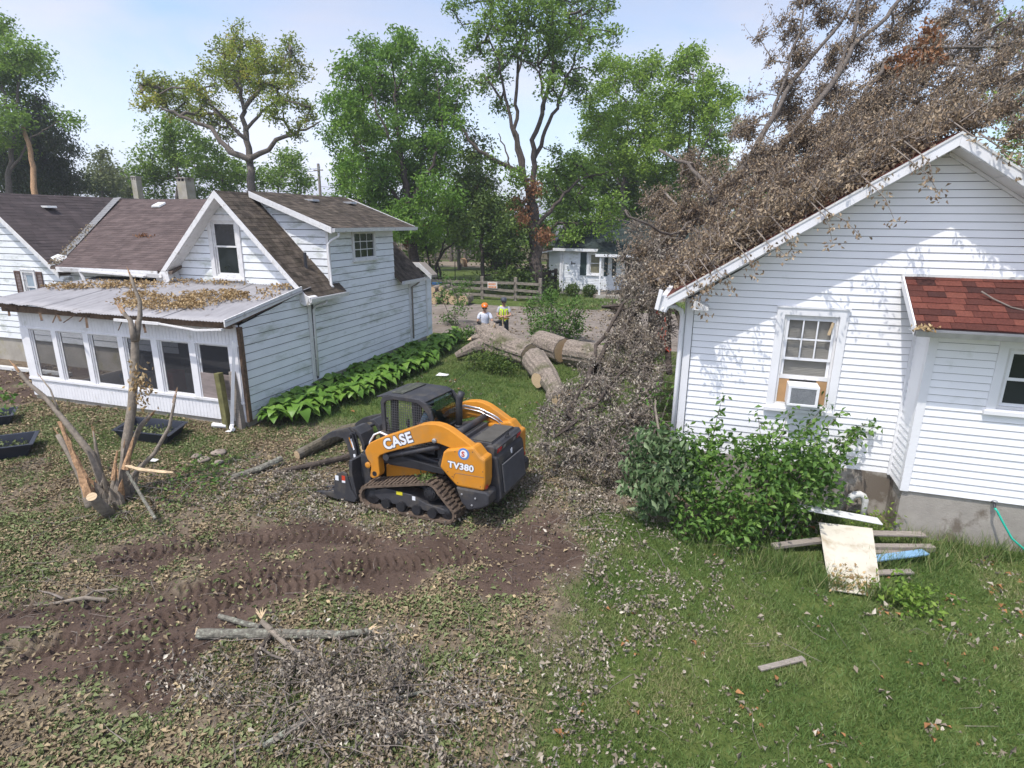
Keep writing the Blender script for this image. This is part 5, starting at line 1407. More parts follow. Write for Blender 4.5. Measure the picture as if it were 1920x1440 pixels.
# ================================================================== TREES
TREES = {
  'oak': ([([(-30.9,35.74,4.46),(-31.18,36.28,6.58),(-31.73,37.16,8.88),(-31.94,37.18,10.24),(-32.66,38.07,12.76),(-33.06,38.36,14.75),(-33.05,38.77,16.39)],0.42,0.05),([(-31.43,36.89,8.99),(-30.21,37.37,9.58),(-29.76,37.75,10.25),(-28.11,38.03,10.79),(-26.88,38.84,11.49)],0.2,0.04),([(-31.53,36.82,8.85),(-32.77,36.42,9.37),(-34.44,36.62,11.03),(-36,36.13,11.65),(-37.84,35.72,12.43),(-38.91,35.31,13.27)],0.22,0.04),([(-31.87,37.11,10.23),(-32.71,36.84,11.14),(-33.95,36.55,12.22),(-34.77,36.88,13.52),(-35.23,36.74,14.21)],0.15,0.03),([(-32.25,37.59,12.31),(-31.8,38.46,13.39),(-31.07,39.43,14.51),(-30.1,40.54,16.62)],0.16,0.03),([(-32.55,37.87,13.59),(-33.3,37.73,14.64),(-33.8,37.49,15.36)],0.1,0.02),([(-31.88,37.34,11.04),(-31.07,37.99,12.33),(-29.47,38.36,13.01),(-27.98,38.8,12.5)],0.12,0.03),([(-31.48,36.91,9.14),(-32.46,36.72,9.21),(-33.54,37.05,10.28)],0.1,0.03)],
     [(-33.56,39.65,16.74,1.63),(-32.38,36.3,14.94,1.38),(-31.94,33.93,13.14,1.04),(-28.31,35.31,14.62,1.24),(-31.25,42.16,17.55,0.88),(-31.52,42.46,15.89,1.39),(-30.32,39.51,13.61,1.16),(-39.71,37.72,14.11,1.35),(-39.8,36.14,14.34,0.69),(-39.94,39.26,13.48,1.56),(-36.94,38.96,12.74,1.37),(-35.28,32.21,12.05,0.76),(-34.49,40.64,14.58,1.46),(-27.49,34.91,11.83,1.04),(-29.31,40.58,12.49,1.03),(-26.64,36.04,10.51,0.64),(-35.8,39.43,11.65,1.13),(-33.43,38.55,15.68,1.15),(-30.4,36.92,13.97,0.95),(-35.76,36.32,14.15,0.6)]),
  'oak_low': ([([(-44.69,42.18,4.32),(-44.81,43.2,7.94),(-45.56,44.02,10.24)],0.25,0.06)],
     [(-47.73,43.69,9.81,1.81),(-43.69,42.92,10.94,1.92),(-44.25,41.37,11.4,1.33),(-40.15,41.98,9.49,1.77),(-42.56,46.21,8.79,1.75),(-45.81,45.75,8.57,2.21),(-48.34,42.89,8.41,1.24),(-46.65,45.47,12.66,0.96),(-40.3,44.87,7.77,1.42),(-48.68,44.77,7.84,1.48)]),
  'low_b': ([([(-38.75,48.45,4.36),(-39.27,49.43,8.26),(-39.27,50.25,9.75)],0.2,0.05)],
     [(-39.83,50.13,9.27,1.53),(-37.36,48.94,7.97,1.49),(-38.97,47.41,7.9,1.27),(-36.29,48.71,9.8,0.88),(-39.68,51.25,10.33,0.83),(-38.06,51.71,8.63,0.83)]),
  'walnut': ([([(-18.54,36.15,-0.3),(-19,37.22,3.88),(-19.64,38.01,5.97),(-19.94,38.11,7.7),(-20.9,39.02,10.54),(-21.32,39.73,14.02)],0.4,0.05),([(-19.26,37.53,5.27),(-21.38,37.74,7.36),(-22.92,37.77,9.44),(-24.14,37.93,11.18)],0.15,0.03),([(-19.46,37.67,5.96),(-18.34,38.96,8.43),(-17.89,39.85,10.89),(-18.46,40.43,14)],0.15,0.03),([(-20.17,38.25,8.74),(-21.88,38.32,11.49),(-22.77,38.7,13.9)],0.12,0.03),([(-19.03,37.3,4.22),(-20.66,36.99,5.25),(-21.93,36.42,5.58)],0.1,0.03)],
     [(-23.29,40.44,15.62,1.48),(-20.23,38.24,15.7,1.17),(-21.56,35.06,13.1,1.31),(-22.03,34.09,11,1.24),(-24.15,40.84,12.66,2.3),(-22.13,42.84,14.34,2.35),(-19.05,41.32,14.88,1.55),(-20.1,41.17,11.84,2.34),(-21.62,38.37,9.47,2.4),(-26.08,40.4,9.61,1.33),(-19.8,41.19,9,2),(-21.18,33.24,7.54,0.91),(-21.99,40.32,7.15,2.4),(-16.08,34.84,6.5,1.37),(-23.14,38.44,5.81,1.28),(-18.34,34.8,4.58,1.35),(-26.82,40.6,13.28,0.77),(-17.57,40.58,12.66,1.24),(-20.14,35.3,4.57,1.18),(-21.62,36.79,7.64,1.42),(-18.46,36.64,15.47,0.78),(-16.26,36.61,10.08,1.14),(-25.82,38.47,10.63,0.67),(-24.21,37.43,5.96,1.12),(-22.14,37.3,4.19,1.26),(-17.81,36.78,4.58,1.27),(-26.37,40.25,7.56,1.03),(-24.9,39.75,4.7,0.95),(-17.89,40.64,8.91,1.12)]),
  'maple': ([([(-10.53,37.91,-0.06),(-10.75,38.42,1.91),(-11.11,39.39,4.3),(-11.34,39.46,5.84)],0.46,0.36),([(-11.3,39.34,5.73),(-11.38,39.73,7.7),(-11.57,40.27,10),(-11.17,41.3,12.16),(-10.8,42.13,14.88),(-11.26,43.22,18.98),(-11.63,43.53,21.89)],0.2,0.05),([(-11.31,39.37,5.84),(-11.89,39.61,7.2),(-12.44,39.78,8.89),(-13.36,40.59,11.81),(-14.39,41.06,15.19),(-15.49,41.3,17.38)],0.17,0.04),([(-11.65,39.46,6.52),(-12.23,39.83,8.72),(-12.75,39.99,10.72),(-12.83,40.62,13.73),(-12.58,41.82,16.82),(-12.76,42.73,20.81)],0.16,0.04),([(-10.92,39.1,4.47),(-10,40.22,5.86),(-8.71,41.54,7.62),(-6.89,42.46,8.1)],0.15,0.04),([(-11.51,40.15,8.73),(-10.68,40.91,11.1),(-9.82,41.56,13.43),(-9.3,42.85,15.9),(-9.36,43.54,18.29)],0.15,0.03),([(-12.29,39.7,8.05),(-14.24,39.38,8.72),(-15.8,39.5,10.04),(-17.01,39.68,11.66)],0.16,0.07),([(-11.14,41.21,11.98),(-11.61,41.37,14.44),(-11.77,42.03,16.82)],0.1,0.03),([(-11.39,39.79,7.37),(-12.59,39.11,7.68),(-13.78,39.64,10.39)],0.1,0.03)],
     [(-17.41,42.3,18.55,0.95),(-14.56,39.48,16.72,1.15),(-12.61,38.2,17.01,1.48),(-10.69,38.49,16.65,1.47),(-10.49,46.18,18.99,1.73),(-8.72,47.81,19.64,1.07),(-7.31,44.87,17.16,0.72),(-12.38,44.05,16.24,1.56),(-9.91,42.95,15.33,1.5),(-15.44,44.74,15.82,1.31),(-16.17,43.05,14.4,0.98),(-7.58,38.92,15.11,0.83),(-9.91,45.25,13.8,1.29),(-10.04,37.66,12.54,0.96),(-14.69,42.26,12.65,0.81),(-11.77,40.35,19.46,2.31),(-10.66,47.4,21.87,2.09),(-15.41,42.65,20.44,1.96),(-7.51,41.21,14.01,0.68),(-15.78,40.07,15.52,0.91),(-12.27,37.69,15.28,1.15),(-10.06,39.36,15.69,1.31),(-9.38,42.06,7.83,1.32),(-7.96,41.8,6.07,1.31),(-10.09,41.72,9.12,0.94),(-6.25,39.6,4.52,0.97),(-11.45,44.24,7.83,0.86),(-10.32,43.91,5.95,1.17),(-8.01,42.63,7.85,0.95),(-8.49,41.14,4.31,0.95),(-7.22,41.52,3.08,0.66),(-15.96,39.07,13.28,0.48),(-5.75,38.01,5.96,0.92),(-10.93,41.07,4.64,0.81),(-9.1,39.76,3.97,0.85),(-12.27,37.92,7.59,0.88),(-13.83,39.27,8.7,0.64)]),
  'filler': ([([(-11.02,58.12,-0.45),(-11.49,59.44,4.59),(-11.74,61.08,9.16)],0.25,0.06)],
     [(-15.02,60.23,8.14,2.12),(-11.63,59.17,9.03,2.04),(-8.98,58.5,8.95,2.29),(-12.15,56.2,5.07,1.89),(-16.42,59.66,3.76,1.51),(-11.26,64.8,13.54,1.97),(-5.91,62.97,8.21,2.43),(-3.61,63.48,4.66,2.04),(-7.45,60.73,3.61,1.79),(-1.6,65.47,4.67,2.19)]),
  'filler_b': ([([(-23.87,56.4,0.3),(-24.06,57.26,3.43),(-24.24,58.2,5.53)],0.2,0.05)],
     [(-23.91,58.04,3.95,1.75),(-21.43,56.87,2.7,1.71),(-24.92,54.98,3.46,1.47),(-24.09,55.8,5.75,1.26),(-20.41,59.63,2.91,1.66),(-27.95,57.62,2.83,1.45)]),
  'maple_dead_tuft': ([],
     [(-11.77,39.3,5.83,0.64),(-11.16,39.03,6.99,0.49),(-11.5,37.84,4.97,0.48),(-10.09,37.96,3.99,0.41),(-12.57,39.48,6.01,0.36)]),
  'ivy': ([([(-14.17,37.56,-0.26),(-14.6,38.74,4.26),(-15.4,39.89,7.77),(-15.76,40.17,10.18)],0.15,0.05)],
     [(-15.4,40.09,7.78,1.54),(-13.34,38.43,5.3,1.48),(-14.77,36.78,4.61,1.17),(-12.09,37.25,3.64,1.31),(-13.71,39.86,2.46,1.27),(-12.08,40.55,1.55,0.98),(-16.26,39.37,6.71,1.17),(-15.59,40.94,9.52,0.96),(-15.83,40.35,10.55,0.65),(-15.09,41.15,6.6,1.51),(-12.96,40.74,4.62,1.04),(-11.24,36.6,0.67,0.69),(-11.43,40.36,1.03,0.52),(-12,36.68,1.32,0.69)]),
  'bright': ([([(-1.34,52.74,0.35),(-1.83,54.11,5.57),(-2.16,55.67,9.95),(-2.43,56.53,14.28),(-2.47,57.69,16.99)],0.3,0.05),([(-1.91,54.32,6.44),(-3.95,54.61,9.9),(-4.68,55.55,12.98)],0.14,0.04),([(-2.07,54.9,8.61),(-0.68,56.28,11.68),(-0.31,56.85,14.65)],0.14,0.04)],
     [(-2.55,58.57,17.68,1.66),(-3.81,54.24,15.17,1.74),(-0.93,52.97,14.47,1.76),(-2.32,51.69,12.33,2.25),(0.11,59.59,12.93,1.8),(-4.79,58.77,12.55,1.92),(-3.85,55.41,9.1,2.39),(-1.38,57.43,9.66,2.06),(-2.27,54.59,6.44,1.82),(-4.76,57.09,6.06,1.74),(0.91,60.47,15,0.95),(-2.03,53.23,17.73,0.58),(-3.95,60.01,17.56,1.05),(-5.08,50.25,9.91,1.17),(0.13,58.05,10.12,1.4)]),
  'bright_b': ([([(-6.98,53.04,0.12),(-7.35,54.51,5.55),(-7.65,56.13,10.11),(-7.67,57.12,14.62)],0.3,0.05),([(-7.52,54.97,7.36),(-9.52,55.21,10.94),(-10.21,55.7,13.64)],0.12,0.03),([(-7.56,55.35,8.72),(-6.28,56.6,11.89),(-6.13,57.62,15.06)],0.12,0.03)],
     [(-7.97,58.65,16.42,2.3),(-9.58,54.43,14.67,1.63),(-6.46,52.73,12.23,2.27),(-7.98,51.41,10.1,1.91),(-6.85,58.23,8.44,2.16),(-8.2,57.84,5.59,2),(-6.47,59.26,17.76,1.43),(-9.43,59.65,18.68,1.26),(-10.68,55.92,12.82,1.32),(-10.44,58.29,8.95,1.5),(-6.17,57.51,5.12,1.67),(-4.84,53.51,14.29,1.04)]),
  'multi': ([([(-18.55,40.52,-0.22),(-19.21,40.82,1.49),(-18.73,41.75,2.82),(-17.36,42.11,3.62),(-16.18,42.94,3.81)],0.12,0.04),([(-18.78,40.45,-0.23),(-19.56,40.63,1.5),(-20,41.21,3.01),(-20.46,41.32,4.16)],0.1,0.03),([(-18.48,40.54,-0.22),(-18.81,40.64,1.91),(-18.44,41.65,4.19),(-18.4,42.13,5.71)],0.1,0.03)],
     [(-20.23,41.74,3.77,1.29),(-18.16,41.04,4.57,1.32),(-16.39,40.82,5.32,1.29),(-18.15,40.36,6.04,1.29),(-21.14,41.87,2.57,0.9),(-18.74,43.3,3.37,0.74),(-21.64,41.55,5.12,1.12),(-19.8,41.6,1.42,0.57),(-16.48,43.21,6.12,0.96),(-18.36,44.68,7.35,1.07)]),
  'multi_dead': ([],
     [(-20.8,40.68,3.79,0.39),(-20.84,40.1,3.23,0.31),(-19.65,40.57,4.37,0.23)]),
  'leftdec': ([([(-52.06,33.15,3.87),(-52.21,34.27,7.87),(-52.59,35.72,11.93),(-52.25,36.44,15.1),(-52.35,37.35,17)],0.3,0.04),([(-52.22,35.31,11.48),(-53.08,35.65,13.86),(-54.16,36.42,16.72)],0.16,0.04),([(-52.16,34.4,8.27),(-50.84,35.56,10.69),(-48.59,36.27,12.05),(-47.62,36.78,11.98)],0.1,0.02)],
     [(-54.55,37.61,18.92,0.93),(-52.17,35.39,16.9,1.37),(-49.45,34.44,15.78,1.09),(-48.1,34.93,16.51,0.93),(-52.79,38.8,17.1,0.86),(-53.18,39.05,16.16,0.7),(-53.52,36.67,15.22,1.01),(-52.78,37.88,15.81,0.77),(-54.91,35.9,15.52,2.09),(-58.43,38.47,19.44,1.97),(-53.98,37.49,13.84,0.95),(-49.12,33.14,11.79,1.01),(-51.15,38.26,12.45,0.7),(-45.04,34.6,11.63,0.35),(-54.11,35.9,10.44,1.54),(-52.16,33.23,11.56,1.99)]),
  'spruce': ([([(-53.76,36.94,3.81),(-54.22,37.94,7.72),(-55.11,39.07,11.25),(-55.21,39.48,13.83),(-55.81,40.08,15.21)],0.28,0.04)],
     [(-55.87,39.99,14.57,0.64),(-54,38.66,13.43,0.89),(-53.08,37.66,12.43,1.04),(-52.11,37.62,11.59,1.3),(-56.61,39.61,11.45,1.67),(-54.63,40.35,10.3,1.21),(-55.05,38.78,9.94,2),(-57.38,38.44,9.53,1.84),(-55.15,38.02,8.38,2.26),(-54.09,40.03,8.29,1.31),(-54.82,39.4,8.69,1.67),(-55.67,35.5,8.41,2.17),(-52.47,40.02,7.61,0.84),(-53.65,35.99,7.39,1.91),(-54.11,38.86,7.34,1.65)]),
  'stub': ([([(-47.76,32.37,3.93),(-48.12,33.14,6.99),(-48.63,33.63,8.91),(-48.89,33.83,10.13),(-49.47,34.07,11.29)],0.26,0.14)],
     []),
  'pale': ([([(-64.55,51,4.11),(-65.1,52.17,8.7),(-65.67,53.06,11.03)],0.2,0.05)],
     [(-65.8,53.08,10.59,1.2),(-64.57,51.31,8.64,1.41),(-62.44,51.11,9.05,1.04),(-63.16,51.42,11.27,0.58),(-65.69,53.19,8.19,1.58),(-67.51,52.96,7.91,1.1),(-66.91,51.97,8.43,0.84)]),
  'pale_b': ([([(-69.96,57.97,4.04),(-70.42,59.23,8.87)],0.2,0.05)],
     [(-71.15,59.87,9.87,0.81),(-69.14,58.56,8.63,1.19),(-69.47,57.31,8.13,1.04),(-67.67,58.06,9.09,0.65),(-71.77,59.89,7.95,1.49),(-70.6,60.74,8.12,0.96)]),
  'rightbg': ([([(17.5,42.67,4.9),(17.04,43.99,9.93),(16.56,45.37,13.87)],0.3,0.05)],
     [(16.15,44.93,11.11,0.82),(15.74,41.96,9.58,1),(15.65,40.02,8.16,0.96),(14.06,40.32,11.52,0.56),(16.73,47.5,15.36,0.84),(17.98,48.01,13.48,1.32),(17.89,45.16,10.64,1.56),(16.98,44.98,8.29,0.77),(15.27,45.48,16.07,0.37)]),
  'shrub_road': ([([(-5.81,23.63,-0.05),(-5.85,23.88,0.85),(-6.02,24.11,1.49)],0.05,0.02),([(-5.81,23.63,-0.05),(-5.49,24.03,0.63),(-5,24.3,1.18)],0.04,0.01),([(-5.81,23.63,-0.05),(-6.22,23.73,0.52),(-6.54,23.83,1.27)],0.04,0.01)],
     [(-6.02,24.25,1.29,0.63),(-5.28,23.57,0.89,0.66),(-5.98,22.81,0.75,0.56),(-4.73,23.39,1.56,0.3),(-5.79,24.36,0.09,0.59),(-6.71,24.62,1.27,0.41),(-6.71,23.82,0.81,0.27),(-5.11,24.44,0.24,0.41),(-6.14,24.18,1.87,0.31),(-6.86,24.72,1.6,0.23)]),
  'sapling': ([([(-10.98,25.58,-0.01),(-11.14,25.79,0.89),(-11.36,26.01,1.61),(-11.45,26.06,2.11)],0.03,0.01),([(-11.08,25.7,0.53),(-10.69,25.97,1.14),(-10.54,26.15,1.63)],0.02,0.01),([(-11.03,25.65,0.28),(-11.48,25.62,0.72),(-11.77,25.68,1.25)],0.02,0.01)],
     [(-11.35,26.13,1.68,0.41),(-11.62,25.48,1.38,0.35),(-10.54,25.62,1.71,0.32),(-10.69,25.31,0.9,0.45),(-11.51,25.91,0.32,0.36),(-12.18,26.08,1.19,0.21),(-11.5,26.18,2.17,0.2),(-10.72,26.25,0.98,0.26),(-11.16,25.62,0.15,0.3),(-11.27,26.44,1.32,0.36),(-12,26.22,1.9,0.2),(-10.36,25.72,2.05,0.17)]),
  'hostaweeds': ([],
     [(-9.36,22.45,0.15,0.33),(-8.92,22.36,0.47,0.29),(-9.54,21.85,0.07,0.26),(-8.91,22.06,0.17,0.28)]),
  'fallen_dense': ([],
     [(-0.27,13.15,4.27,0.38),(-0.62,12.58,3.81,0.3),(0.22,13.74,4.65,0.45),(0.74,14.25,5.09,0.46),(1.25,14.53,5.46,0.52),(1.98,14.88,5.88,0.52),(2.61,15.19,6.26,0.52),(3.24,15.49,6.6,0.51),(3.87,15.78,6.9,0.46),(4.51,16.05,7.13,0.42),(5.24,16.55,7.29,0.4),(6.18,17.54,7.4,0.47),(6.36,19.41,8.38,0.6),(5.29,18.45,8.13,0.58),(4.31,18.08,7.93,0.6),(3.12,17.53,7.35,0.71),(1.93,16.97,6.74,0.71),(1.01,17.09,6.31,0.65),(0.3,16.66,5.59,0.65),(-0.42,16.27,5.06,0.65),(-1.14,15.89,4.53,0.54),(-1.48,15.62,4,0.46),(-1.44,17.62,5.22,0.51),(-0.57,18.69,6.05,0.55),(7.22,21,9.18,0.52),(7.82,22.58,10.19,0.46),(6.69,22.09,9.74,0.61),(4.03,19.27,8.61,0.56),(5.36,20.4,9.16,0.52),(2.62,18.66,8.06,0.56),(1.64,18.8,7.74,0.49),(-0.57,12.71,3.48,0.26),(-1.12,14,3.62,0.34),(-0.83,18.75,6.57,0.25),(0.78,19.49,7.32,0.37),(1.26,16.52,5.95,0.52),(2.58,16.64,6.78,0.51),(3.59,17.75,7.61,0.58),(4.82,19.57,8.76,0.56),(6.9,19,8.27,0.47),(6.27,16.96,6.81,0.29)]),
  'fallen_sparse': ([],
     [(2.68,18.91,8.87,0.42),(1.87,18.69,9,0.42),(1.58,19.41,9.9,0.4),(2.39,19.73,10.11,0.43),(3.47,20.12,10.26,0.4),(4.71,21.13,10.51,0.42),(1.67,18.41,8.26,0.39),(3.17,19.19,9.28,0.42),(4.21,20.19,9.71,0.43),(6.04,22.09,10.47,0.46),(7.05,22.44,10.56,0.4),(1.08,18.4,8.86,0.2),(0.82,18.49,9.46,0.17),(2.05,19.82,10.81,0.49),(3.41,20.3,10.96,0.49),(4.78,20.74,10.97,0.49),(6.55,22.47,11.22,0.52),(0.69,18.04,8.05,0.2),(0.46,18.25,7.17,0.26),(4.89,19.79,9.43,0.36)]),
  'fallen_limbs': ([([(-1.17,15.1,1.09),(-1.18,15.27,2.44),(-1.15,15.58,3.49),(-0.52,16.16,4.8),(0.59,16.86,5.98),(1.18,17.41,7.23),(1.76,18.27,8.41),(2.37,18.93,9.27),(3.05,20.02,10.4),(3.38,20.37,11.24)],0.2,0.05),([(1.18,17.41,7.23),(1.42,17.93,7.99),(1.54,18.12,8.52),(1.8,18.87,9.67),(1.93,19.62,11.01)],0.07,0.03),([(0.59,16.86,5.98),(1.68,17.03,6.85),(2.64,18.17,8.22),(3.11,18.82,9.2),(3.9,19.66,10.1),(4.76,20.81,11.25)],0.16,0.06),([(2.78,18.35,8.47),(3.05,19,9.49),(3.31,19.83,10.94)],0.09,0.05),([(1.68,17.03,6.85),(2.89,17.4,7.16),(3.88,18.72,8.75),(4.49,19.03,9.15),(5.83,20.05,9.3),(7.66,21.25,9.55)],0.12,0.04),([(2.65,17.28,7.04),(3.5,17.05,7.15),(4.32,16.91,7.27),(5.21,17.1,7.32),(6.35,17.53,7.56)],0.09,0.03),([(0.01,16.26,5.32),(-0.25,17.24,5.95),(-0.73,18.1,6.43),(-1.57,18.6,6.84)],0.09,0.07),([(-0.4,16,4.86),(-0.83,14.9,4.55),(-1.29,14.39,4.79),(-1.75,14.07,4.97),(-1.86,14.08,5.1)],0.06,0.04),([(-0.51,15.91,4.67),(0.13,14.78,4.57),(0.76,14.43,4.93),(1.61,14.71,5.33)],0.08,0.03),([(-1.15,15.58,3.49),(-1.47,14.9,3.01),(-1.79,14.48,2.66),(-1.96,13.94,2.47)],0.11,0.05),([(-1.15,15.58,3.49),(-0.67,14.53,3.09),(-0.43,13.88,2.45),(-0.29,13.14,1.63)],0.1,0.05),([(3.82,17.9,7.87),(4.92,19.02,8.63),(6.67,21.03,9.87),(7.61,22.09,10.61)],0.08,0.03)],
     []),
  'brush': ([([(-2.41,11.12,1.14),(-2.23,12.25,1.44),(-2.21,13.3,2.06),(-1.89,14.24,2.69),(-1.61,15.22,3.5)],0.07,0.05),([(-2.15,10.85,1.05),(-1.72,11.97,1.45),(-1.23,13.17,2.04),(-0.87,14.11,2.63)],0.05,0.03),([(-2.2,12.73,1.57),(-2.11,13.16,1.85),(-1.7,14.05,2.6),(-1.29,14.31,3.03)],0.08,0.06),([(-0.64,10.55,0.59),(-0.68,11.2,1),(-0.76,11.58,1.29)],0.03,0.02),([(-1.5,10.24,0.49),(-1.33,10.99,0.99),(-0.9,12.1,1.37)],0.03,0.01),([(-2.48,10.46,0.82),(-2.06,10.95,0.92),(-1.5,11.46,0.93)],0.03,0.01),([(-0.53,12.65,1.73),(-0.7,13.48,2.5),(-0.91,14.03,3.14)],0.09,0.07),([(-2.33,14.57,2.81),(-1.58,14.8,2.75),(-1.14,15.3,3.25)],0.05,0.05)],
     [(-0.86,13.38,3.1,0.38),(-1.35,14.29,3.02,0.45),(-1.59,14.02,2.35,0.51),(-0.87,13.13,2.25,0.42),(-1.78,13.01,1.72,0.55),(-0.89,12.38,1.54,0.47),(-1.85,12.1,1.28,0.52),(-2.39,11.21,1.08,0.37),(-1.1,11.6,0.99,0.5),(-1.88,10.86,0.8,0.46),(-2.59,10.68,0.95,0.27),(-1.18,10.72,0.67,0.39),(-0.58,11.59,1.11,0.3),(-1.43,15.56,3.74,0.43),(-1.8,15.3,3.22,0.41),(-1.94,15.1,2.69,0.38),(-2.6,11.86,1.27,0.25),(-2.97,11.26,1.12,0.18),(-1.48,10.15,0.53,0.24),(-2,10.23,0.64,0.24),(-2.61,10.37,0.67,0.16),(-1.19,12.92,1.85,0.47),(-0.54,12.68,1.84,0.34),(-2.24,12.92,1.52,0.36),(-2.06,15.97,3.97,0.28),(-1.79,16.26,4.65,0.28),(-1.18,15.1,4.1,0.42),(-1.41,14.63,3.49,0.44),(-0.81,13.95,3.52,0.36),(-0.77,13.49,2.62,0.41),(-1.27,13.43,2.23,0.44),(-0.54,13.12,2.22,0.3),(-1.72,13.7,2.15,0.37)]),
}

def resample_path(P_, step):
    out = [Vector(P_[0])]
    for a, c in zip(P_[:-1], P_[1:]):
        a, c = Vector(a), Vector(c); n = max(1, int((c - a).length / step))
        for k in range(1, n + 1): out.append(a.lerp(c, k / n))
    return out

def grow(limbs, blobs, rng, dens, seed_root=None, twig=.012, maxr=.12, jitter=.25, shell=.62, limb_wob=.06, keep=None, power=.46, perblob=None):
    """main limbs + secondary branches that reach cluster points spread through the crown"""
    pos = []; par = []; rad = []; chains = []
    for li, (pts, r0, r1) in enumerate(limbs):
        rs = resample_path(pts, .5 if r0 > .1 else .3)
        first = None
        if pos:
            A = np.array(pos); d = np.linalg.norm(A - np.array(rs[0]), axis=1)
            if d.min() < .7: first = int(d.argmin())
        ch = [first] if first is not None else []
        for i, p in enumerate(rs):
            if i and i < len(rs) - 1: p = p + Vector(rng.normal(size=3)) * limb_wob
            pos.append(tuple(p)); par.append(ch[-1] if ch else -1); rad.append(r0 + (r1 - r0) * i / max(1, len(rs) - 1)); ch.append(len(pos) - 1)
        chains.append(ch)
    nlimb = len(pos)
    CL = []
    for (x, y, z, r) in blobs:
        n = perblob or max(3, int(dens * r * r))
        d = unit(rng.normal(size=(n, 3)))
        q = np.array([x, y, z]) + d * (r * rng.uniform(shell, 1.03, size=(n, 1)))
        CL.append(q)
    CL = np.concatenate(CL) if CL else np.zeros((0, 3))
    if keep is not None and len(CL): CL = CL[keep(CL)]
    if nlimb == 0: return CL, [], [], [], [], 0
    A0 = np.array(pos)
    order = np.argsort([np.min(np.linalg.norm(A0 - c, axis=1)) for c in CL]) if len(CL) else []
    cap = nlimb + 2 * len(CL) + 4
    A = np.zeros((cap, 3)); A[:nlimb] = A0; n = nlimb
    load = [0] * cap; par = par + [0] * (cap - nlimb); kid = {}
    for ci in order:
        c = CL[ci]
        d = np.linalg.norm(A[:n] - c, axis=1) + .35 * np.maximum(0, A[:n, 2] - c[2]) 
        j = int(np.argmin(d))
        mid = (A[j] + c) / 2 + rng.normal(size=3) * jitter * min(1.0, d[j] * .3) + np.array([0, 0, .08 * d[j]])
        A[n] = mid; par[n] = j; A[n + 1] = c; par[n + 1] = n
        k = n + 1; n += 2
        while k >= nlimb:
            load[k] += 1; k = par[k]
    return CL, A[:n], par[:n], rad, chains, (nlimb, load)

def branch_mesh(mb, A, par, rad, chains, info, twig, maxr, power, sides=4, rootn=9, wob=.05):
    nlimb, load = info
    for ch in chains:
        pts = [A[i] for i in ch]; rr = [rad[i] if True else 0 for i in ch]
        if len(ch) > 1 and ch[0] < ch[1] - 1 and rr[0] > rr[1]: rr[0] = rr[1]
        if len(pts) > 1: mb.tube(pts, rr, rootn, wob=wob)
    for i in range(nlimb, len(A)):
        j = par[i]
        r1 = min(maxr, twig * (load[i] ** power)); r0 = min(maxr, twig * (max(load[j], load[i]) ** power)) if j >= nlimb else min(maxr, r1 * 1.25)
        mb.tube([A[j], A[i]], [r0, r1], sides if r0 > .03 else 3, caps=False)

def make_tree(name, label, key, barkm, leafm, dens=3.0, per=60, sig=.42, lsize=.2, up=1.0, droop=0.0, group=None, cat='tree', base=True, twig=.014, seed=1, W=.55, zs=.75, cluster_tint=.55, maxr=.12, extra=(), fold=.18, shell=.62, keep=None, parts=('trunk', 'crown')):
    rng = np.random.default_rng(seed)
    limbs, blobs = TREES[key]
    limbs = [([tuple(p) for p in pts], a, c) for pts, a, c in limbs]
    if limbs and base:
        p = limbs[0][0][0]
        if p[2] > .05: limbs[0] = ([(p[0], p[1], -.2)] + limbs[0][0], limbs[0][1] * 1.12, limbs[0][2])
    rootp = (limbs[0][0][0][0], limbs[0][0][0][1], 0) if limbs else tuple(blobs[0][:3])
    CL, A, par, rad, chains, info = grow(limbs, blobs, rng, dens, keep=keep, shell=shell)
    t = thing(name, label, cat, rootp, 0, group)
    if limbs:
        mb = MB(); branch_mesh(mb, A, par, rad, chains, info, twig, maxr, .46)
        mb.build(parts[0], barkm, t, smooth=True)
    if len(CL):
        P_ = np.repeat(CL, per, axis=0)
        P_ = P_ + rng.normal(size=P_.shape) * np.array([sig, sig, sig * zs])
        ct = np.repeat(rng.random(len(CL)), per)
        tt = np.clip(cluster_tint * ct + (1 - cluster_tint) * rng.random(len(P_)), 0, 1)
        sz = lsize * rng.uniform(.65, 1.25, len(P_))
        leaves(parts[1], P_, sz, leafm, t, kind=None, up=up, droop=droop, tint=tt, rng=rng, W=W, fold=fold)
    for (k2, m2, per2) in extra:
        bl = TREES[k2][1]
        Q = np.concatenate([np.array(b_[:3]) + rng.normal(size=(per2, 3)) * b_[3] * .6 for b_ in bl])
        leaves('withered_leaves', Q, lsize * 1.0, m2, t, kind=None, up=.1, droop=.5, rng=rng)
    return t

make_tree('oak_tree', 'spreading oak with thin yellowish green crown standing behind the old house', 'oak', MT['bark'], MT['lf_oak'], dens=15, per=44, sig=.25, lsize=.22, seed=2, twig=.022, shell=.45)
make_tree('tree', 'low rounded green tree beside the oak behind the brown roof', 'oak_low', MT['bark'], MT['lf_green'], dens=7, per=66, sig=.4, lsize=.3, seed=3)
make_tree('tree', 'small bluish green tree between the oak and the utility pole', 'low_b', MT['bark'], MT['lf_green'], dens=7, per=70, sig=.42, lsize=.3, seed=4)
make_tree('walnut_tree', 'large dense green tree with feathery drooping leaves behind the dormer', 'walnut', MT['bark_dark'], MT['lf_walnut'], dens=10, per=72, sig=.33, lsize=.28, droop=.35, W=.42, seed=5, shell=.5)
make_tree('maple_tree', 'tallest maple with dark forked trunk standing beside the fence', 'maple', MT['bark_dark'], MT['lf_green'], dens=11, per=46, sig=.29, lsize=.24, seed=6, twig=.018, extra=(('maple_dead_tuft', MT['lf_rust'], 230),), shell=.4)
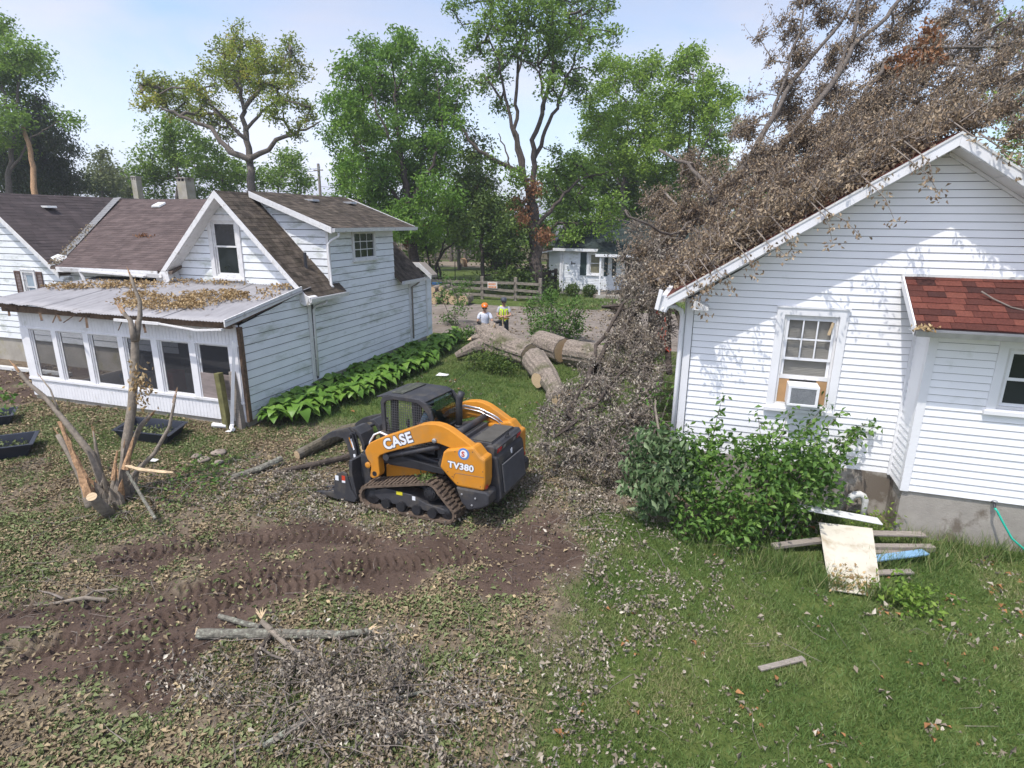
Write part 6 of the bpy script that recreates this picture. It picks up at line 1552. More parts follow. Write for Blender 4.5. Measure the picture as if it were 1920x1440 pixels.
make_tree('ivy_covered_tree', 'slim dark green ivy covered tree leaning left of the tallest maple trunk', 'ivy', MT['bark_dark'], MT['lf_dark'], dens=9, per=85, sig=.4, lsize=.25, seed=7)
make_tree('tree', 'bright yellow green tree with rounded top behind the wrecked house roof', 'bright', MT['bark'], MT['lf_bright'], dens=7, per=85, sig=.4, lsize=.29, seed=8)
make_tree('tree', 'mid green tree between the tallest maple and the bright green tree', 'bright_b', MT['bark'], MT['lf_bright'], dens=7, per=85, sig=.4, lsize=.29, seed=9)
make_tree('tree', 'broad green tree filling the view behind the far white house', 'filler', MT['bark'], MT['lf_green'], dens=5, per=85, sig=.5, lsize=.36, seed=23)
make_tree('tree', 'low green tree by the plank fence left of the ivy covered tree', 'filler_b', MT['bark'], MT['lf_green'], dens=6, per=75, sig=.45, lsize=.34, seed=24)
make_tree('small_tree', 'small many-stemmed tree in front of the plank fence with rust tips', 'multi', MT['bark_dark'], MT['lf_green'], dens=9, per=60, sig=.38, lsize=.25, seed=10, extra=(('multi_dead', MT['lf_rust'], 130),))
make_tree('tree', 'tall broadleaf tree at the far left edge with airy crown', 'leftdec', MT['bark'], MT['lf_green'], dens=7, per=76, sig=.42, lsize=.29, seed=11, shell=.5)
make_tree('spruce_tree', 'dark drooping spruce behind the left end of the old house', 'spruce', MT['bark_dark'], MT['lf_spruce'], dens=8, per=90, sig=.45, lsize=.3, droop=.5, W=.34, seed=12)
make_tree('snapped_tree', 'tall snapped tree trunk with torn orange wood among the spruce boughs', 'stub', MT['splint'], None, seed=13, cat='tree trunk')
make_tree('tree', 'small pale green pointed tree just left of the far chimney', 'pale', MT['bark'], MT['lf_pale'], dens=5, per=85, sig=.5, lsize=.36, seed=14)
make_tree('tree', 'distant hazy grey green tree beside the far chimney', 'pale_b', MT['bark'], MT['lf_pale'], dens=5, per=75, sig=.55, lsize=.38, seed=15)
make_tree('tree', 'green tree behind the right slope of the vinyl house roof', 'rightbg', MT['bark'], MT['lf_bright'], dens=6, per=60, sig=.42, lsize=.22, seed=16)
make_tree('shrub', 'tall bushy green shrub at the lane edge behind the cut logs', 'shrub_road', MT['twig'], MT['lf_shrub'], dens=46, per=42, sig=.16, lsize=.12, cat='shrub', seed=17, twig=.008, parts=('stem', 'foliage'))
make_tree('sapling', 'thin airy sapling growing at the lane edge past the hostas', 'sapling', MT['twig'], MT['lf_shrub'], dens=50, per=20, sig=.14, lsize=.12, cat='sapling', seed=18, twig=.006, parts=('stem', 'foliage'))
make_tree('weed_clump', 'leafy weed clump at the far end of the hosta bed', 'hostaweeds', MT['twig'], MT['lf_shrub'], dens=60, per=40, sig=.14, lsize=.11, cat='weeds', seed=19, parts=('stem', 'foliage'))
STUMP_STEMS = [([(-9.53,7.08,0.19),(-9.55,7.3,0.97),(-9.52,7.5,1.61),(-9.54,7.68,2.25),(-9.58,7.85,2.89)],0.09,0.06),([(-9.56,7.8,2.71),(-9.53,7.95,3.17),(-9.56,8.01,3.4),(-9.67,8.04,3.63),(-9.76,8.07,3.86)],0.06,0.02),([(-9.49,7.72,2.73),(-9.6,7.8,3.09),(-9.69,7.79,3.18),(-9.78,7.8,3.29)],0.05,0.03),([(-9.86,6.97,0.18),(-10.15,7.06,0.78),(-10.55,7.06,1.23),(-11.01,7.06,1.73),(-11.3,7.03,1.96),(-11.55,7.03,2.23)],0.07,0.03),([(-9.8,6.63,0.05),(-9.95,6.7,0.45),(-10.21,6.74,0.89),(-10.43,6.76,1.2)],0.06,0.03),([(-9.89,7,-0.09),(-10.08,7.1,0.46),(-10.19,7.2,0.92),(-10.24,7.24,1.13)],0.07,0.01),([(-9.82,7.18,0.1),(-9.65,7.44,0.8),(-9.53,7.59,1.17),(-9.37,7.7,1.38)],0.06,0.04),([(-9.67,7,0.05),(-9.31,7.25,0.51),(-9.06,7.41,0.79),(-8.85,7.61,1.25),(-8.8,7.77,1.75)],0.06,0.02),([(-9.17,6.5,0.02),(-9.2,6.41,0.2),(-9.2,6.32,0.34),(-9.14,6.24,0.47)],0.1,0.07),([(-10.76,7.07,1.51),(-10.93,7.12,1.87),(-11.08,7.12,2.04)],0.02,0.01),([(-9.54,6.83,0.09),(-9.52,6.93,0.41),(-9.51,7.01,0.68)],0.05,0.01),([(-9.49,6.96,0.09),(-9.5,7.09,0.55),(-9.5,7.19,0.91)],0.04,0.01)]
STUMP_TAN = [([(-9.66,6.57,0.25),(-9.86,6.63,0.69),(-10.09,6.68,1.12),(-10.28,6.73,1.47)],0.05,0.02),([(-9.3,7.01,0.61),(-9.27,7.1,0.88),(-9.22,7.19,1.15)],0.04,0.01),([(-9.45,6.86,0.45),(-9.44,6.94,0.72),(-9.42,7.01,0.94)],0.03,0.01)]
STUMP_BASE = (-9.61,6.79,0)
SPLINTER = [(-9.17,6.92,0.73),(-8.85,6.91,0.71),(-8.45,6.93,0.72),(-8.13,6.93,0.75)]
STICK = [(-9.14,6.9,0.63),(-8.83,6.78,0.43),(-8.09,6.44,0.15)]
SHOOTS = [(0.45,9.81,2.1),(1.03,10.07,1.81),(1.55,10.4,1.81),(2.24,10.84,1.99),(2.29,10.33,1.87),(2.56,10.48,1.53),(2.93,10.78,1.56),(3.04,11.03,1.76),(1.85,10.15,1.74),(1.3,10.1,1.6),(0.83,10.02,1.29),(0.3,10.07,1.49),(-0.04,9.51,1.6),(2.6,10.38,1.14),(2.3,10.42,1.04),(-0.44,9.86,1.57)]
LEAFY_BLOBS = [(0.36,9.18,0.9,0.47),(1.08,9.19,0.83,0.55),(1.67,9.31,1.04,0.47),(0.8,8.83,0.37,0.45),(1.56,9.45,0.18,0.39),(0.53,9.1,-0.08,0.27),(2.03,9.75,1.09,0.29),(2.24,9.77,0.7,0.24),(0.16,8.93,0.43,0.39),(-0,9.33,1.25,0.34),(1.13,9.64,1.28,0.38),(1.7,9.44,1.52,0.29),(0.56,9.49,1.35,0.31)]
DROOP_BLOBS = [(-0.68,9.29,1.36,0.31),(-0.23,9.24,1.25,0.36),(-0.45,8.96,0.88,0.34),(0.03,9.12,0.93,0.27),(-0.8,9.21,0.96,0.23),(-0.26,9.24,0.31,0.21),(-0.55,9.05,0.44,0.21),(-0.87,9.07,0.67,0.16)]
DROOP_TOP = (-0.6,9.82,1.81)
# ================================================================== FALLEN TREE ON THE ROOF, BRUSH, LOGS
TH = R(-.705)
def to_local(P):
    P = np.asarray(P); c, s = math.cos(-TH), math.sin(-TH)
    return np.stack([P[:, 0] * c - P[:, 1] * s, P[:, 0] * s + P[:, 1] * c, P[:, 2]], axis=1)
def outside_house(P, margin=.03):
    L = to_local(P)
    rz = 6.13 - .652 * np.abs(L[:, 0] - 3.08)
    inside = (L[:, 1] > 10.28) & (L[:, 1] < 20.6) & (L[:, 0] > -.8) & (L[:, 0] < 6.95) & (L[:, 2] < rz + margin)
    walls = (L[:, 1] > 10.0) & (L[:, 0] > 2.7) & (L[:, 2] < 4.1)
    return ~(inside | walls) & (P[:, 2] > .03)

def dead_crown(t, keys, limbs, barkm, leafm, dens, per, sig, lsize, seed, twig=.008, spark=None, sparse=None, wob=.05, sweep=(0, 0, 1), sweep_w=0.0, nspray=4, tw=1.0):
    rng = np.random.default_rng(seed)
    blobs = []
    for k in keys: blobs += [b + (1 if b[2] > 7.9 else 0,) for b in TREES[k][1]]
    if sparse: blobs += [b + (1,) for b in TREES[sparse][1]]
    CLs = []
    for x, y, z, r, sp in blobs:
        n = max(3, int((dens * .85 if sp else dens) * r * r))
        d = unit(rng.normal(size=(n, 3)))
        CLs.append(np.concatenate([np.array([x, y, z]) + d * (r * rng.uniform(.1, 1.0, size=(n, 1))), np.full((n, 1), sp)], axis=1))
    CL = np.concatenate(CLs)
    CL = CL[outside_house(CL[:, :3], .05)]
    spf = CL[:, 3] > .5
    T2 = {'L': (limbs, [])}
    old = dict(TREES)
    # grow secondary branches to these clusters
    b0 = [(c[0], c[1], c[2], .001) for c in CL]
    _, A, par, rad, chains, info = grow(limbs, b0, rng, 0, perblob=1, limb_wob=.03)
    mb = MB()
    nl = info[0]
    for ci, ch in enumerate(chains):
        pts = [A[i] for i in ch]; rr = [rad[i] for i in ch]
        lb = MB()
        if len(pts) > 1:
            lb.tube(pts, rr, 9, wob=.08)
            lb.build('limb', barkm, t, smooth=True)
    for i in range(nl, len(A)):
        j = par[i]
        ld = info[1]
        r1 = min(.05, twig * ld[i] ** .42); r0 = min(.05, twig * max(ld[j], ld[i]) ** .42) if j >= nl else min(.05, r1 * 1.2)
        mb.tube([A[j], A[i]], [r0, r1], 4 if r0 > .02 else 3, caps=False)
    # fine twigs: a spray from each cluster, swept the way the crown fell
    sprays = []
    for i, c in enumerate(CL):
        for _ in range(nspray):
            d_ = np.array(sweep) * (1 if sweep_w else 0) * sweep_w + rng.normal(size=3) * np.array([.55, .55, .4])
            d_ = d_ / np.linalg.norm(d_); L_ = rng.uniform(.3, .95)
            a_ = c[:3] - d_ * L_ * .25; e = a_ + d_ * L_; m_ = (a_ + e) / 2 + rng.normal(size=3) * .05
            mb.tube([a_, m_, e], [.0095 * tw, .007 * tw, .0025 * tw], 3, caps=False)
            sprays.append((a_, m_, e, i))
    o = mb.build('twigs', MT['twig'], t); o['kind'] = 'stuff'
    P_ = []; tt = []
    for i, c in enumerate(CL):
        n = int(per * (.8 if spf[i] else 1))
        n = n // nspray
        ct_ = rng.random() * .45
        for a_, m_, e, _i in sprays[i * nspray:(i + 1) * nspray]:
            f_ = rng.uniform(.1, 1, (n, 1)); q = np.where(f_ < .5, a_ + (m_ - a_) * f_ * 2, m_ + (e - m_) * (f_ * 2 - 1))
            P_.append(q + rng.normal(size=(n, 3)) * sig * .38 - np.array([0, 0, .02])); tt.append(np.clip(ct_ + rng.random(n) * .6, 0, 1))
    P_ = np.concatenate(P_); tt = np.concatenate(tt)
    k = outside_house(P_, -.02)
    P_, tt = P_[k], tt[k]
    o = leaves('dead_leaves', P_, lsize * rng.uniform(.6, 1.3, len(P_)), leafm, t, up=.1, droop=.45, tint=tt, rng=rng, W=.46, fold=.25, curl=.15)
    return t

for _u in np.arange(-.45, 3.1, .38):
    for _v in (-.12, .35, .9):
        _p = ROOTM['house'] @ Vector((_u + random.gauss(0, .08), _v, 6.05 - .652 * (3.08 - _u) + .16 + .05 * random.random()))
        TREES['fallen_dense'][1].append((_p.x, _p.y, _p.z, .30))
ft = thing('fallen_tree', 'uprooted tree crown of withered brown leaves sprawled over the red roof', 'fallen tree', (-.6, 14.6, 0))
dead_crown(ft, ['fallen_dense'], [(p_, a_ * .6, c_ * .6) for p_, a_, c_ in TREES['fallen_limbs'][0]], MT['bark'], MT['lf_dead'], 110, 62, .11, .072, 31, sparse='fallen_sparse', sweep=(.62, .1, .78), sweep_w=.75)
# orange brown leaf clumps still hanging high on it
Q = np.concatenate([np.array(c) + RNG.normal(size=(70, 3)) * .16 for c in [(4.71, 18.74, 9.39), (4.42, 18.46, 8.76), (4.86, 18.62, 8.81), (4.1, 18.4, 8.7)]])
leaves('rust_leaf_clump', Q, .16, MT['lf_rust'], ft, kind=None, up=.2, droop=.3)
# a few twigs with leaves trailing in front of the rake board
TW = MB(); Q = []
Mh = ROOTM['house']
for (u0, z0, du, dz) in ((2.55, 5.66, .35, -.42), (2.7, 5.72, .1, -.35), (1.55, 5.0, .42, -.3), (1.5, 4.95, .15, -.4), (2.1, 5.35, .3, -.45), (1.05, 4.65, .1, -.2), (.5, 4.3, .12, -.22), (.1, 4.05, .22, -.2), (.0, 3.98, -.05, -.2), (-.35, 3.75, .3, -.35), (3.2, 6.0, .4, -.1), (3.6, 5.8, .3, -.12), (3.9, 5.55, .25, .02), (-.2, 3.88, .12, -.18), (.8, 4.5, .2, -.12)):
    a = Mh @ Vector((u0, -.56, z0)); c = Mh @ Vector((u0 + du * .5, -.62, z0 + dz * .35)); e = Mh @ Vector((u0 + du, -.66, z0 + dz))
    s = Mh @ Vector((u0 - .25, -.25, z0 + .28))
    TW.tube([s, a, c, e], [.012, .009, .006, .003], 4)
    for q in (a, c, e):
        for _ in range(10): Q.append(tuple(q + Vector((random.gauss(0, .07), random.gauss(0, .05), random.gauss(-.02, .05)))))
TW.build('twigs', MT['twig'], ft)
Q = np.array(Q); L_ = to_local(Q); Q = Q[L_[:, 1] < 10.27]
leaves('dead_leaves', Q, .075, MT['lf_dead'], ft, kind=None, up=.1, droop=.5, W=.5, curl=.2)
# loose leaves and small twigs lying on the roof slope itself
Q = []
for _ in range(1500):
    u, v = random.uniform(-.6, 3.0), random.uniform(10.4, 14)
    Q.append((u, v - 10.789, 6.09 - .652 * (3.08 - u) + random.random() * .05))
Q = np.array([tuple(Mh @ Vector(q)) for q in Q])
leaves('fallen_leaves', Q, .085, MT['lf_dead'], ft, up=.6, curl=.2)

TREES['fg_brush'] = ([], [(x, y, .06, r) for x, y, r in ((-4.0, 4.5, .3), (-3.55, 4.4, .36), (-3.2, 4.75, .34), (-2.8, 4.6, .36), (-3.3, 4.05, .34), (-2.7, 4.2, .34), (-2.3, 4.7, .3), (-3.7, 4.85, .28), (-2.35, 4.2, .28), (-1.95, 4.55, .22), (-3.1, 3.75, .26), (-2.6, 3.9, .24), (-4.35, 4.3, .2), (-4.6, 3.95, .18))])
fgb = thing('brush_pile', 'low tangle of twigs with curled grey leaves right in front of the grey branch', 'brush pile', (-3.2, 4.5, 0))
dead_crown(fgb, ['fg_brush'], [([(-4.5, 4.6, .08), (-3.9, 4.45, .12), (-3.2, 4.3, .1), (-2.5, 4.4, .06)], .016, .006), ([(-3.4, 4.95, .1), (-3.2, 4.5, .14), (-3.0, 4.0, .08)], .016, .006), ([(-2.2, 4.8, .06), (-2.7, 4.5, .12), (-3.3, 4.1, .1), (-3.6, 3.7, .05)], .014, .006)], MT['bark'], MT['litter_grey'], 75, 60, .16, .055, 33, twig=.003, sweep=(.8, -.3, .12), sweep_w=.5, nspray=2, tw=.45)
br = thing('brush_pile', 'grey brown heap of dead leafy branches between the logs and the vinyl house', 'brush pile', (-1.6, 12.6, 0))
dead_crown(br, ['brush'], [(p_, a_ * .75, c_ * .7) for p_, a_, c_ in TREES['brush'][0]], MT['bark_dark'], MT['lf_deadgrey'], 85, 45, .14, .075, 32, sweep=(.3, .2, .3), sweep_w=.5)
# scattered orange marker tape among the branches
tape = MB()
for c in [(-.72, 13.1, 2.75), (-.70, 13.1, 2.55), (-.68, 13.1, 2.35), (-.83, 13.2, 2.4), (-.64, 13.05, 2.2), (-.95, 13.4, 2.95), (-.6, 13.0, 2.12)]:
    for _ in range(3):
        p = Vector(c) + Vector((random.gauss(0, .03), random.gauss(0, .05), random.gauss(0, .06)))
        tape.beam(p, p + Vector((random.gauss(0, .04), 0, -random.uniform(.04, .13))), .05, .006)
tag(tape.build('marker_tape', MT['orangecloth']), 'tattered orange red tape fluttering in the branches beside the torn gutter', 'marker tape')
# a fresh green sprout standing in the pile
def shoot_cluster(name, label, pts_list, n, sig, size, leafm, cat, stemr=.012, seed=1, droop=.2):
    t = thing(name, label, cat, tuple(pts_list[0][0]))
    mb = MB()
    Q = []
    for pts in pts_list:
        mb.tube(pts, [stemr * (1 - .7 * i / (len(pts) - 1)) for i in range(len(pts))], 5)
        for _ in range(n):
            f_ = random.random(); i = min(int(f_ * (len(pts) - 1)), len(pts) - 2); q = Vector(pts[i]).lerp(Vector(pts[i + 1]), f_ * (len(pts) - 1) - i)
            Q.append(tuple(q + Vector([random.gauss(0, sig) for _ in range(3)])))
    mb.build('stem', MT['twig'], t)
    leaves('leaf_spray', np.array(Q), size, leafm, t, kind=None, up=.6, droop=droop)
    return t
shoot_cluster('green_sprout', 'small bright green leafy sprout poking out of the dead brush pile', [[(-.6, 11.3, .9), (-.75, 11.2, 1.5), (-.85, 11.15, 1.75)], [(-.6, 11.3, .9), (-.45, 11.2, 1.6), (-.35, 11.1, 1.85)]], 34, .12, .11, MT['lf_shrub'], 'sprout')

# ---- the uprooted trunk and the sawn logs
def log_mesh(mb, pts, r, n=34, flute=.06, seed=0, caps=True):
    rng = np.random.default_rng(seed)
    P_ = resample_path(pts, .12)
    k = len(P_)
    amp = rng.uniform(-1, 1, n); dr_ = np.zeros(n)
    vs = []
    ref = Vector((0, 0, 1))
    for i, p in enumerate(P_):
        d = (P_[min(i + 1, k - 1)] - P_[max(i - 1, 0)]).normalized()
        a = d.cross(ref)
        if a.length < 1e-3: a = d.cross(Vector((1, 0, 0)))
        a.normalize(); b_ = d.cross(a)
        f_ = i / (k - 1); rr = r[0] + (r[1] - r[0]) * f_ if len(r) == 2 else np.interp(f_, np.linspace(0, 1, len(r)), r)
        for q in range(n):
            th = 2 * PI * q / n
            dr_[q] = .8 * dr_[q] + .5 * rng.uniform(-1, 1)
            R_ = rr * (1 + flute * amp[q] * .75 + flute * .6 * dr_[q])
            vs.append(p + a * (math.cos(th) * R_) + b_ * (math.sin(th) * R_))
    fs = []
    for i in range(k - 1):
        for q in range(n):
            fs.append((i * n + q, i * n + (q + 1) % n, (i + 1) * n + (q + 1) % n, (i + 1) * n + q))
    mb.add(vs, fs)
    return P_, vs[:n], vs[-n:]
cutm, t_, b_, o_ = new_mat('sawn_log_end')
tcn = t_.nodes.new('ShaderNodeTexCoord'); nn = noise(t_, 9, 5)
wv = t_.nodes.new('ShaderNodeTexWave'); wv.wave_type = 'RINGS'; wv.rings_direction = 'Z'; wv.inputs['Scale'].default_value = 7; wv.inputs['Distortion'].default_value = 2.5
t_.links.new(tcn.outputs['Object'], wv.inputs['Vector'])
rc = ramp(t_, wv.outputs['Fac'], [(.2, (.36, .24, .13)), (.7, (.52, .38, .22))])
out_ = mixc(t_, nn.outputs['Fac'], rc.outputs['Color'], (.58, .44, .28))
t_.links.new(out_, b_.inputs['Base Color']); b_.inputs['Roughness'].default_value = .8
def cut_face(parent, ring, d, m=None, name='cut_end', rim=.9):
    c = sum((Vector(v) for v in ring), Vector()) / len(ring)
    d = Vector(d).normalized()
    z = d; x = z.orthogonal().normalized(); y = z.cross(x)
    Mx = Matrix((x, y, z)).transposed().to_4x4(); Mx.translation = c + d * .006
    inv = Mx.inverted()
    vs = [inv @ (c + (Vector(v) - c) * rim + d * .006) for v in ring]
    vs = [(v.x, v.y, 0) for v in vs]
    lo = [(v[0], v[1], -.02) for v in vs]
    mb = MB(); n = len(vs)
    mb.add(vs + lo + [(0, 0, .002)], [(i, (i + 1) % n, 2 * n) for i in range(n)] + [(i, n + i, n + (i + 1) % n, (i + 1) % n) for i in range(n)])
    o = mb.build(name, m or cutm, parent, True)
    o.matrix_local = ROOTM[parent.name].inverted() @ Mx
    return o
def log(name, label, pts, r, seed, m=MT['bark_log'], ends=(True, True), group=None, cat='log', flute=.06, n=34, rim=.9):
    t = thing(name, label, cat, (pts[0][0], pts[0][1], 0), 0, group)
    mb = MB(); P_, e0, e1 = log_mesh(mb, pts, r, n, flute, seed)
    k = len(mb.v); mb.f.append(tuple(range(n - 1, -1, -1))); mb.f.append(tuple(k - n + q for q in range(n)))
    mb.build('bark', m, t, smooth=False)
    if ends[0]: cut_face(t, e0, P_[0] - P_[1], rim=rim)
    if ends[1]: cut_face(t, e1, P_[-1] - P_[-2], rim=rim)
    return t
rt = log('uprooted_trunk', 'massive furrowed trunk with torn root flare lying in front of two workers', [(-7.1, 19.85, .62), (-6.6, 19.5, .55), (-6.1, 19.15, .50), (-5.35, 18.7, .45)], (.62, .5, .45, .43), 3, ends=(False, True), flute=.08, n=44, cat='tree trunk')
rb = MB()
random.seed(5)
for k, (dx, dy, dz, r0, r1) in enumerate([(-.62, .30, .5, .32, .09), (-.85, .30, .40, .38, .10), (-.95, .05, .02, .36, .1), (-.80, -.35, -.32, .32, .08), (-.3, .3, .62, .28, .08), (-1.25, -.75, -.48, .28, .12), (-.1, -.1, .5, .26, .1)]):
    a = Vector((-6.95, 19.75, .66)); e = a + Vector((dx, dy, dz))
    mid = a.lerp(e, .5) + Vector((random.gauss(0, .06), random.gauss(0, .06), .06))
    rb.tube([a, mid, e], [r0 * 1.15, r0 * .85, r1], 11, wob=.14)
rb.build('root_flare', MT['bark_log'], rt)
sp_ = MB()
for p, q, r in [((-7.55, 20.0, .95), (-7.7, 19.95, 1.05), .05), ((-7.9, 19.8, .66), (-8.05, 19.75, .62), .07), ((-7.85, 19.5, .42), (-8.0, 19.45, .36), .06), ((-7.0, 19.7, 1.05), (-6.95, 19.6, 1.3), .08), ((-6.85, 19.7, 1.0), (-6.8, 19.65, 1.16), .07), ((-7.25, 20.0, 1.1), (-7.35, 20.0, 1.22), .05)]:
    sp_.tube([p, q], [r, r * .3], 6, wob=.3)
sp_.build('torn_wood', MT['splint_pale'], rt)
log('limb_log', 'mossy bent limb log lying on the lawn below the big trunk', [(-5.05, 18.2, .42), (-4.65, 17.4, .38), (-4.2, 16.6, .33), (-3.85, 15.9, .28), (-3.55, 15.2, .24), (-3.42, 14.75, .22)], (.43, .40, .36, .30, .24, .2), 5, ends=(False, True), rim=.85)
log('limb_log', 'short limb stub with a round pale sawn face pointing at the loader', [(-4.15, 16.75, .34), (-4.3, 16.45, .33), (-4.42, 16.2, .32)], (.24, .23, .225), 6, n=16, ends=(False, True), rim=.95)
log('limb_log', 'pale stub log with torn bright wood at the foot of the mossy limb', [(-3.75, 15.35, .2), (-3.45, 15.0, .2), (-3.25, 14.75, .16)], (.2, .18, .16), 7, n=14)
log('limb_log', 'small round cut end sticking up beside the mossy limb', [(-3.3, 15.75, .05), (-3.35, 15.6, .22)], (.13, .125), 8, n=12)
log('trunk_log', 'thick log section behind the mossy limb with shaded cut face', [(-5.55, 20.7, .5), (-5.0, 20.2, .5), (-4.45, 19.75, .48)], (.46, .45, .44), 9)
log('trunk_log', 'thick log section running under the brush pile beside the green shrub', [(-4.3, 19.75, .45), (-3.7, 19.6, .44), (-2.9, 19.4, .42)], (.45, .43, .40), 10)
# log pinned under the grapple and the mossy branches beside it
log('branch_log', 'rough mossy log lying behind the grapple bucket', [(-7.75, 9.55, .10), (-7.6, 10.1, .15), (-7.5, 10.9, .18), (-7.1, 11.4, .2)], (.10, .13, .15, .16), 11, n=14, m=MT['bark_mossy'], flute=.1)
log('branch_log', 'dark thin branch lying below the mossy log at the grapple', [(-7.7, 8.75, .04), (-7.3, 9.2, .05), (-6.9, 9.6, .08), (-6.6, 9.9, .12)], (.035, .05, .06, .06), 12, n=10, m=MT['bark_dark'])
log('branch_log', 'short forked grey branch lying left of the mossy log', [(-8.3, 8.3, .05), (-8.0, 8.75, .09), (-7.85, 9.2, .15)], (.05, .06, .06), 13, n=9, m=MT['bark_grey'])
q = MB(); q.beam((-6.35, 9.9, .3), (-6.15, 9.75, .42), .16, .12); q.beam((-6.25, 9.85, .42), (-6.2, 9.8, .52), .1, .07)
tag(q.build('torn_wood', MT['splint_pale']), 'pale torn wood end held in the grapple claw', 'wood chunk')

# ---- snapped multi-stem tree at the left
st = thing('broken_tree', 'snapped multi stemmed tree stump with splintered orange wood in the leaf litter', 'broken tree', STUMP_BASE)
for si, (pts, r0, r1) in enumerate(STUMP_STEMS):
    if si in (4, 5, 10, 11): r0, r1 = r0 * 1.35, r1 * 1.3
    mb = MB()
    P_ = resample_path(pts, .14)
    if P_[0].z > .05 and r0 > .03 and P_[0].z < .9: P_ = [Vector((P_[0].x, P_[0].y, -.05))] + P_
    mb.tube(P_, [r0 + (r1 - r0) * i / (len(P_) - 1) for i in range(len(P_))], 10, wob=.05)
    s_ = mb.build('stem', MT['bark_young'], st, smooth=True)
    # torn tip: ragged splinters
    d = (P_[-1] - P_[-2]).normalized(); tip = P_[-1]
    t2 = MB()
    for _ in range(5):
        off = Vector([random.gauss(0, r1 * .5) for _ in range(3)])
        L_ = random.uniform(.04, .2)
        t2.tube([tip + off - d * .10, tip + off * .7 + d * L_], [r1 * .45, .003], 5)
    if si != 8: t2.build('torn_tip', MT['splint'], st)
for pts, r0, r1 in STUMP_TAN:
    r0, r1 = r0 * 1.5, r1 * 1.3
    P_ = resample_path(pts, .12)
    mb = MB(); mb.tube(P_, [r0 + (r1 - r0) * i / (len(P_) - 1) for i in range(len(P_))], 7, wob=.25); mb.build('splintered_wood', MT['splint'], st)
mb = MB(); P_ = resample_path(SPLINTER, .1); mb.tube(P_, [.012] + [.028] * (len(P_) - 2) + [.012], 6, wob=.25); mb.build('splinter', MT['splint_pale'], st)
mb = MB(); P_ = resample_path(STICK, .15); mb.tube(P_, [.025] * len(P_), 7, wob=.12); tag(mb.build('stick', MT['bark_grey']), 'grey stick leaning out of the broken stump towards the mud', 'stick')
for k in range(16):
    a = random.uniform(0, 6.28); r_ = random.uniform(.05, .42); bx, by = -9.62 + r_ * math.cos(a) * 1.1, 7.0 + r_ * math.sin(a)
    h_ = random.uniform(.2, .62) * (1.15 - r_); w_ = random.uniform(.03, .08)
    mb = MB(); lx, ly = random.gauss(0, .12) + .3 * r_ * math.cos(a), random.gauss(0, .1) + .3 * r_ * math.sin(a)
    mb.tube([(bx, by, -.05), (bx + lx * .4, by + ly * .4, h_ * .5), (bx + lx, by + ly, h_)], [w_ * 1.3, w_, .006], 6, wob=.25)
    mb.build('splintered_wood' if k % 3 == 0 else 'broken_stem', MT['splint'] if k % 3 == 0 else MT['bark_young'], st)
# flat sawn stub in front
pts = STUMP_STEMS[8][0]
mb = MB(); mb.lathe([(.078, 0), (.076, .004)], Vector(pts[-1]) - (Vector(pts[-1]) - Vector(pts[-2])).normalized() * .0, Vector(pts[-1]) - Vector(pts[-2]), 14); mb.build('cut_end', cutm, st)
Q = np.array([(-9.16, 7.42, 2.05)]) + RNG.normal(size=(130, 3)) * np.array([.08, .08, .2])
leaves('dead_leaf_bunch', Q, .09, MT['rooftan'], st, kind=None, up=.1, droop=.5)
Q = np.concatenate([np.array(c) + RNG.normal(size=(26, 3)) * .12 for c in [(-13.0, 7.1, 1.45), (-11.8, 6.9, 1.7), (-12.9, 6.75, 1.2)]])
leaves('green_leaves', Q, .13, MT['lf_shrub'], st, kind=None, up=.3, droop=.3)
# low weeds round the stump
Q = np.concatenate([np.array([-8.8, 7.9, .06]) + RNG.normal(size=(320, 3)) * np.array([.45, .5, .05]), np.array([-9.2, 8.3, .1]) + RNG.normal(size=(60, 3)) * np.array([.3, .3, .08])])
wd = leaves('weed_patch', Q, .09, MT['lf_shrub'], kind=None, up=1.2)
tag(wd, 'patch of low green weeds on the right of the broken stump', 'weeds')

# ---- foreground branch with its side branches
fb = thing('fallen_branch', 'lichen grey branch with splintered ends lying across the mud in front', 'branch', (-4.3, 4.9, 0))
def ground_tube(pts, r, m, parent, name, n=10, wob=.08):
    P_ = [Vector((p[0], p[1], p[2] + gz(p[0], p[1]) + .005)) for p in pts]
    P_ = resample_path(P_, .12)
    mb = MB(); k = len(P_)
    mb.tube(P_, [np.interp(i / (k - 1), np.linspace(0, 1, len(r)), r) for i in range(k)], n, wob=wob)
    return mb.build(name, m, parent, smooth=False)
ground_tube([(-5.38, 4.58, .06), (-4.89, 4.72, .06), (-4.22, 4.93, .07), (-3.74, 5.09, .08), (-3.41, 5.26, .1)], [.062, .06, .058, .05, .03], MT['bark_grey'], fb, 'main_stem', 12)
ground_tube([(-5.4, 4.93, .05), (-4.95, 4.9, .06), (-4.7, 4.86, .1)], [.03, .035, .035], MT['bark_grey'], fb, 'side_branch')
ground_tube([(-4.71, 4.9, .15), (-4.28, 4.72, .12), (-3.73, 4.55, .07), (-3.33, 4.46, .04)], [.03, .03, .026, .02], MT['bark_young'], fb, 'side_branch')
ground_tube([(-4.32, 4.32, .02), (-4.5, 4.54, .05), (-4.5, 4.78, .08)], [.02, .026, .03], MT['bark_dark'], fb, 'side_branch')
mb = MB()
for _ in range(9):
    p = Vector((-4.74, 4.93, .17)); mb.tube([p, p + Vector((random.gauss(-.02, .05), random.gauss(.06, .05), random.uniform(.02, .12)))], [.018, .003], 5)
for _ in range(6):
    p = Vector((-3.45, 5.24, .1)); mb.tube([p, p + Vector((random.uniform(.03, .16), random.gauss(.05, .03), random.gauss(0, .03)))], [.02, .004], 5)
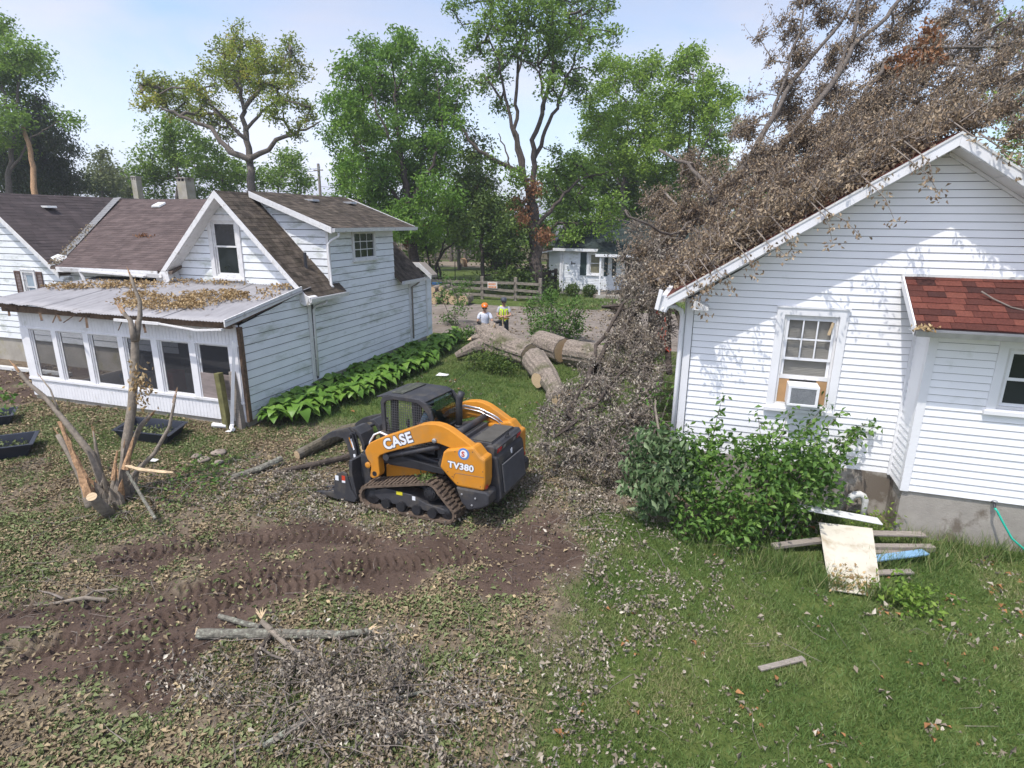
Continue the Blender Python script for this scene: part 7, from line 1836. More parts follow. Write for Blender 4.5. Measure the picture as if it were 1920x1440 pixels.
for _ in range(4):
    p = Vector((-5.38, 4.58, .07)); mb.tube([p, p + Vector((-random.uniform(.02, .06), random.gauss(-.02, .02), random.gauss(0, .03)))], [.03, .006], 5)
mb.build('torn_wood', MT['splint_pale'], fb)
f2 = thing('fallen_branch', 'long thin bare branch with peeling bark lying nearest the camera', 'branch', (-3.0, 4.2, 0))
ground_tube([(-3.57, 3.54, .03), (-3.4, 3.84, .05), (-3.23, 4.13, .06), (-3.02, 4.19, .06), (-2.76, 4.37, .05), (-2.46, 4.63, .04), (-2.12, 4.83, .03)], [.03, .036, .03, .024, .02, .014, .008], MT['bark_grey'], f2, 'main_stem')
ground_tube([(-2.76, 4.37, .04), (-2.6, 4.2, .03), (-2.3, 3.98, .02)], [.02, .016, .008], MT['bark_grey'], f2, 'side_branch')
ground_tube([(-2.46, 4.63, .04), (-2.1, 4.55, .06), (-1.7, 4.75, .04)], [.012, .009, .005], MT['twig'], f2, 'side_branch')
f3 = thing('fallen_branch', 'small forked dry branch lying on the mud at the left', 'branch', (-7.3, 4.7, 0))
ground_tube([(-7.1, 4.78, .05), (-7.35, 4.68, .04), (-7.75, 4.5, .03), (-8.1, 4.35, .02)], [.026, .024, .016, .008], MT['bark_young'], f3, 'main_stem')
ground_tube([(-7.35, 4.68, .05), (-7.4, 4.85, .06), (-7.1, 4.95, .05)], [.018, .016, .01], MT['bark_young'], f3, 'side_branch')
ground_tube([(-7.6, 4.58, .03), (-7.9, 4.62, .03), (-8.4, 4.6, .02)], [.014, .01, .005], MT['twig'], f3, 'side_branch')

# loose twigs everywhere in the litter: nobody could count them
TW = MB()
def scatter_twigs(n, cx, cy, sx, sy, lmin, lmax, r=.006, zmax=.1):
    for _ in range(n):
        x, y = random.gauss(cx, sx), random.gauss(cy, sy)
        if y < 2.2: continue
        a = random.uniform(0, 2 * PI); L_ = random.uniform(lmin, lmax)
        z = gz(x, y) + random.random() * zmax
        p = Vector((x, y, z)); d = Vector((math.cos(a), math.sin(a), random.gauss(0, .12)))
        m_ = p + d * L_ * .5 + Vector((random.gauss(0, .05), random.gauss(0, .05), random.gauss(.02, .03)))
        e = p + d * L_; e.z = max(e.z, .01)
        TW.tube([p, m_, e], [r * random.uniform(.6, 1.3), r * .8, r * .3], 4, caps=False)
scatter_twigs(130, -3.5, 4.3, .7, .5, .15, .6, .006, .16)
scatter_twigs(80, -2.4, 4.6, .8, .6, .15, .6, .005, .06)
scatter_twigs(120, -7.2, 8.6, 1.0, .7, .15, .6, .007, .1)
scatter_twigs(120, -9.4, 7.2, .6, .5, .15, .6, .007, .12)
scatter_twigs(260, -6.5, 6, 2.6, 2.2, .08, .35, .004, .03)
scatter_twigs(80, -8, 4.5, 1.2, .6, .1, .5, .005, .04)
scatter_twigs(60, 1.5, 6.5, 1.6, 1.5, .15, .6, .004, .04)
scatter_twigs(120, -1.5, 9.6, .8, .8, .2, .6, .006, .1)
o = TW.build('twig_litter', MT['twig']); o['kind'] = 'stuff'

# ---- planting trays, stones, paper scraps
def tray(name, label, c, ax, ay, h, group, tilt=None):
    t = thing(name, label, 'tray', (c[0], c[1], 0), 0, group)
    c = Vector(c); ax, ay = Vector(ax), Vector(ay); up = Vector((0, 0, 1))
    lo = [(-.8, -.8), (.8, -.8), (.8, .8), (-.8, .8)]; hi = [(-1, -1), (1, -1), (1, 1), (-1, 1)]
    P = lambda q, z: [c + ax * a + ay * b + up * z for a, b in q]
    mb = MB()
    il = [(a * .93, b * .93) for a, b in hi]; ill = [(a * .95, b * .95) for a, b in lo]
    out = [(a * 1.06, b * 1.06) for a, b in hi]
    vs = P(lo, 0.0) + P(hi, h) + P(out, h) + P(out, h + .015) + P(il, h + .015) + P(ill, .02)
    fs = [(3, 2, 1, 0), (20, 21, 22, 23)]
    for k in range(5):
        for i in range(4): j = (i + 1) % 4; fs.append((k * 4 + i, k * 4 + j, k * 4 + 4 + j, k * 4 + 4 + i))
    mb.add(vs, fs); mb.build('tray_shell', MT['blackplastic'], t)
    Q = np.array([tuple(c + ax * random.uniform(-.75, .75) + ay * random.uniform(-.75, .75) + up * random.uniform(.02, h * .8)) for _ in range(260)])
    leaves('tray_leaves', Q, .08, MT['litter_green'], t, kind='stuff', up=.8)
    return t
tray('planting_tray', 'black plastic tray full of leaves right behind the broken stump', (-11.75, 9.62, .0), (.72, .06, 0), (-.18, .42, 0), .24, 'black trays on the ground')
tray('planting_tray', 'black plastic tray cut off by the left edge, the larger of two there', (-13.75, 7.75, .02), (.42, .42, 0), (-.34, .3, 0), .26, 'black trays on the ground')
tray('planting_tray', 'small black tray corner at the left edge near the white gutter length', (-16.2, 9.05, .0), (.35, .35, 0), (-.3, .25, 0), .22, 'black trays on the ground')
for x, y, r, lab in [(-9.79, 8.95, .11, 'brown flat field stone lying in the litter left of the others'), (-9.5, 8.85, .13, 'largest rounded brown stone in the litter behind the stump'), (-9.5, 9.25, .16, 'flat grey tan stone farthest from the camera behind the stump'), (-9.12, 8.85, .10, 'small brown stone nearest to the loader among the four stones')]:
    mb = MB()
    rng = np.random.default_rng(int(r * 1000))
    prof = [(.02, -.35), (.7, -.25), (1.0, 0), (.85, .3), (.45, .48), (.02, .52)]
    mb.lathe([(p * r, z * r * .8) for p, z in prof], (x, y, .03), n=11)
    mb.v = [(vx + random.gauss(0, r * .06), vy + random.gauss(0, r * .06), vz + random.gauss(0, r * .04)) for vx, vy, vz in mb.v]
    tag(mb.build('stone', MT['stone'], smooth=True), lab, 'stone', 'stones in the litter')
for x, y, s_, lab in [(-7.72, 16.79, .2, 'flat white sheet of paper on the lawn behind the loader cab'), (-10.3, 10.4, .07, 'tiny crumpled white paper by the downspout foot'), (-10.45, 8.5, .09, 'crumpled pale plastic scrap left of the broken stump'), (-10.5, 7.4, .05, 'tiny blue white scrap in the litter at the left of the stump')]:
    mb = MB()
    z = gz(x, y) + .05
    mb.add([(x - s_, y - s_ * .6, z), (x + s_, y - s_ * .5, z + s_ * .1), (x + s_ * .9, y + s_ * .6, z + .02), (x - s_ * .8, y + s_ * .5, z + s_ * .25), (x, y, z + s_ * .3)], [(0, 1, 4), (1, 2, 4), (2, 3, 4), (3, 0, 4)])
    tag(mb.build('paper_scrap', MT['white_plastic']), lab, 'scrap')

# ---- panel and old boards by the vinyl house
pb = MB()
A, B_, C_, D_ = Vector((2.0, 8.02, .03)), Vector((2.64, 8.06, .03)), Vector((2.78, 9.42, .36)), Vector((2.03, 9.36, .36))
n_ = (B_ - A).cross(D_ - A).normalized() * .012
pb.add([A, B_, C_, D_, A - n_, B_ - n_, C_ - n_, D_ - n_], [(0, 1, 2, 3), (7, 6, 5, 4), (0, 4, 5, 1), (1, 5, 6, 2), (2, 6, 7, 3), (3, 7, 4, 0)])
tag(pb.build('panel', MT['panel']), 'large cream panel leaning on the old boards beside the vinyl house', 'panel')
Q = np.array([tuple(A.lerp(B_, random.random()).lerp(D_.lerp(C_, random.random()), abs(random.gauss(.1, .12))) + Vector((0, 0, .02))) for _ in range(150)])
tag(leaves('leaf_clump', Q, .07, MT['rooftan'], kind=None, up=.8), 'dry tan leaves gathered on the lower edge of the cream panel', 'leaf clump')
for a, c, w_, h_, m, lab in [((2.55, 9.42, .24), (3.6, 9.80, .20), .14, .03, 'greywood', 'wide grey board on top of the pile right of the cream panel'),
    ((2.5, 9.2, .10), (3.68, 9.60, .09), .11, .09, 'greywood', 'thick grey weathered beam under the cream panel'),
    ((2.35, 8.70, .12), (3.5, 9.35, .13), .14, .03, 'bluepaint', 'flaking pale blue board beside the cream panel'),
    ((1.7, 9.55, .50), (2.95, 9.70, .36), .22, .02, 'white_plastic', 'white board sticking out behind the cream panel top'),
    ((1.35, 8.85, .10), (2.2, 9.25, .16), .12, .05, 'greywood', 'grey plank half hidden under the shrub left of the cream panel'),
    ((2.7, 9.2, .08), (3.35, 9.45, .06), .16, .03, 'greywood', 'short broken grey board end between beam and blue board'),
    ((2.55, 8.60, .04), (3.2, 8.85, .05), .11, .03, 'greywood', 'splintered grey board lying in the grass below the blue board')]:
    mb = MB(); mb.beam(a, c, w_, h_); tag(mb.build('board', MT[m], bevel=.006), lab, 'board', 'old boards piled by the house')
mb = MB(); mb.beam((.98, 6.14, gz(.98, 6.14) + .03), (1.48, 6.49, gz(1.48, 6.49) + .03), .07, .025); tag(mb.build('board', MT['greywood'], bevel=.005), 'short narrow grey board lying alone on the open lawn', 'board')

# ---- shrubs against the vinyl house
sh = thing('leafy_shrub', 'fresh green shrub with long arching shoots in front of the vinyl wall', 'shrub', (1.0, 9.4, 0))
mb = MB(); Q = []; rng = np.random.default_rng(44)
base = [Vector((x, y, 0)) for x, y in ((.3, 9.5), (.8, 9.4), (1.2, 9.6), (1.5, 9.3))]
for i, tip in enumerate(SHOOTS):
    b0 = min(base, key=lambda b: (b - Vector((tip[0], tip[1], 0))).length) + Vector((random.gauss(0, .1), random.gauss(0, .1), 0))
    tip = Vector(tip); mid = b0.lerp(tip, .55) + Vector((0, 0, .32)); mid2 = b0.lerp(tip, .82) + Vector((0, 0, .16))
    P_ = resample_path([b0, mid, mid2, tip], .12)
    k = len(P_)
    mb.tube(P_, [.014 * (1 - .75 * j / (k - 1)) for j in range(k)], 5, caps=False)
    for j in range(k // 3, k):
        for _ in range(7):
            Q.append(tuple(P_[j] + Vector([random.gauss(0, .06) for _ in range(3)])))
mb.build('stem', MT['twig'], sh)
Q = np.array(Q)
NL = 300
# the largest leaves as pieces of their own, sharing a few meshes
lmeshes = []
for k in range(6):
    V, F, T = leaf_arrays(np.zeros((1, 3)), .125, up=.5, W=.5, droop=.3, tint=np.array([.15 + .14 * k]), rng=rng)
    lmeshes.append(np_mesh('leaf', V, F, MT['lf_shrub'], T))
for i in range(min(NL, len(Q))):
    o = link('leaf', lmeshes[i % 6], sh, True)
    o.location = Vector(Q[i]) - Vector((1.0, 9.4, 0))
    o.rotation_euler = (random.gauss(0, .5), random.gauss(0, .5), random.uniform(0, 6.28))
    o.scale = (random.uniform(.7, 1.15),) * 3
leaves('foliage', Q[NL:], .115, MT['lf_shrub'], sh, up=.7, droop=.25, rng=rng)
Q2 = []
for x, y, z, r in LEAFY_BLOBS:
    n = int(300 * r * r / .16)
    d = unit(rng.normal(size=(n, 3))); Q2.append(np.array([x, y, z]) + d * (r * rng.uniform(.45, 1.1, size=(n, 1))))
Q2 = np.concatenate(Q2); Q2 = Q2[(Q2[:, 2] > .04) & (to_local(Q2)[:, 1] < 10.68)]
leaves('foliage', Q2, .115 * rng.uniform(.7, 1.25, len(Q2)), MT['lf_shrub'], sh, up=.9, droop=.25, rng=rng)
dr = thing('drooping_shrub', 'greyish green shrub with long drooping leaves at the house corner', 'shrub', (-.55, 9.7, 0))
Q2 = []; mb = MB()
for x, y, z, r in DROOP_BLOBS:
    n = int(250 * r * r / .13)
    d = unit(rng.normal(size=(n, 3))); Q2.append(np.array([x, y, z]) + d * (r * rng.uniform(.4, 1.1, size=(n, 1))))
    for _ in range(1):
        e = Vector((x, y, z)) + Vector([random.gauss(0, r * .6) for _ in range(3)])
        mb.tube([(-.45, 9.7, 0), Vector((-.45, 9.7, .5)).lerp(e, .5) + Vector((random.gauss(0, .1), 0, .15)), e], [.012, .008, .004], 4)
mb.tube([(-.47, 9.55, .9), (-.5, 9.6, 1.5), DROOP_TOP, Vector(DROOP_TOP) + Vector((0, .05, .12))], [.02, .02, .018, .012], 7)
mb.build('stem', MT['bark_young'], dr)
Q2 = np.concatenate(Q2); Q2 = Q2[(Q2[:, 2] > .05) & (to_local(Q2)[:, 1] < 10.7)]
for k in range(6):
    V, F, T = leaf_arrays(np.zeros((1, 3)), .17, up=.8, W=.42, droop=.35, tint=np.array([.1 + .16 * k]), rng=rng)
    lmeshes[k] = np_mesh('leaf', V, F, MT['lf_droop'], T)
sel = np.argsort(Q2[:, 1])[:300]
for i, qi in enumerate(sel):
    o = link('leaf', lmeshes[i % 6], dr, True); o.location = Vector(Q2[qi]) - Vector((-.55, 9.7, 0))
    o.rotation_euler = (random.gauss(0, .4), random.gauss(0, .4), random.uniform(0, 6.28)); o.scale = (random.uniform(.75, 1.2),) * 3
rest = np.ones(len(Q2), bool); rest[sel] = False
leaves('foliage', Q2[rest], .155 * rng.uniform(.7, 1.2, int(rest.sum())), MT['lf_droop'], dr, up=.4, droop=.35, W=.42, rng=rng)
Q = np.concatenate([np.array([3.0, 10.0, .25]) + RNG.normal(size=(90, 3)) * np.array([.2, .08, .14])])
tag(leaves('weed_clump', Q, .07, MT['lf_bright'], kind=None, up=.6), 'yellowish green weed clump growing at the inside corner of the foundation', 'weeds')
Q = np.concatenate([np.array([2.95, 8.0, .12]) + RNG.normal(size=(330, 3)) * np.array([.22, .18, .09])]); Q = Q[Q[:, 2] > .02]
tag(leaves('weed_clump', Q, .09, MT['lf_green'], kind=None, up=.8), 'dark green leafy weed clump on the lawn right of the cream panel', 'weeds')
shoot_cluster('weed_clump', 'low green weeds growing on the lawn in front of the big trunk', [[(-7.0, 18.0, 0), (-7.1, 17.9, .4)], [(-6.4, 17.9, 0), (-6.3, 17.7, .5)], [(-5.8, 17.7, 0), (-5.8, 17.6, .35)], [(-6.7, 18.4, 0), (-6.6, 18.3, .6)], [(-6.1, 18.0, 0), (-6.2, 17.9, .45)]], 330, .2, .10, MT['lf_dark'], 'weeds')

# ---- hostas along the side wall, each plant a thing
def hosta_leaf_mesh(k):
    L_, W_ = .27, .235
    rng_ = np.random.default_rng(k)
    vs = []; fs = []
    prof = [(0, .3), (.10, .8), (.30, 1.0), (.55, .9), (.8, .5), (1, 0)]
    lift = lambda f: .42 * f * (1 - f) * L_ * 1.6 - .55 * f * f * L_ * (.6 + .3 * rng_.random())
    for f, w_ in prof:
        z = .12 + lift(f)
        vs += [(f * L_, -w_ * W_ / 2, z + .022 * w_), (f * L_, 0, z), (f * L_, w_ * W_ / 2, z + .022 * w_)]
    for i in range(len(prof) - 1):
        a = i * 3
        fs += [(a, a + 3, a + 4, a + 1), (a + 1, a + 4, a + 5, a + 2)]
    mb = MB(); mb.add(vs, fs, .12 + .18 * k)
    # thin stalk back to the crown
    mb.tube([(-.02, 0, -.02), (.0, 0, .06), (.02, 0, .12)], [.006, .005, .004], 3, caps=False, tint=.1)
    me = mb.mesh('leaf', MT['lf_hosta'], True)
    return me
HM = [hosta_leaf_mesh(k) for k in range(5)]
hg = 'hostas along the old house wall'
random.seed(21)
spots = []
y = 11.2
while y < 22.2:
    wdt = np.interp(y, [11, 12.5, 16, 19, 22.2], [.75, 1.15, 1.35, 1.15, .5])
    x = X0 + .22
    while x < X0 + .1 + wdt:
        spots.append((x + random.gauss(0, .05), y + random.gauss(0, .07))); x += .36
    y += .37
for i, (x, y) in enumerate(spots):
    t = thing('hosta_plant', 'broad leaved green hosta in the crowded bed along the white house wall', 'hosta', (x, y, 0), random.uniform(0, 6.28), hg)
    t.scale = (random.uniform(.8, 1.2),) * 3
    n = 15
    for k in range(n):
        o = link('leaf', HM[random.randrange(5)], t, True)
        ring = k / n
        a = k * 2.4 + random.gauss(0, .2)
        rr = .03 + .15 * ring
        s_ = random.uniform(.8, 1.2)
        o.location = (rr * math.cos(a), rr * math.sin(a), .30 - .20 * ring + random.gauss(0, .02))
        o.rotation_euler = (random.gauss(0, .12), -.22 + .42 * ring + random.gauss(0, .14), a)
        o.scale = (s_, s_, s_)
# ================================================================== ACROSS THE LANE
# small white house with green shutters
H3 = thing('house', 'small white house with dark green shutters and roof across the lane', 'house', (-7, 40.3, 0), R(-.7))
def L3(x, y, z): return (x + 7, y - 40.3, z)
w = MB(); wall_slab(w, [(-2.55, .35), (9, .35), (9, 2.95), (-2.55, 2.95)], [(-.55, .35, 1.35, 2.82)], (0, .02, 0), UX, UY, 0, .1); w.box(L3(-9.55, 40.45, .35), L3(-9.4, 47, 2.95)); w.box(L3(-9.3, 41.2, .35), L3(2, 47, 2.9)); w3 = w.build('wall', MT['vinyl'], H3, True)
siding(w3, [(-2.55, .35), (9, .35), (9, 2.92), (-2.55, 2.92)], (0, .018, 0), UX, -UY, .11, MT['old_and_shade_toned_white'], holes=[(-.62, .42, 1.3, 2.9), (1.7, 2.95, .4, 2.7)], local=True)  # greyer siding tone here stands in for tree shade on the wall
f = MB(); f.box(L3(-9.5, 40.36, -.2), L3(2, 47, .34)); f.build('foundation', MT['concrete2'], H3, True)
d = MB(); d.prism([(-.35, 3.0), (-.35, 3.06), (3.3, 4.95), (7.0, 3.0), (7.0, 2.94), (3.3, 4.88)], (-2.95, 0, 0), UY, UZ, UX, 0, 12.5); r3 = d.build('roof', MT['underlay'], H3, True)
shingles('shingles', r3, [(0, 0), (12.5, 0), (12.5, 4.12), (0, 4.12)], (-2.95, -.37, 3.06), UX, (0, 3.67, 1.89), MT['shingle_green'], .2, .4, local=True)
d = MB(); d.box((-2.97, -.39, 2.9), (.2, -.33, 3.08)); d.build('fascia', MT['trim'], H3, True)
d = MB(); d.prism([(-1.75, 2.72), (-1.75, 2.80), (.6, 3.66), (.6, 3.5)], (.25, 0, 0), UY, UZ, UX, 0, 6); pr = d.build('porch_roof', MT['underlay'], H3, True)
shingles('shingles', pr, [(0, 0), (6, 0), (6, 2.5), (0, 2.5)], (.25, -1.77, 2.8), UX, (0, 2.35, .86), MT['shingle_green'], .2, .4, local=True)
d = MB(); d.box((.22, -1.79, 2.66), (6.2, -1.75, 2.83)); d.build('fascia', MT['trim'], H3, True)
for x in (.55, 3.4):
    d = MB(); d.box((x - .06, -1.66, .1), (x + .06, -1.54, 2.7)); d.build('porch_post', MT['trim'], H3, True)
d = MB(); d.box((.2, -1.75, -.1), (6, 0, .22)); d.build('porch_floor', MT['concrete'], H3, True)
dh_window(H3, -.62, .42, 1.3, 2.9, 0, .13, .1, 2.12, pane_m=mat('curtained_yellowish_glass', (.2, .19, .13), .2))
for x in (-1.12, .5, 1.05):
    d = MB(); d.box((x, -.03, 1.3), (x + (.42 if x < 0 else .26), .0, 2.82)); d.build('shutter', MT['greenshut'], H3, True)
d = MB(); d.box((1.72, -.02, .36), (2.92, .02, 2.68)); dd = d.build('door', MT['trim'], H3, True)
d = MB(); d.box((1.9, -.03, 1.2), (2.72, -.021, 2.5)); d.build('door_pane', MT['pane'], dd, True)
d = MB(); d.box((-2.56, -.03, .3), (-2.42, .02, 2.95)); d.build('corner_board', MT['trim'], H3, True)
d = MB(); d.tube([(-2.3, -.06, 2.9), (-2.3, -.06, .2)], .04, 6); d.build('downspout', MT['trim'], H3, True)
d = MB(); d.box((-1.75, -.02, 1.98), (-1.7, .0, 2.2)); d.box((-1.7, -.02, 2.06), (-1.45, .0, 2.12)); d.build('house_sign', MT['charcoal'], H3, True)
for x, lab in ((-8.35, 'small round evergreen bush left of its twin before the far house'), (-7.2, 'slightly wider round evergreen bush nearer the far porch post')):
    Q = RNG.normal(size=(1500, 3)); Q = unit(Q) * RNG.uniform(.55, 1, (1500, 1)) * np.array([.5, .42, .44]) + np.array([x, 39.1, .42])
    t = thing('evergreen_bush', lab, 'bush', (x, 39.1, 0), 0, 'foundation bushes')
    d = MB(); d.tube([(x, 39.1, -.1), (x, 39.1, .5)], .05, 6); d.build('stem', MT['bark_dark'], t)
    leaves('foliage', Q, .10, MT['lf_dark'], t, kind=None, up=.5)

# post and rail fence along the far side of the lane
RF = thing('rail_fence', 'weathered wooden post and rail fence along the far edge of the lane', 'fence', (-13, 35.5, 0))
px_ = [-20.6, -17.06, -13.42, -11.2, -9.6]
for x in px_:
    p = MB(); p.box((x - .1, 35.42, -.2), (x + .1, 35.6, 1.44)); p.build('post', MT['fencewood'], RF, bevel=.02)
for a, c in zip(px_[:-1], px_[1:]):
    for z in (1.08, .66, .26):
        p = MB(); p.beam((a + .05, 35.39, z + random.gauss(0, .03)), (c - .05, 35.39, z + random.gauss(0, .03)), .05, .16); p.build('rail', MT['fencewood'], RF)
SG = thing('sign', 'small faded orange and white sign fixed to the rail fence', 'sign', (-12.65, 35.33, .75))
p = MB(); p.box((-13.0, 35.325, .72), (-12.35, 35.345, 1.12)); p.build('sign_board', mat('faded_sign', (.62, .55, .5), .7), SG)
for r_, zz in ((0, .98), (1, .80)):
    mx_ = Matrix.Translation((-12.95, 35.32, zz - .02)) @ Matrix.Rotation(PI / 2, 4, 'X')
p = MB()
for zz in (.98, .80):
    x = -12.93
    while x < -12.48:
        wd = random.uniform(.05, .09); p.box((x, 35.318, zz - .05), (x + wd, 35.324, zz + .06)); x += wd + .03
p.build('faded_letters', mat('faded_orange_letters', (.62, .22, .08), .7), SG)
# second fence running back beside the far house
F2 = thing('rail_fence', 'dark grey rail fence running back beside the far white house', 'fence', (-10.5, 40, 0))
for k in range(4):
    y = 37.6 + k * 1.7
    p = MB(); p.box((-10.65 + k * .05, y - .1, -.1), (-10.45 + k * .05, y + .1, 1.5)); p.build('post', MT['bark_dark'], F2)
    if k < 3:
        for z in (1.35, .9, .45):
            p = MB(); p.beam((-10.55 + k * .05, y, z), (-10.5 + k * .05, y + 1.7, z), .05, .2); p.build('rail', MT['bark_dark'], F2)
# wire fence posts in the yard
WF = thing('wire_fence', 'thin wire fence with dark steel posts across the far lawn', 'fence', (-20, 46, 0))
for x in (-24.2, -22.0, -19.8, -17.4, -14.9, -12.5):
    p = MB(); p.tube([(x, 46, 0), (x, 46, 1.55)], .035, 5); p.build('post', MT['charcoal_d'], WF)
for z in (.3, .75, 1.2):
    p = MB(); p.tube([(-24.2, 46, z), (-12.5, 46, z)], .008, 3); p.build('wire', MT['charcoal_d'], WF)
p = MB(); p.tube([(-21.9, 46, 1.3), (-20.8, 46, .1)], .03, 5); p.build('brace', MT['charcoal_d'], WF)
# plank fence at the back
PF = thing('plank_fence', 'tall brown plank privacy fence at the back of the far yard', 'fence', (-30, 69, 0))
x = -48.0
plk = MB(); n_p = 0
fa = Vector((-48.0, 66.5, 0)); fd_ = (Vector((-18.0, 72.5, 0)) - fa).normalized(); fl_ = (Vector((-18.0, 72.5, 0)) - fa).length
s_ = 0
pmes = []
for k in range(5):
    m_ = MB(); hh = 1.85 + .03 * k; m_.box((-.08, -.012, 0), (.08, .012, hh), tint=.1 + .2 * k); pmes.append(m_.mesh('plank', MT['plank']))
while s_ < fl_:
    q = fa + fd_ * s_
    o = link('plank', pmes[random.randrange(5)], PF, True)
    o.location = q - Vector((-30, 69, 0)); o.rotation_euler = (random.gauss(0, .01), random.gauss(0, .012), math.atan2(fd_.y, fd_.x))
    s_ += .172
for k in range(12):
    q = fa + fd_ * (k * 2.6) + Vector((.05, -.12, 0)); p = MB(); p.box((q.x - .08, q.y - .06, 0), (q.x + .08, q.y + .06, 2.1)); p.build('post', MT['fencewood'], PF)
for z in (.4, 1.1, 1.75):
    p = MB(); p.beam(fa + Vector((0, -.05, z)), fa + fd_ * fl_ + Vector((0, -.05, z)), .05, .1); p.build('rail', MT['fencewood'], PF)
for (x, y, h, lean) in ((-33.5, 66.8, 2.6, .5), (-31.6, 67.2, 3.0, -.4), (-29.6, 67.6, 2.7, .3), (-27.9, 67.9, 2.9, .2), (-36.5, 66.3, 2.4, -.2)):
    mb = MB(); mb.tube([(x, y, -.1), (x + lean * .2, y, h * .4), (x + lean * .3, y, h * .7), (x + lean, y, h)], [.24, .2, .17, .12], 8, wob=.1)
    mb.tube([(x + lean * .2, y, h * .4), (x - lean * .8, y, h * .95)], [.14, .08], 6)
    tag(mb.build('cut_stump', MT['bark']), {-33.5: 'second topped bare trunk from the left before the plank fence', -31.6: 'tallest topped bare trunk in the middle before the plank fence', -29.6: 'topped bare trunk right of the tallest one before the plank fence', -27.9: 'rightmost topped bare trunk before the plank fence', -36.5: 'leftmost and shortest topped bare trunk before the plank fence'}[x], 'stump', 'topped trunks before the plank fence')
mb = MB(); mb.tube([(-25.3, 60.5, .1), (-22.6, 63.5, 2.8)], [.2, .15], 8); tag(mb.build('leaning_trunk', MT['bark']), 'cut pole of a trunk leaning diagonally against the plank fence', 'trunk')
log('yard_log', 'large round log lying on bare soil by the plank fence', [(-22.0, 60.6, .72), (-20.4, 62.0, .7)], (.72, .70), 51, m=MT['bark_dark'], ends=(True, False))
log('yard_log', 'flat sawn orange slice lying on the far lawn', [(-25.3, 60.6, .25), (-25.0, 60.9, .3)], (.62, .6), 52, m=MT['splint'], ends=(True, True))
# stack of sawn logs at the lane
random.seed(9)
stack = [(-15.15, .22, .22), (-14.62, .24, .24), (-14.05, .30, .30), (-13.35, .32, .32), (-14.9, .58, .2), (-14.45, .64, .27), (-15.45, .5, .26), (-15.3, .85, .2), (-14.75, .95, .16)]
for i, (x, z, r) in enumerate(stack):
    log('firewood_log', ['second log from the left in the bottom row of the stack at the lane', 'third log from the left in the bottom row of the stack at the lane', 'large pale faced log second from the right in the lane stack', 'rightmost and largest log of the stack at the lane', 'small log in the upper row left of the middle of the lane stack', 'pale log with wide bright face in the upper row of the lane stack', 'leftmost log of the lane stack partly behind the house corner', 'top left log of the lane stack lying lengthwise', 'topmost small log of the stack at the lane'][i], [(x, 32.1 + random.gauss(0, .12), z), (x + random.gauss(-.12, .08), 33.4, z)], (r, r * .95), 60 + i, n=14, group='logs stacked at the lane', flute=.04)
bn = MB(); bn.prism([(-.32, .3), (-.38, .72), (.38, .72), (.32, .3)], (-17.1, 36.4, .1), UX, UZ, UY, -.25, .25); tag(bn.build('blue_bin', MT['bluebin'], bevel=.03), 'blue plastic bin standing behind the rail fence', 'bin')
# roofs of houses beyond the plank fence
for (x, y, wd, dp, ez, rz_, m, lab, wm) in ((-36, 80, 12, 9, 2.9, 5.4, 'shingle_grey', 'house with grey shingle roof half hidden behind the plank fence', 'metalgrey'), (-46, 84, 12, 9, 2.9, 6.2, 'shingle_grey', 'bluish roofed house farther left behind the plank fence', 'metalgrey'), (-12.5, 62, 7, 8, 2.5, 4.4, 'shingle_grey', 'low outbuilding with grey roof behind the tallest maple trunk', 'fencewood'), (-42.5, 36, 9, 8, 3.0, 6.0, 'shingle_grey', 'roof of a house beyond the brown roofs with two concrete chimneys', 'old_and_shade_toned_white')):
    t = thing('house', lab, 'house', (x, y, 0), R(8))
    w = MB(); w.box((-wd / 2, 0, 0), (wd / 2, dp, ez)); w.prism([(0, ez), (dp, ez), (dp / 2, rz_ - .1)], (-wd / 2 + .01, 0, 0), UY, UZ, UX, 0, wd - .02); w.build('wall', MT[wm], t, True)
    d = MB(); d.prism([(-.4, ez - .1), (-.4, ez), (dp / 2, rz_), (dp + .4, ez), (dp + .4, ez - .1), (dp / 2, rz_ - .12)], (-wd / 2 - .4, 0, 0), UY, UZ, UX, 0, wd + .8); rr_ = d.build('roof', MT['underlay'], t, True)
    ln = math.hypot(dp / 2 + .4, rz_ - ez)
    shingles('shingles', rr_, [(0, 0), (wd + .8, 0), (wd + .8, ln), (0, ln)], (-wd / 2 - .4, -.4, ez + .01), UX, (0, dp / 2 + .4, rz_ - ez), MT[m], .3, .6, local=True)
    d = MB(); d.box((-wd / 2 - .42, -.46, ez - .14), (wd / 2 + .42, -.41, ez + .03)); d.build('fascia', MT['trim'], t, True)
    if wm != 'old_and_shade_toned_white':
        for wx in (-2.5, 1.5):
            d = MB(); d.box((wx, -.03, 1.2), (wx + 1, -.001, 2.2)); wi = d.build('window', MT['trim'], t, True); d = MB(); d.box((wx + .08, -.04, 1.28), (wx + .92, -.031, 2.12)); d.build('pane', MT['pane'], wi, True)
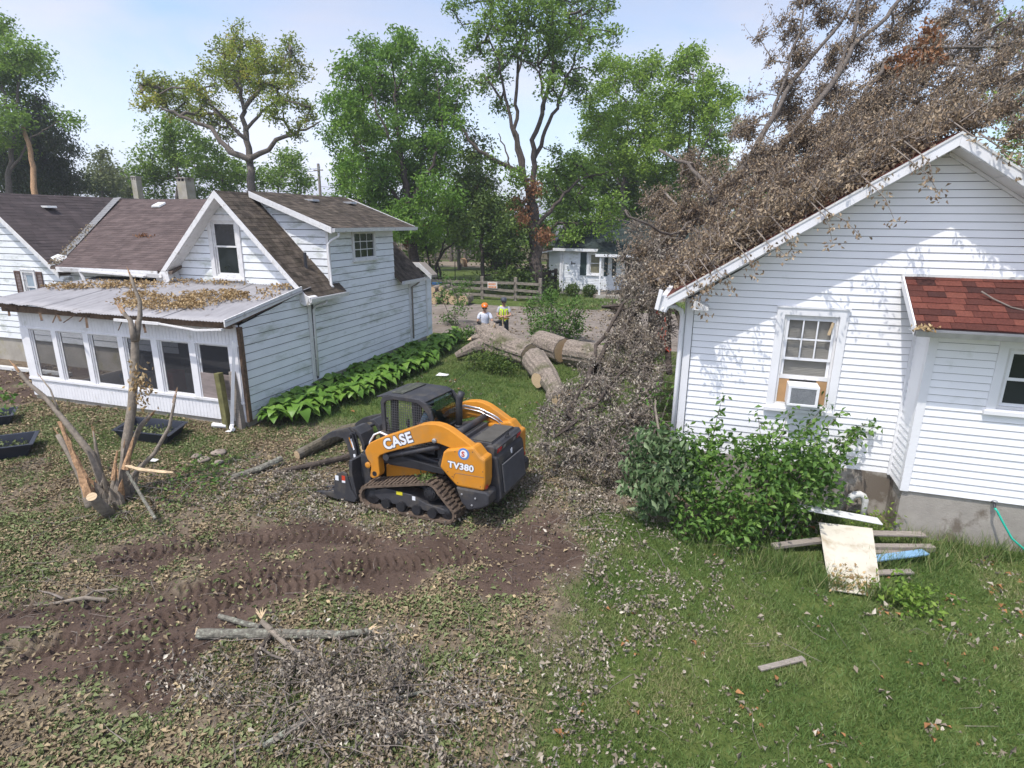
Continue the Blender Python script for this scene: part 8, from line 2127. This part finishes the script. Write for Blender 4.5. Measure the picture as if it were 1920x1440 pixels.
def chimney(name, x, y, w_, z0, z1, lab):
    t = thing(name, lab, 'chimney', (x, y, 0))
    c = MB(); c.prism([(-w_ * .58, 0), (w_ * .58, 0), (w_ * .5, z1 - .25), (-w_ * .5, z1 - .25)], (x, y - w_ / 2, 0), UX, UZ, UY, 0, w_); c.build('chimney_shaft', MT['concrete2'], t)
    c = MB(); c.box((x - w_ * .56, y - w_ * .56, z1 - .07), (x + w_ * .56, y + w_ * .56, z1)); c.build('cap', MT['concrete'], t)
    for sx in (-1, 0, 1):
        c = MB(); c.box((x + sx * w_ * .42 - .05, y - w_ * .5, z1 - .25), (x + sx * w_ * .42 + .05, y + w_ * .5, z1 - .07)); c.build('vent_pier', MT['concrete'], t)
    c = MB(); c.box((x - w_ * .38, y - w_ * .4, z1 - .25), (x + w_ * .38, y + w_ * .4, z1 - .075)); c.build('flue', MT['dark'], t)
chimney('chimney', -36.8, 32, .42, 0, 7.5, 'narrower concrete chimney rising behind the dark left roof')
chimney('chimney', -32.65, 32, .72, 0, 7.36, 'wider concrete chimney rising behind the middle brown roof')
# carport glimpse beside the far house
cpt = thing('carport', 'white sided carport with rusty roof beside the far white house', 'carport', (-11.6, 50, 0))
w = MB(); w.box((-12.8, 50, 0), (-11.2, 54, 2.4)); w.build('wall', MT['vinyl'], cpt)
w = MB(); w.prism([(-13.4, 2.3), (-10.2, 2.95), (-10.2, 3.05), (-13.4, 2.42)], (0, 49.6, 0), UX, UZ, UY, 0, 5); w.build('roof', MT['rotwood'], cpt)
w = MB(); w.prism([(-13.4, 2.2), (-10.2, 2.85), (-10.2, 2.95), (-13.4, 2.3)], (0, 49.55, 0), UX, UZ, UY, 0, .05); w.build('fascia', MT['trim'], cpt)
# utility pole with a round lamp, wires to the left
UP = thing('utility_pole', 'wooden utility pole with a dome street lamp above the old roof', 'utility pole', (-42.2, 60, 0))
p = MB(); p.tube([(-42.2, 60, -.2), (-42.15, 60, 10.8)], [.19, .15], 10); p.build('pole', MT['greywood'], UP)
p = MB(); p.tube([(-42.15, 60, 9.2), (-42.8, 59.9, 9.6), (-43.3, 59.9, 9.6)], .05, 6); p.build('lamp_arm', MT['metalgrey'], UP)
p = MB(); p.lathe([(.08, .5), (.2, .3), (.34, .1), (.34, 0), (.22, -.2), (.05, -.26)], (-43.3, 59.9, 9.35), n=14); p.build('lamp', MT['white_plastic'], UP, smooth=True)
p = MB(); p.beam((-42.7, 59.85, 10.1), (-41.5, 59.85, 10.1), .1, .12); p.build('cross_arm', MT['greywood'], UP)
p = MB(); p.tube([(-41.95, 59.8, 10.2), (-41.9, 59.8, 10.5)], .1, 8); p.build('insulator', MT['metalgrey'], UP)
for k, (z, dz) in enumerate(((10.3, 0), (10.05, .1), (9.0, .2), (8.2, .1))):
    mb = MB(); A = Vector((-42.2, 60, z)); B_ = Vector((-100, 62, z + 1.2 + dz))
    mb.tube([A.lerp(B_, i / 14) - Vector((0, 0, 1.3 * 4 * (i / 14) * (1 - i / 14))) for i in range(15)], .022, 3, caps=False)
    tag(mb.build('overhead_wire', MT['charcoal_d']), ['topmost overhead wire running left from the utility pole', 'second overhead wire from the top left of the utility pole', 'third overhead wire from the top left of the utility pole', 'lowest overhead wire running left from the utility pole'][k], 'wire', 'overhead wires')
mb = MB(); A = Vector((-42.2, 60, 8.4)); B_ = Vector((-20, 78, 8.0))
mb.tube([A.lerp(B_, i / 10) - Vector((0, 0, 4 * .5 * (i / 10) * (1 - i / 10))) for i in range(11)], .02, 3, caps=False)
tag(mb.build('overhead_wire', MT['charcoal_d']), 'overhead wire running right from the utility pole into the walnut leaves', 'wire', 'overhead wires')
# far wood: reads as one mass
rng = np.random.default_rng(70)
Q = []
for k in range(46):
    x = -150 + k * 5.6 + rng.normal() * 1.5; y = 105 + rng.uniform(-8, 18); h = rng.uniform(6, 10.5) if x < -25 else rng.uniform(9, 15)
    for _ in range(9):
        c = np.array([x + rng.normal() * 2.2, y + rng.normal() * 2, h * rng.uniform(.25, .95)])
        Q.append(c + rng.normal(size=(75, 3)) * np.array([1.3, 1.3, 1.0]))
for k in range(30):
    x = -75 + k * 3.2; y = 76 + rng.uniform(0, 22); h = rng.uniform(3.5, 7.5)
    for _ in range(7):
        c = np.array([x + rng.normal() * 1.6, y + rng.normal() * 2, h * rng.uniform(.15, .95)])
        Q.append(c + rng.normal(size=(70, 3)) * np.array([1.1, 1.1, .8]))
Q = np.concatenate(Q)
far = leaves('far_woods', Q, .62 * rng.uniform(.7, 1.3, len(Q)), MT['lf_green'], up=.6, rng=rng)
far['label'] = 'distant line of green trees behind the yards'
# undergrowth at the tree bases across the lane
Q = np.concatenate([np.array([x, y, .5]) + rng.normal(size=(260, 3)) * np.array([1.0, .6, .35]) for x, y in ((-12, 39.5), (-14.5, 40), (-9.8, 38.6), (-22, 42), (-26, 44), (-37, 67), (-35, 67), (-29, 68.5), (-24, 70), (-20, 60), (-11, 47))])
Q = Q[Q[:, 2] > .05]
ug = leaves('undergrowth', Q, .2, MT['lf_dark'], up=.6, rng=rng)
ug['label'] = 'low green undergrowth at the fences across the lane'
# brush litter lying along the plank fence
# ================================================================== PEOPLE
def skin_mesh(name, J, edges, m, parent, root, lvl=1):
    bm = bmesh.new()
    ly = bm.verts.layers.skin.verify()
    V_ = {}
    for k, (p, r) in J.items():
        v = bm.verts.new(p); v[ly].radius = (r if hasattr(r, '__len__') else (r, r)); v[ly].use_root = (k == root); V_[k] = v
    for a, c in edges: bm.edges.new((V_[a], V_[c]))
    me = bpy.data.meshes.new(name); bm.to_mesh(me); bm.free()
    tmp = bpy.data.objects.new(name + '_tmp', me); COL.objects.link(tmp)
    tmp.modifiers.new('skin', 'SKIN').use_smooth_shade = True
    if lvl: tmp.modifiers.new('sub', 'SUBSURF').levels = lvl
    dg = bpy.context.evaluated_depsgraph_get()
    out = bpy.data.meshes.new_from_object(tmp.evaluated_get(dg))
    bpy.data.objects.remove(tmp)
    out.materials.clear(); out.materials.append(m)
    out.polygons.foreach_set('use_smooth', [True] * len(out.polygons))
    return link(name, out, parent, True)

def person(label, loc, rz, arms, hat, shirt, vest=False, gloves=None, sleeve_black=False, legs=None, beard=False):
    """faces local -y; x is to the right in the picture; arms = {side: (elbow, wrist)}"""
    t = thing('person', label, 'person', loc, rz)
    SH = 1.44
    J = {'pelvis': ((0, 0, .96), (.155, .11)), 'waist': ((0, 0, 1.10), (.145, .10)), 'chest': ((0, -.01, 1.30), (.165, .115)), 'collar': ((0, 0, 1.47), (.10, .075)), 'neck': ((0, -.01, 1.53), .056), 'chin': ((0, -.03, 1.60), .068), 'head': ((0, -.025, 1.68), .092), 'crown': ((0, -.01, 1.75), .075)}
    E = [('pelvis', 'waist'), ('waist', 'chest'), ('chest', 'collar'), ('collar', 'neck'), ('neck', 'chin'), ('chin', 'head'), ('head', 'crown')]
    LG = legs or {s: (Vector((.10 * s, 0, .90)), Vector((.12 * s, -.02, .50)), Vector((.13 * s, .02, .09))) for s in (-1, 1)}
    for s in (-1, 1):
        n = 'l' if s < 0 else 'r'
        el, wr = arms[s]
        J['sh' + n] = ((.19 * s, 0, SH), .066); J['el' + n] = (el, .045); J['wr' + n] = (wr, .030)
        E += [('collar', 'sh' + n), ('sh' + n, 'el' + n), ('el' + n, 'wr' + n)]
        h, k, a = LG[s]
        J['hip' + n] = (h, .10); J['kn' + n] = (k, .068); J['an' + n] = (a, .045); J['toe' + n] = ((a[0] + .02 * s, a[1] - .16, max(.03, a[2] - .05)), .04)
        E += [('pelvis', 'hip' + n), ('hip' + n, 'kn' + n), ('kn' + n, 'an' + n), ('an' + n, 'toe' + n)]
    skin_mesh('body', J, E, MT['skin'], t, 'pelvis')
    # shirt with short sleeves
    S = {'p': ((0, 0, .93), (.175, .13)), 'w': ((0, 0, 1.10), (.17, .122)), 'c': ((0, -.01, 1.30), (.19, .135)), 'k': ((0, 0, 1.455), (.115, .09))}
    SE = [('p', 'w'), ('w', 'c'), ('c', 'k')]
    for s in (-1, 1):
        el = Vector(arms[s][0]); sh_ = Vector((.19 * s, 0, SH)); n = str(s)
        S['s' + n] = (tuple(sh_), .084); S['e' + n] = (tuple(sh_.lerp(el, .72)), .068); SE += [('k', 's' + n), ('s' + n, 'e' + n)]
    skin_mesh('shirt', S, SE, shirt, t, 'w')
    T_ = {'p': ((0, .0, .97), (.168, .125))}; TE = []
    for s in (-1, 1):
        h, k, a = LG[s]; n = str(s)
        T_['h' + n] = (tuple(h), .115); T_['k' + n] = (tuple(k), .085); T_['a' + n] = (tuple(Vector(a) + Vector((0, 0, .02))), .07)
        TE += [('p', 'h' + n), ('h' + n, 'k' + n), ('k' + n, 'a' + n)]
    skin_mesh('trousers', T_, TE, MT['jeans'], t, 'p')
    for s in (-1, 1):
        a = LG[s][2]
        b = MB(); b.box((a[0] - .05, a[1] - .20, .0), (a[0] + .05, a[1] + .07, .10)); b.build('boot', MT['black'], t, True, bevel=.03)
    # face
    hz = 1.68
    b = MB(); b.prism([(-.115, hz + .0), (-.145, hz - .035), (-.11, hz - .045)], (-.014, 0, 0), UY, UZ, UX, 0, .028); b.build('nose', MT['skin'], t, True, bevel=.006)
    b = MB(); b.box((-.028, -.118, hz - .078), (.028, -.106, hz - .066)); b.build('mouth', mat('lips', (.32, .13, .11), .6) if 'lips' not in bpy.data.materials else bpy.data.materials['lips'], t, True)
    for s in (-1, 1):
        b = MB(); b.lathe([(.012, -.01), (.026, 0), (.012, .012)], (.09 * s, -.01, hz - .01), (s, 0, 0), 8); b.build('ear', MT['skin'], t, True)
    b = MB(); b.box((-.082, -.128, hz - .006), (-.008, -.108, hz + .034)); b.box((.008, -.128, hz - .006), (.082, -.108, hz + .034)); b.box((-.09, -.114, hz + .018), (.09, -.104, hz + .03))
    for s in (-1, 1): b.box((.085 * s, -.11, hz + .016), (.093 * s, .0, hz + .028))
    b.build('sunglasses', MT['black'], t, True, bevel=.006)
    b = MB(); b.lathe([(.095, -.05), (.097, -.02), (.09, .0), (.05, .01)], (0, .012, hz + .02), n=14); b.build('hair', MT['bark_dark'], t, True, smooth=True)
    # helmet: shell, brim
    hl = None
    b = MB(); b.lathe([(.132, .0), (.135, .02), (.128, .07), (.105, .115), (.06, .145), (.012, .152)], (0, .0, hz + .045), n=18)
    b.prism([(-.10, -.09), (-.085, -.165), (-.03, -.195), (.03, -.195), (.085, -.165), (.10, -.09)], (0, 0, hz + .045), UX, UY, UZ, 0, .014)
    if hat: hl = b.build('helmet', hat, t, True, smooth=False, bevel=.004)
    else:
        b = MB(); b.lathe([(.098, .0), (.10, .03), (.085, .07), (.04, .09)], (0, 0, hz + .03), n=14); b.build('hair', MT['bark_dark'], t, True, smooth=True)
    if hat == MT['helmeto']:
        b = MB(); b.box((-.035, -.134, hz + .085), (.02, -.120, hz + .125)); b.build('helmet_sticker', MT['decalw'], hl, True)
    # hands: palm, four fingers, thumb
    for s in (-1, 1):
        el, wr = map(Vector, arms[s]); d = (wr - el).normalized()
        side = d.cross(UZ).normalized() * s; nn_ = side.cross(d).normalized()
        gm = gloves or MT['skin']
        b = MB(); palm = wr + d * .085
        b.tube([wr - d * .02, wr + d * .03, palm], [.028, .042, .038], 8)
        for k in range(4):
            o_ = (k - 1.5) * .021; L_ = (.070, .080, .076, .060)[k]
            r0 = palm + side * o_; r1 = r0 + d * L_ * .55 - nn_ * .012; r2 = r1 + d * L_ * .3 - nn_ * .035
            b.tube([palm - d * .02 + side * o_ * .8, r0, r1, r2], [.012, .011, .010, .008], 6)
        tb = wr + d * .03 + side * -.035
        b.tube([wr + d * .02, tb, tb + d * .035 - side * .02 - nn_ * .012, tb + d * .058 - side * .012 - nn_ * .03], [.016, .014, .012, .009], 6)
        b.build('hand' if not gloves else 'glove', gm, t, True, smooth=True)
        if sleeve_black:
            b = MB(); b.tube([el.lerp(wr, .05), el.lerp(wr, .5), wr + d * .02], [.056, .052, .046], 10); b.build('gauntlet', MT['black'], t, True, smooth=True)
    if vest:
        b = MB()
        def ringv(z, rx, ry, a0, a1, n=14): return [(rx * math.sin(a0 + (a1 - a0) * k / n), -ry * math.cos(a0 + (a1 - a0) * k / n), z) for k in range(n + 1)]
        lev = [(.92, .205, .155), (1.10, .195, .145), (1.30, .205, .158), (1.42, .19, .14)]
        vs = []; n = 22
        for z, rx, ry in lev: vs += ringv(z, rx, ry, .10, 2 * PI - .10, n)
        fs = [(i * (n + 1) + k, i * (n + 1) + k + 1, (i + 1) * (n + 1) + k + 1, (i + 1) * (n + 1) + k) for i in range(3) for k in range(n)]
        b.add(vs, fs)
        for s in (-1, 1):
            b.add([(.05 * s, -.145, 1.36), (.15 * s, -.12, 1.38), (.155 * s, -.01, 1.535), (.075 * s, -.01, 1.545)], [(0, 1, 2, 3)])
            b.add([(.05 * s, .13, 1.40), (.15 * s, .12, 1.40), (.155 * s, -.01, 1.535), (.075 * s, -.01, 1.545)], [(0, 1, 2, 3)])
        vo = b.build('safety_vest', MT['vest'], t, True)
        for z0, z1, m, e in ((1.07, 1.15, 'vesto', .004), (1.09, 1.13, 'vests', .007), (1.00, 1.03, 'vesto', .004)):
            b = MB(); v2 = ringv(z0, .199 + e, .149 + e, .10, 2 * PI - .10, n) + ringv(z1, .199 + e, .149 + e, .10, 2 * PI - .10, n)
            b.add(v2, [(k, k + 1, n + 2 + k, n + 1 + k) for k in range(n)]); b.build('vest_stripe', MT[m], vo, True)
        for s in (-1, 1):
            b = MB(); b.add([(.08 * s, -.152, 1.16), (.125 * s, -.146, 1.16), (.135 * s, -.133, 1.38), (.09 * s, -.148, 1.37)], [(0, 1, 2, 3)]); b.build('vest_stripe', MT['vesto'], vo, True)
            b = MB(); b.add([(.09 * s, -.157, 1.16), (.115 * s, -.153, 1.16), (.125 * s, -.140, 1.38), (.10 * s, -.152, 1.37)], [(0, 1, 2, 3)]); b.build('vest_stripe', MT['vests'], vo, True)
    return t
p1 = person('person in an orange helmet and pale blue tshirt with black gloves behind the root flare', (-7.75, 20.75, .0), R(18),
    {-1: (Vector((-.27, -.10, 1.16)), Vector((-.02, -.30, 1.08))), 1: (Vector((.30, -.14, 1.18)), Vector((.42, -.36, 1.20)))}, MT['helmeto'], MT['shirtw'], gloves=MT['black'], sleeve_black=True)
b = MB(); b.box((-.24, -.08, .74), (-.16, .08, .98)); b.build('red_pouch', MT['redcloth'], p1, True, bevel=.02)
p2 = person('person in a dark helmet and yellow safety vest with folded forearms behind the trunk', (-7.62, 22.6, .0), R(18),
    {-1: (Vector((-.27, -.12, 1.14)), Vector((.02, -.27, 1.10))), 1: (Vector((.29, -.12, 1.15)), Vector((.0, -.26, 1.14)))}, MT['helmetg'], MT['shirtg'], vest=True)
pk = ROOTM[p2.name]
mb = MB(); mb.tube([pk @ Vector((-.03, -.30, 1.06)), pk @ Vector((-.06, -.36, .0))], .02, 8)
tag(mb.build('tool_handle', MT['splint_pale']), 'pale wooden tool handle under the hands of the worker in the yellow vest', 'tool handle')
mb = MB(); q = ROOTM[p1.name]
mb.beam(q @ Vector((.05, -.42, 1.06)), q @ Vector((.42, -.46, 1.2)), .12, .14); mb.tube([q @ Vector((.40, -.46, 1.2)), q @ Vector((.62, -.44, 1.27))], [.05, .07], 8)
tag(mb.build('chainsaw', MT['black'], bevel=.02), 'black power tool held in the gloves of the worker in the orange helmet', 'power tool')
# the operator seated in the cab (local frame of the loader, facing forward)
ML = ROOTM[LD.name]
op_loc = ML @ Vector((.90, 0, .41))
hip = lambda s: (Vector((.10 * s, -.02, .92)), Vector((.13 * s, -.42, .93)), Vector((.13 * s, -.50, .80)))
op = person('person in a grey blue shirt with orange band seated inside the loader cab', tuple(op_loc), R(176) + PI / 2,
    {-1: (Vector((-.27, -.10, 1.2)), Vector((-.27, -.36, 1.08))), 1: (Vector((.27, -.10, 1.2)), Vector((.27, -.36, 1.08)))}, None, mat('grey_blue_shirt', (.22, .3, .36), .85), legs={-1: hip(-1), 1: hip(1)})
op.scale = (.78, .78, .78)
b = MB(); b.lathe([(.19, 0), (.20, .05), (.19, .1)], (0, 0, 1.2), n=16); b.build('orange_band', MT['vesto'], op, True)
# ================================================================== GRASS AND LEAF LITTER (uncountable)
def scatter(n, dens, box, seed, zoff=.012):
    rng = np.random.default_rng(seed)
    x0, x1, y0, y1 = box
    out = []
    got = 0
    for _ in range(40):
        x = rng.uniform(x0, x1, n); y = rng.uniform(y0, y1, n)
        d = dens(x, y)
        # keep clear of buildings
        hx = x * math.cos(-TH) - y * math.sin(-TH); hy = x * math.sin(-TH) + y * math.cos(-TH)
        house = ((hy > 10.75) & (hx > -.4) & (hx < 6.7)) | ((hy > 10.1) & (hx > 3.1) & (hx < 6.7))
        lh = ((x < -10.1) & (y > 10.86) & (x > -17.4)) | ((x < -10.1) & (y > 13.7))
        k = (rng.random(n) < d) & ~house & ~lh
        # only what the camera could see, with a margin for a step aside
        fx = x * cf.x + y * cf.y; sx_ = x * cr.x + y * cr.y
        k &= (np.abs(sx_) < .98 * fx + 1.5)
        out.append(np.stack([x[k], y[k]], axis=1)); got += int(k.sum())
        if got > n: break
    P = np.concatenate(out)[:n]
    z = ground_z(P[:, 0], P[:, 1]) + zoff
    return np.concatenate([P, z[:, None]], axis=1)
def near_bias(x, y): return np.clip(1.15 - y / 16, .12, 1)
def d_grass(x, y):
    m, g, b = masks(x, y)
    lit = .34 * (1 - m) * np.clip((fbm(x, y, .7, 101) - .45) / .1, 0, 1)
    return np.maximum(g * (.35 + .65 * (fbm(x, y, .45, 103) > .43)), lit) * (1 - soft(MUD_A, x, y, .3, .5) * .9)
def grass(name, n, box, seed, h, w, bias=None, m=MT['grass']):
    dn = (lambda x, y: d_grass(x, y) * near_bias(x, y)) if bias else d_grass
    P = scatter(n, dn, box, seed, -.005)
    rng = np.random.default_rng(seed + 1)
    N = len(P)
    a = rng.uniform(0, 2 * PI, N); hh = h * rng.uniform(.4, 1.25, N) * (.7 + .6 * fbm(P[:, 0], P[:, 1], .6, 7)); lean = rng.normal(size=(N, 2)) * .55
    sx_ = np.cos(a) * w * .5; sy_ = np.sin(a) * w * .5
    V = np.empty((N, 3, 3))
    V[:, 0] = P; V[:, 0, 0] -= sx_; V[:, 0, 1] -= sy_
    V[:, 1] = P; V[:, 1, 0] += sx_; V[:, 1, 1] += sy_
    V[:, 2, 0] = P[:, 0] + lean[:, 0] * hh; V[:, 2, 1] = P[:, 1] + lean[:, 1] * hh; V[:, 2, 2] = P[:, 2] + hh
    F = np.arange(N * 3).reshape(-1, 3)
    tt = np.clip(1.1 * fbm(P[:, 0], P[:, 1], .9, 9) - .28 + .55 * rng.random(N), 0, 1)
    o = link(name, np_mesh(name, V.reshape(-1, 3), F, m, np.repeat(tt, 3)))
    o['kind'] = 'stuff'; o['label'] = 'short green lawn grass'
    return o
grass('lawn_grass', 230000, (-14, 7.5, 2.2, 11.2), 201, .055, .014, True)
grass('lawn_grass', 90000, (-10, 0, 10.5, 23), 202, .08, .02)
grass('lawn_grass', 16000, (-24, -8, 7.5, 12), 203, .06, .013)
grass('verge_grass', 36000, (-34, 12, 33.2, 60), 204, .14, .05)
# tall tufts by the foundation and round the panel
def tufts(name, spots, n, h, label):
    rng = np.random.default_rng(5)
    V = []
    for x, y, s in spots:
        for _ in range(n):
            p = np.array([x + rng.normal() * s, y + rng.normal() * s * .6, 0]); a = rng.uniform(0, 2 * PI); l = rng.normal(size=2) * .4; hh = h * rng.uniform(.5, 1.2)
            w_ = .006
            V.append([p + [-w_ * math.cos(a), -w_ * math.sin(a), 0], p + [w_ * math.cos(a), w_ * math.sin(a), 0], p + [l[0] * hh, l[1] * hh, hh]])
    V = np.array(V); F = np.arange(len(V) * 3).reshape(-1, 3)
    o = link(name, np_mesh(name, V.reshape(-1, 3), F, MT['grass'], np.repeat(rng.random(len(V)), 3)))
    o['kind'] = 'stuff'; o['label'] = label
tufts('tall_grass', [(3.6, 9.75, .22), (4.1, 9.85, .25), (4.6, 9.8, .2), (5.1, 9.8, .2), (2.0, 8.1, .12), (2.6, 8.05, .1), (1.55, 8.5, .22), (1.3, 8.35, .2), (2.9, 8.9, .18), (3.6, 9.3, .2), (2.2, 10.3, .15), (-6.5, 18.3, .5), (-5.6, 17.9, .5), (.4, 8.6, .4)], 210, .3, 'taller grass tufts along the foundation')

# litter zones
def g_(x, y, cx, cy, sx, sy): return np.exp(-((x - cx) / sx) ** 2 - ((y - cy) / sy) ** 2)
def patch(x, y, s, seed, lo=.42, w=.12): return np.clip((fbm(x, y, s, seed) - lo) / w, 0, 1)
def mudm(x, y): return soft(MUD_A, x, y, .3, .5)
def leftzone(x, y): return np.clip((-1.3 - x + (fbm(x, y, 1.2, 55) - .5) * 1.6) / .9, 0, 1) * np.clip((11.6 - y) / 1, 0, 1)
def trk(x, y):
    return np.max([np.clip((.3 - line_sd(pl, x, y)[0]) / .1, 0, 1) for pl in TREADS], axis=0)
def d_tan(x, y):
    return leftzone(x, y) * (.25 + .75 * patch(x, y, .55, 111)) * (1 - .9 * np.maximum(masks(x, y)[0], .85 * trk(x, y))) * (1 - .5 * g_(x, y, -12.5, 9.3, 2.5, .8))
def d_green(x, y):
    return leftzone(x, y) * (.15 + .85 * patch(x, y, .5, 121, .45)) * (1 - .9 * np.maximum(masks(x, y)[0], .85 * trk(x, y))) * (.55 + .45 * (y < 6.5))
def d_grey(x, y):
    z = .6 * g_(x, y, -3.2, 4.4, 1.0, .6) + .8 * g_(x, y, -5.3, 8.0, 1.2, .55) + .75 * g_(x, y, -7.2, 8.3, .9, .7) + 1.0 * g_(x, y, -1.7, 9.9, .9, 1.0) + .9 * g_(x, y, -1.9, 11.6, 1.1, 1.1)
    z = z + .32 * g_(x, y, -.4, 7.4, .9, 1.3) + .2 * g_(x, y, -.9, 5.2, .7, 1.2) + .05 * g_(x, y, .3, 4.4, 1.2, 1.1) + .4 * g_(x, y, -2.2, 4.0, 1.0, .5) + .6 * g_(x, y, -5.1, 4.0, .6, .3)
    return np.clip(z, 0, 1) * (.06 + .94 * patch(x, y, .26, 131, .47, .07)) * (1 - .6 * mudm(x, y))
def d_lawn(x, y):
    return .5 * patch(x, y, .3, 141, .62, .04) * (x > -1.2) * (y < 11) + .35 * g_(x, y, 3.6, 7.6, .9, .5) * patch(x, y, .3, 143) + .8 * g_(x, y, -7.6, 15.8, 1.0, 1.2) * patch(x, y, .5, 151, .55) + .5 * g_(x, y, -6.3, 14.8, 1.2, .6) * patch(x, y, .4, 152, .52)
rs_ = np.random.default_rng(300)
def lit(name, n, dens, box, seed, size, m, label, up=1.5, curl=.3, W=.55, lift=.02):
    P = scatter(n, dens, box, seed, .008)
    rng = np.random.default_rng(seed)
    P[:, 2] += rng.random(len(P)) ** 2 * lift
    tt = np.clip(rng.normal(0, .2, len(P)) + .15 + .75 * fbm(P[:, 0], P[:, 1], .35, seed), 0, 1)
    o = leaves(name, P, size * np.clip(rng.lognormal(-.12, .42, len(P)), .35, 1.7), m, up=up, curl=curl, W=W, fold=.22, rng=rng, tint=tt)
    o['label'] = label
lit('leaf_litter', 80000, d_tan, (-17, -.5, 2.2, 11.8), 301, .05, MT['litter_tan'], 'dry tan leaf litter over the soil')
lit('leaf_litter', 40000, d_green, (-17, -.5, 2.2, 11.8), 302, .055, MT['litter_green'], 'torn green leaves strewn over the soil')
lit('leaf_litter', 26000, d_grey, (-9.5, 3.5, 2.4, 13.5), 303, .046, MT['litter_grey'], 'pale grey dead leaves strewn round the loader', up=.5, lift=.10)
lit('leaf_litter', 900, d_lawn, (-10, 7, 2.4, 19), 304, .07, MT['litter_rust'], 'orange brown leaves dotted over the lawn')
lit('leaf_litter', 4200, d_lawn, (-10, 7, 2.4, 19), 305, .055, MT['litter_grey'], 'pale dry leaves dotted over the lawn', up=.5)
lit('leaf_litter', 3500, lambda x, y: .5 * patch(x, y, .6, 160) * ((x < -14) | (y > 22.5)), (-22, -3, 8, 35), 306, .11, MT['litter_tan'], 'dry leaves on the lane and by the old house')
# clods of turned soil in the mud
cl = MB(); rng = np.random.default_rng(8)
P = scatter(1500, lambda x, y: mudm(x, y) * patch(x, y, .5, 171, .5), (-9, -1, 3, 9.5), 307, 0)
for x, y, z in P:
    r = rng.uniform(.008, .03) * (1 + .6 * (rng.random() < .1))
    q = [(r * rng.uniform(.6, 1.2) * math.cos(k * 1.257), r * rng.uniform(.6, 1.2) * math.sin(k * 1.257)) for k in range(5)]
    cl.add([(x + a, y + b_, z - .004) for a, b_ in q] + [(x + rng.normal() * r * .2, y + rng.normal() * r * .2, z + r * .8)], [(k, (k + 1) % 5, 5) for k in range(5)])
o = cl.build('soil_clods', mat('turned_soil', (.075, .052, .043), .95, var=.3, scale=12, bs=.5)); o['kind'] = 'stuff'; o['label'] = 'small clods of turned brown soil'
# ================================================================== THIN SUMMER HAZE
hz_m = bpy.data.materials.new('thin_haze')
hz_m.use_nodes = True
t = hz_m.node_tree
t.nodes.clear()
o_ = t.nodes.new('ShaderNodeOutputMaterial')
v_ = t.nodes.new('ShaderNodeVolumePrincipled')
v_.inputs['Color'].default_value = (.9, .93, 1.0, 1)
v_.inputs['Density'].default_value = .0008
v_.inputs['Anisotropy'].default_value = .2
t.links.new(v_.outputs['Volume'], o_.inputs['Volume'])
b = MB(); b.box((-1000, -100, -2), (1000, 1600, 40))
hz = b.build('haze', hz_m)
hz['kind'] = 'stuff'; hz['label'] = 'thin pale summer haze'
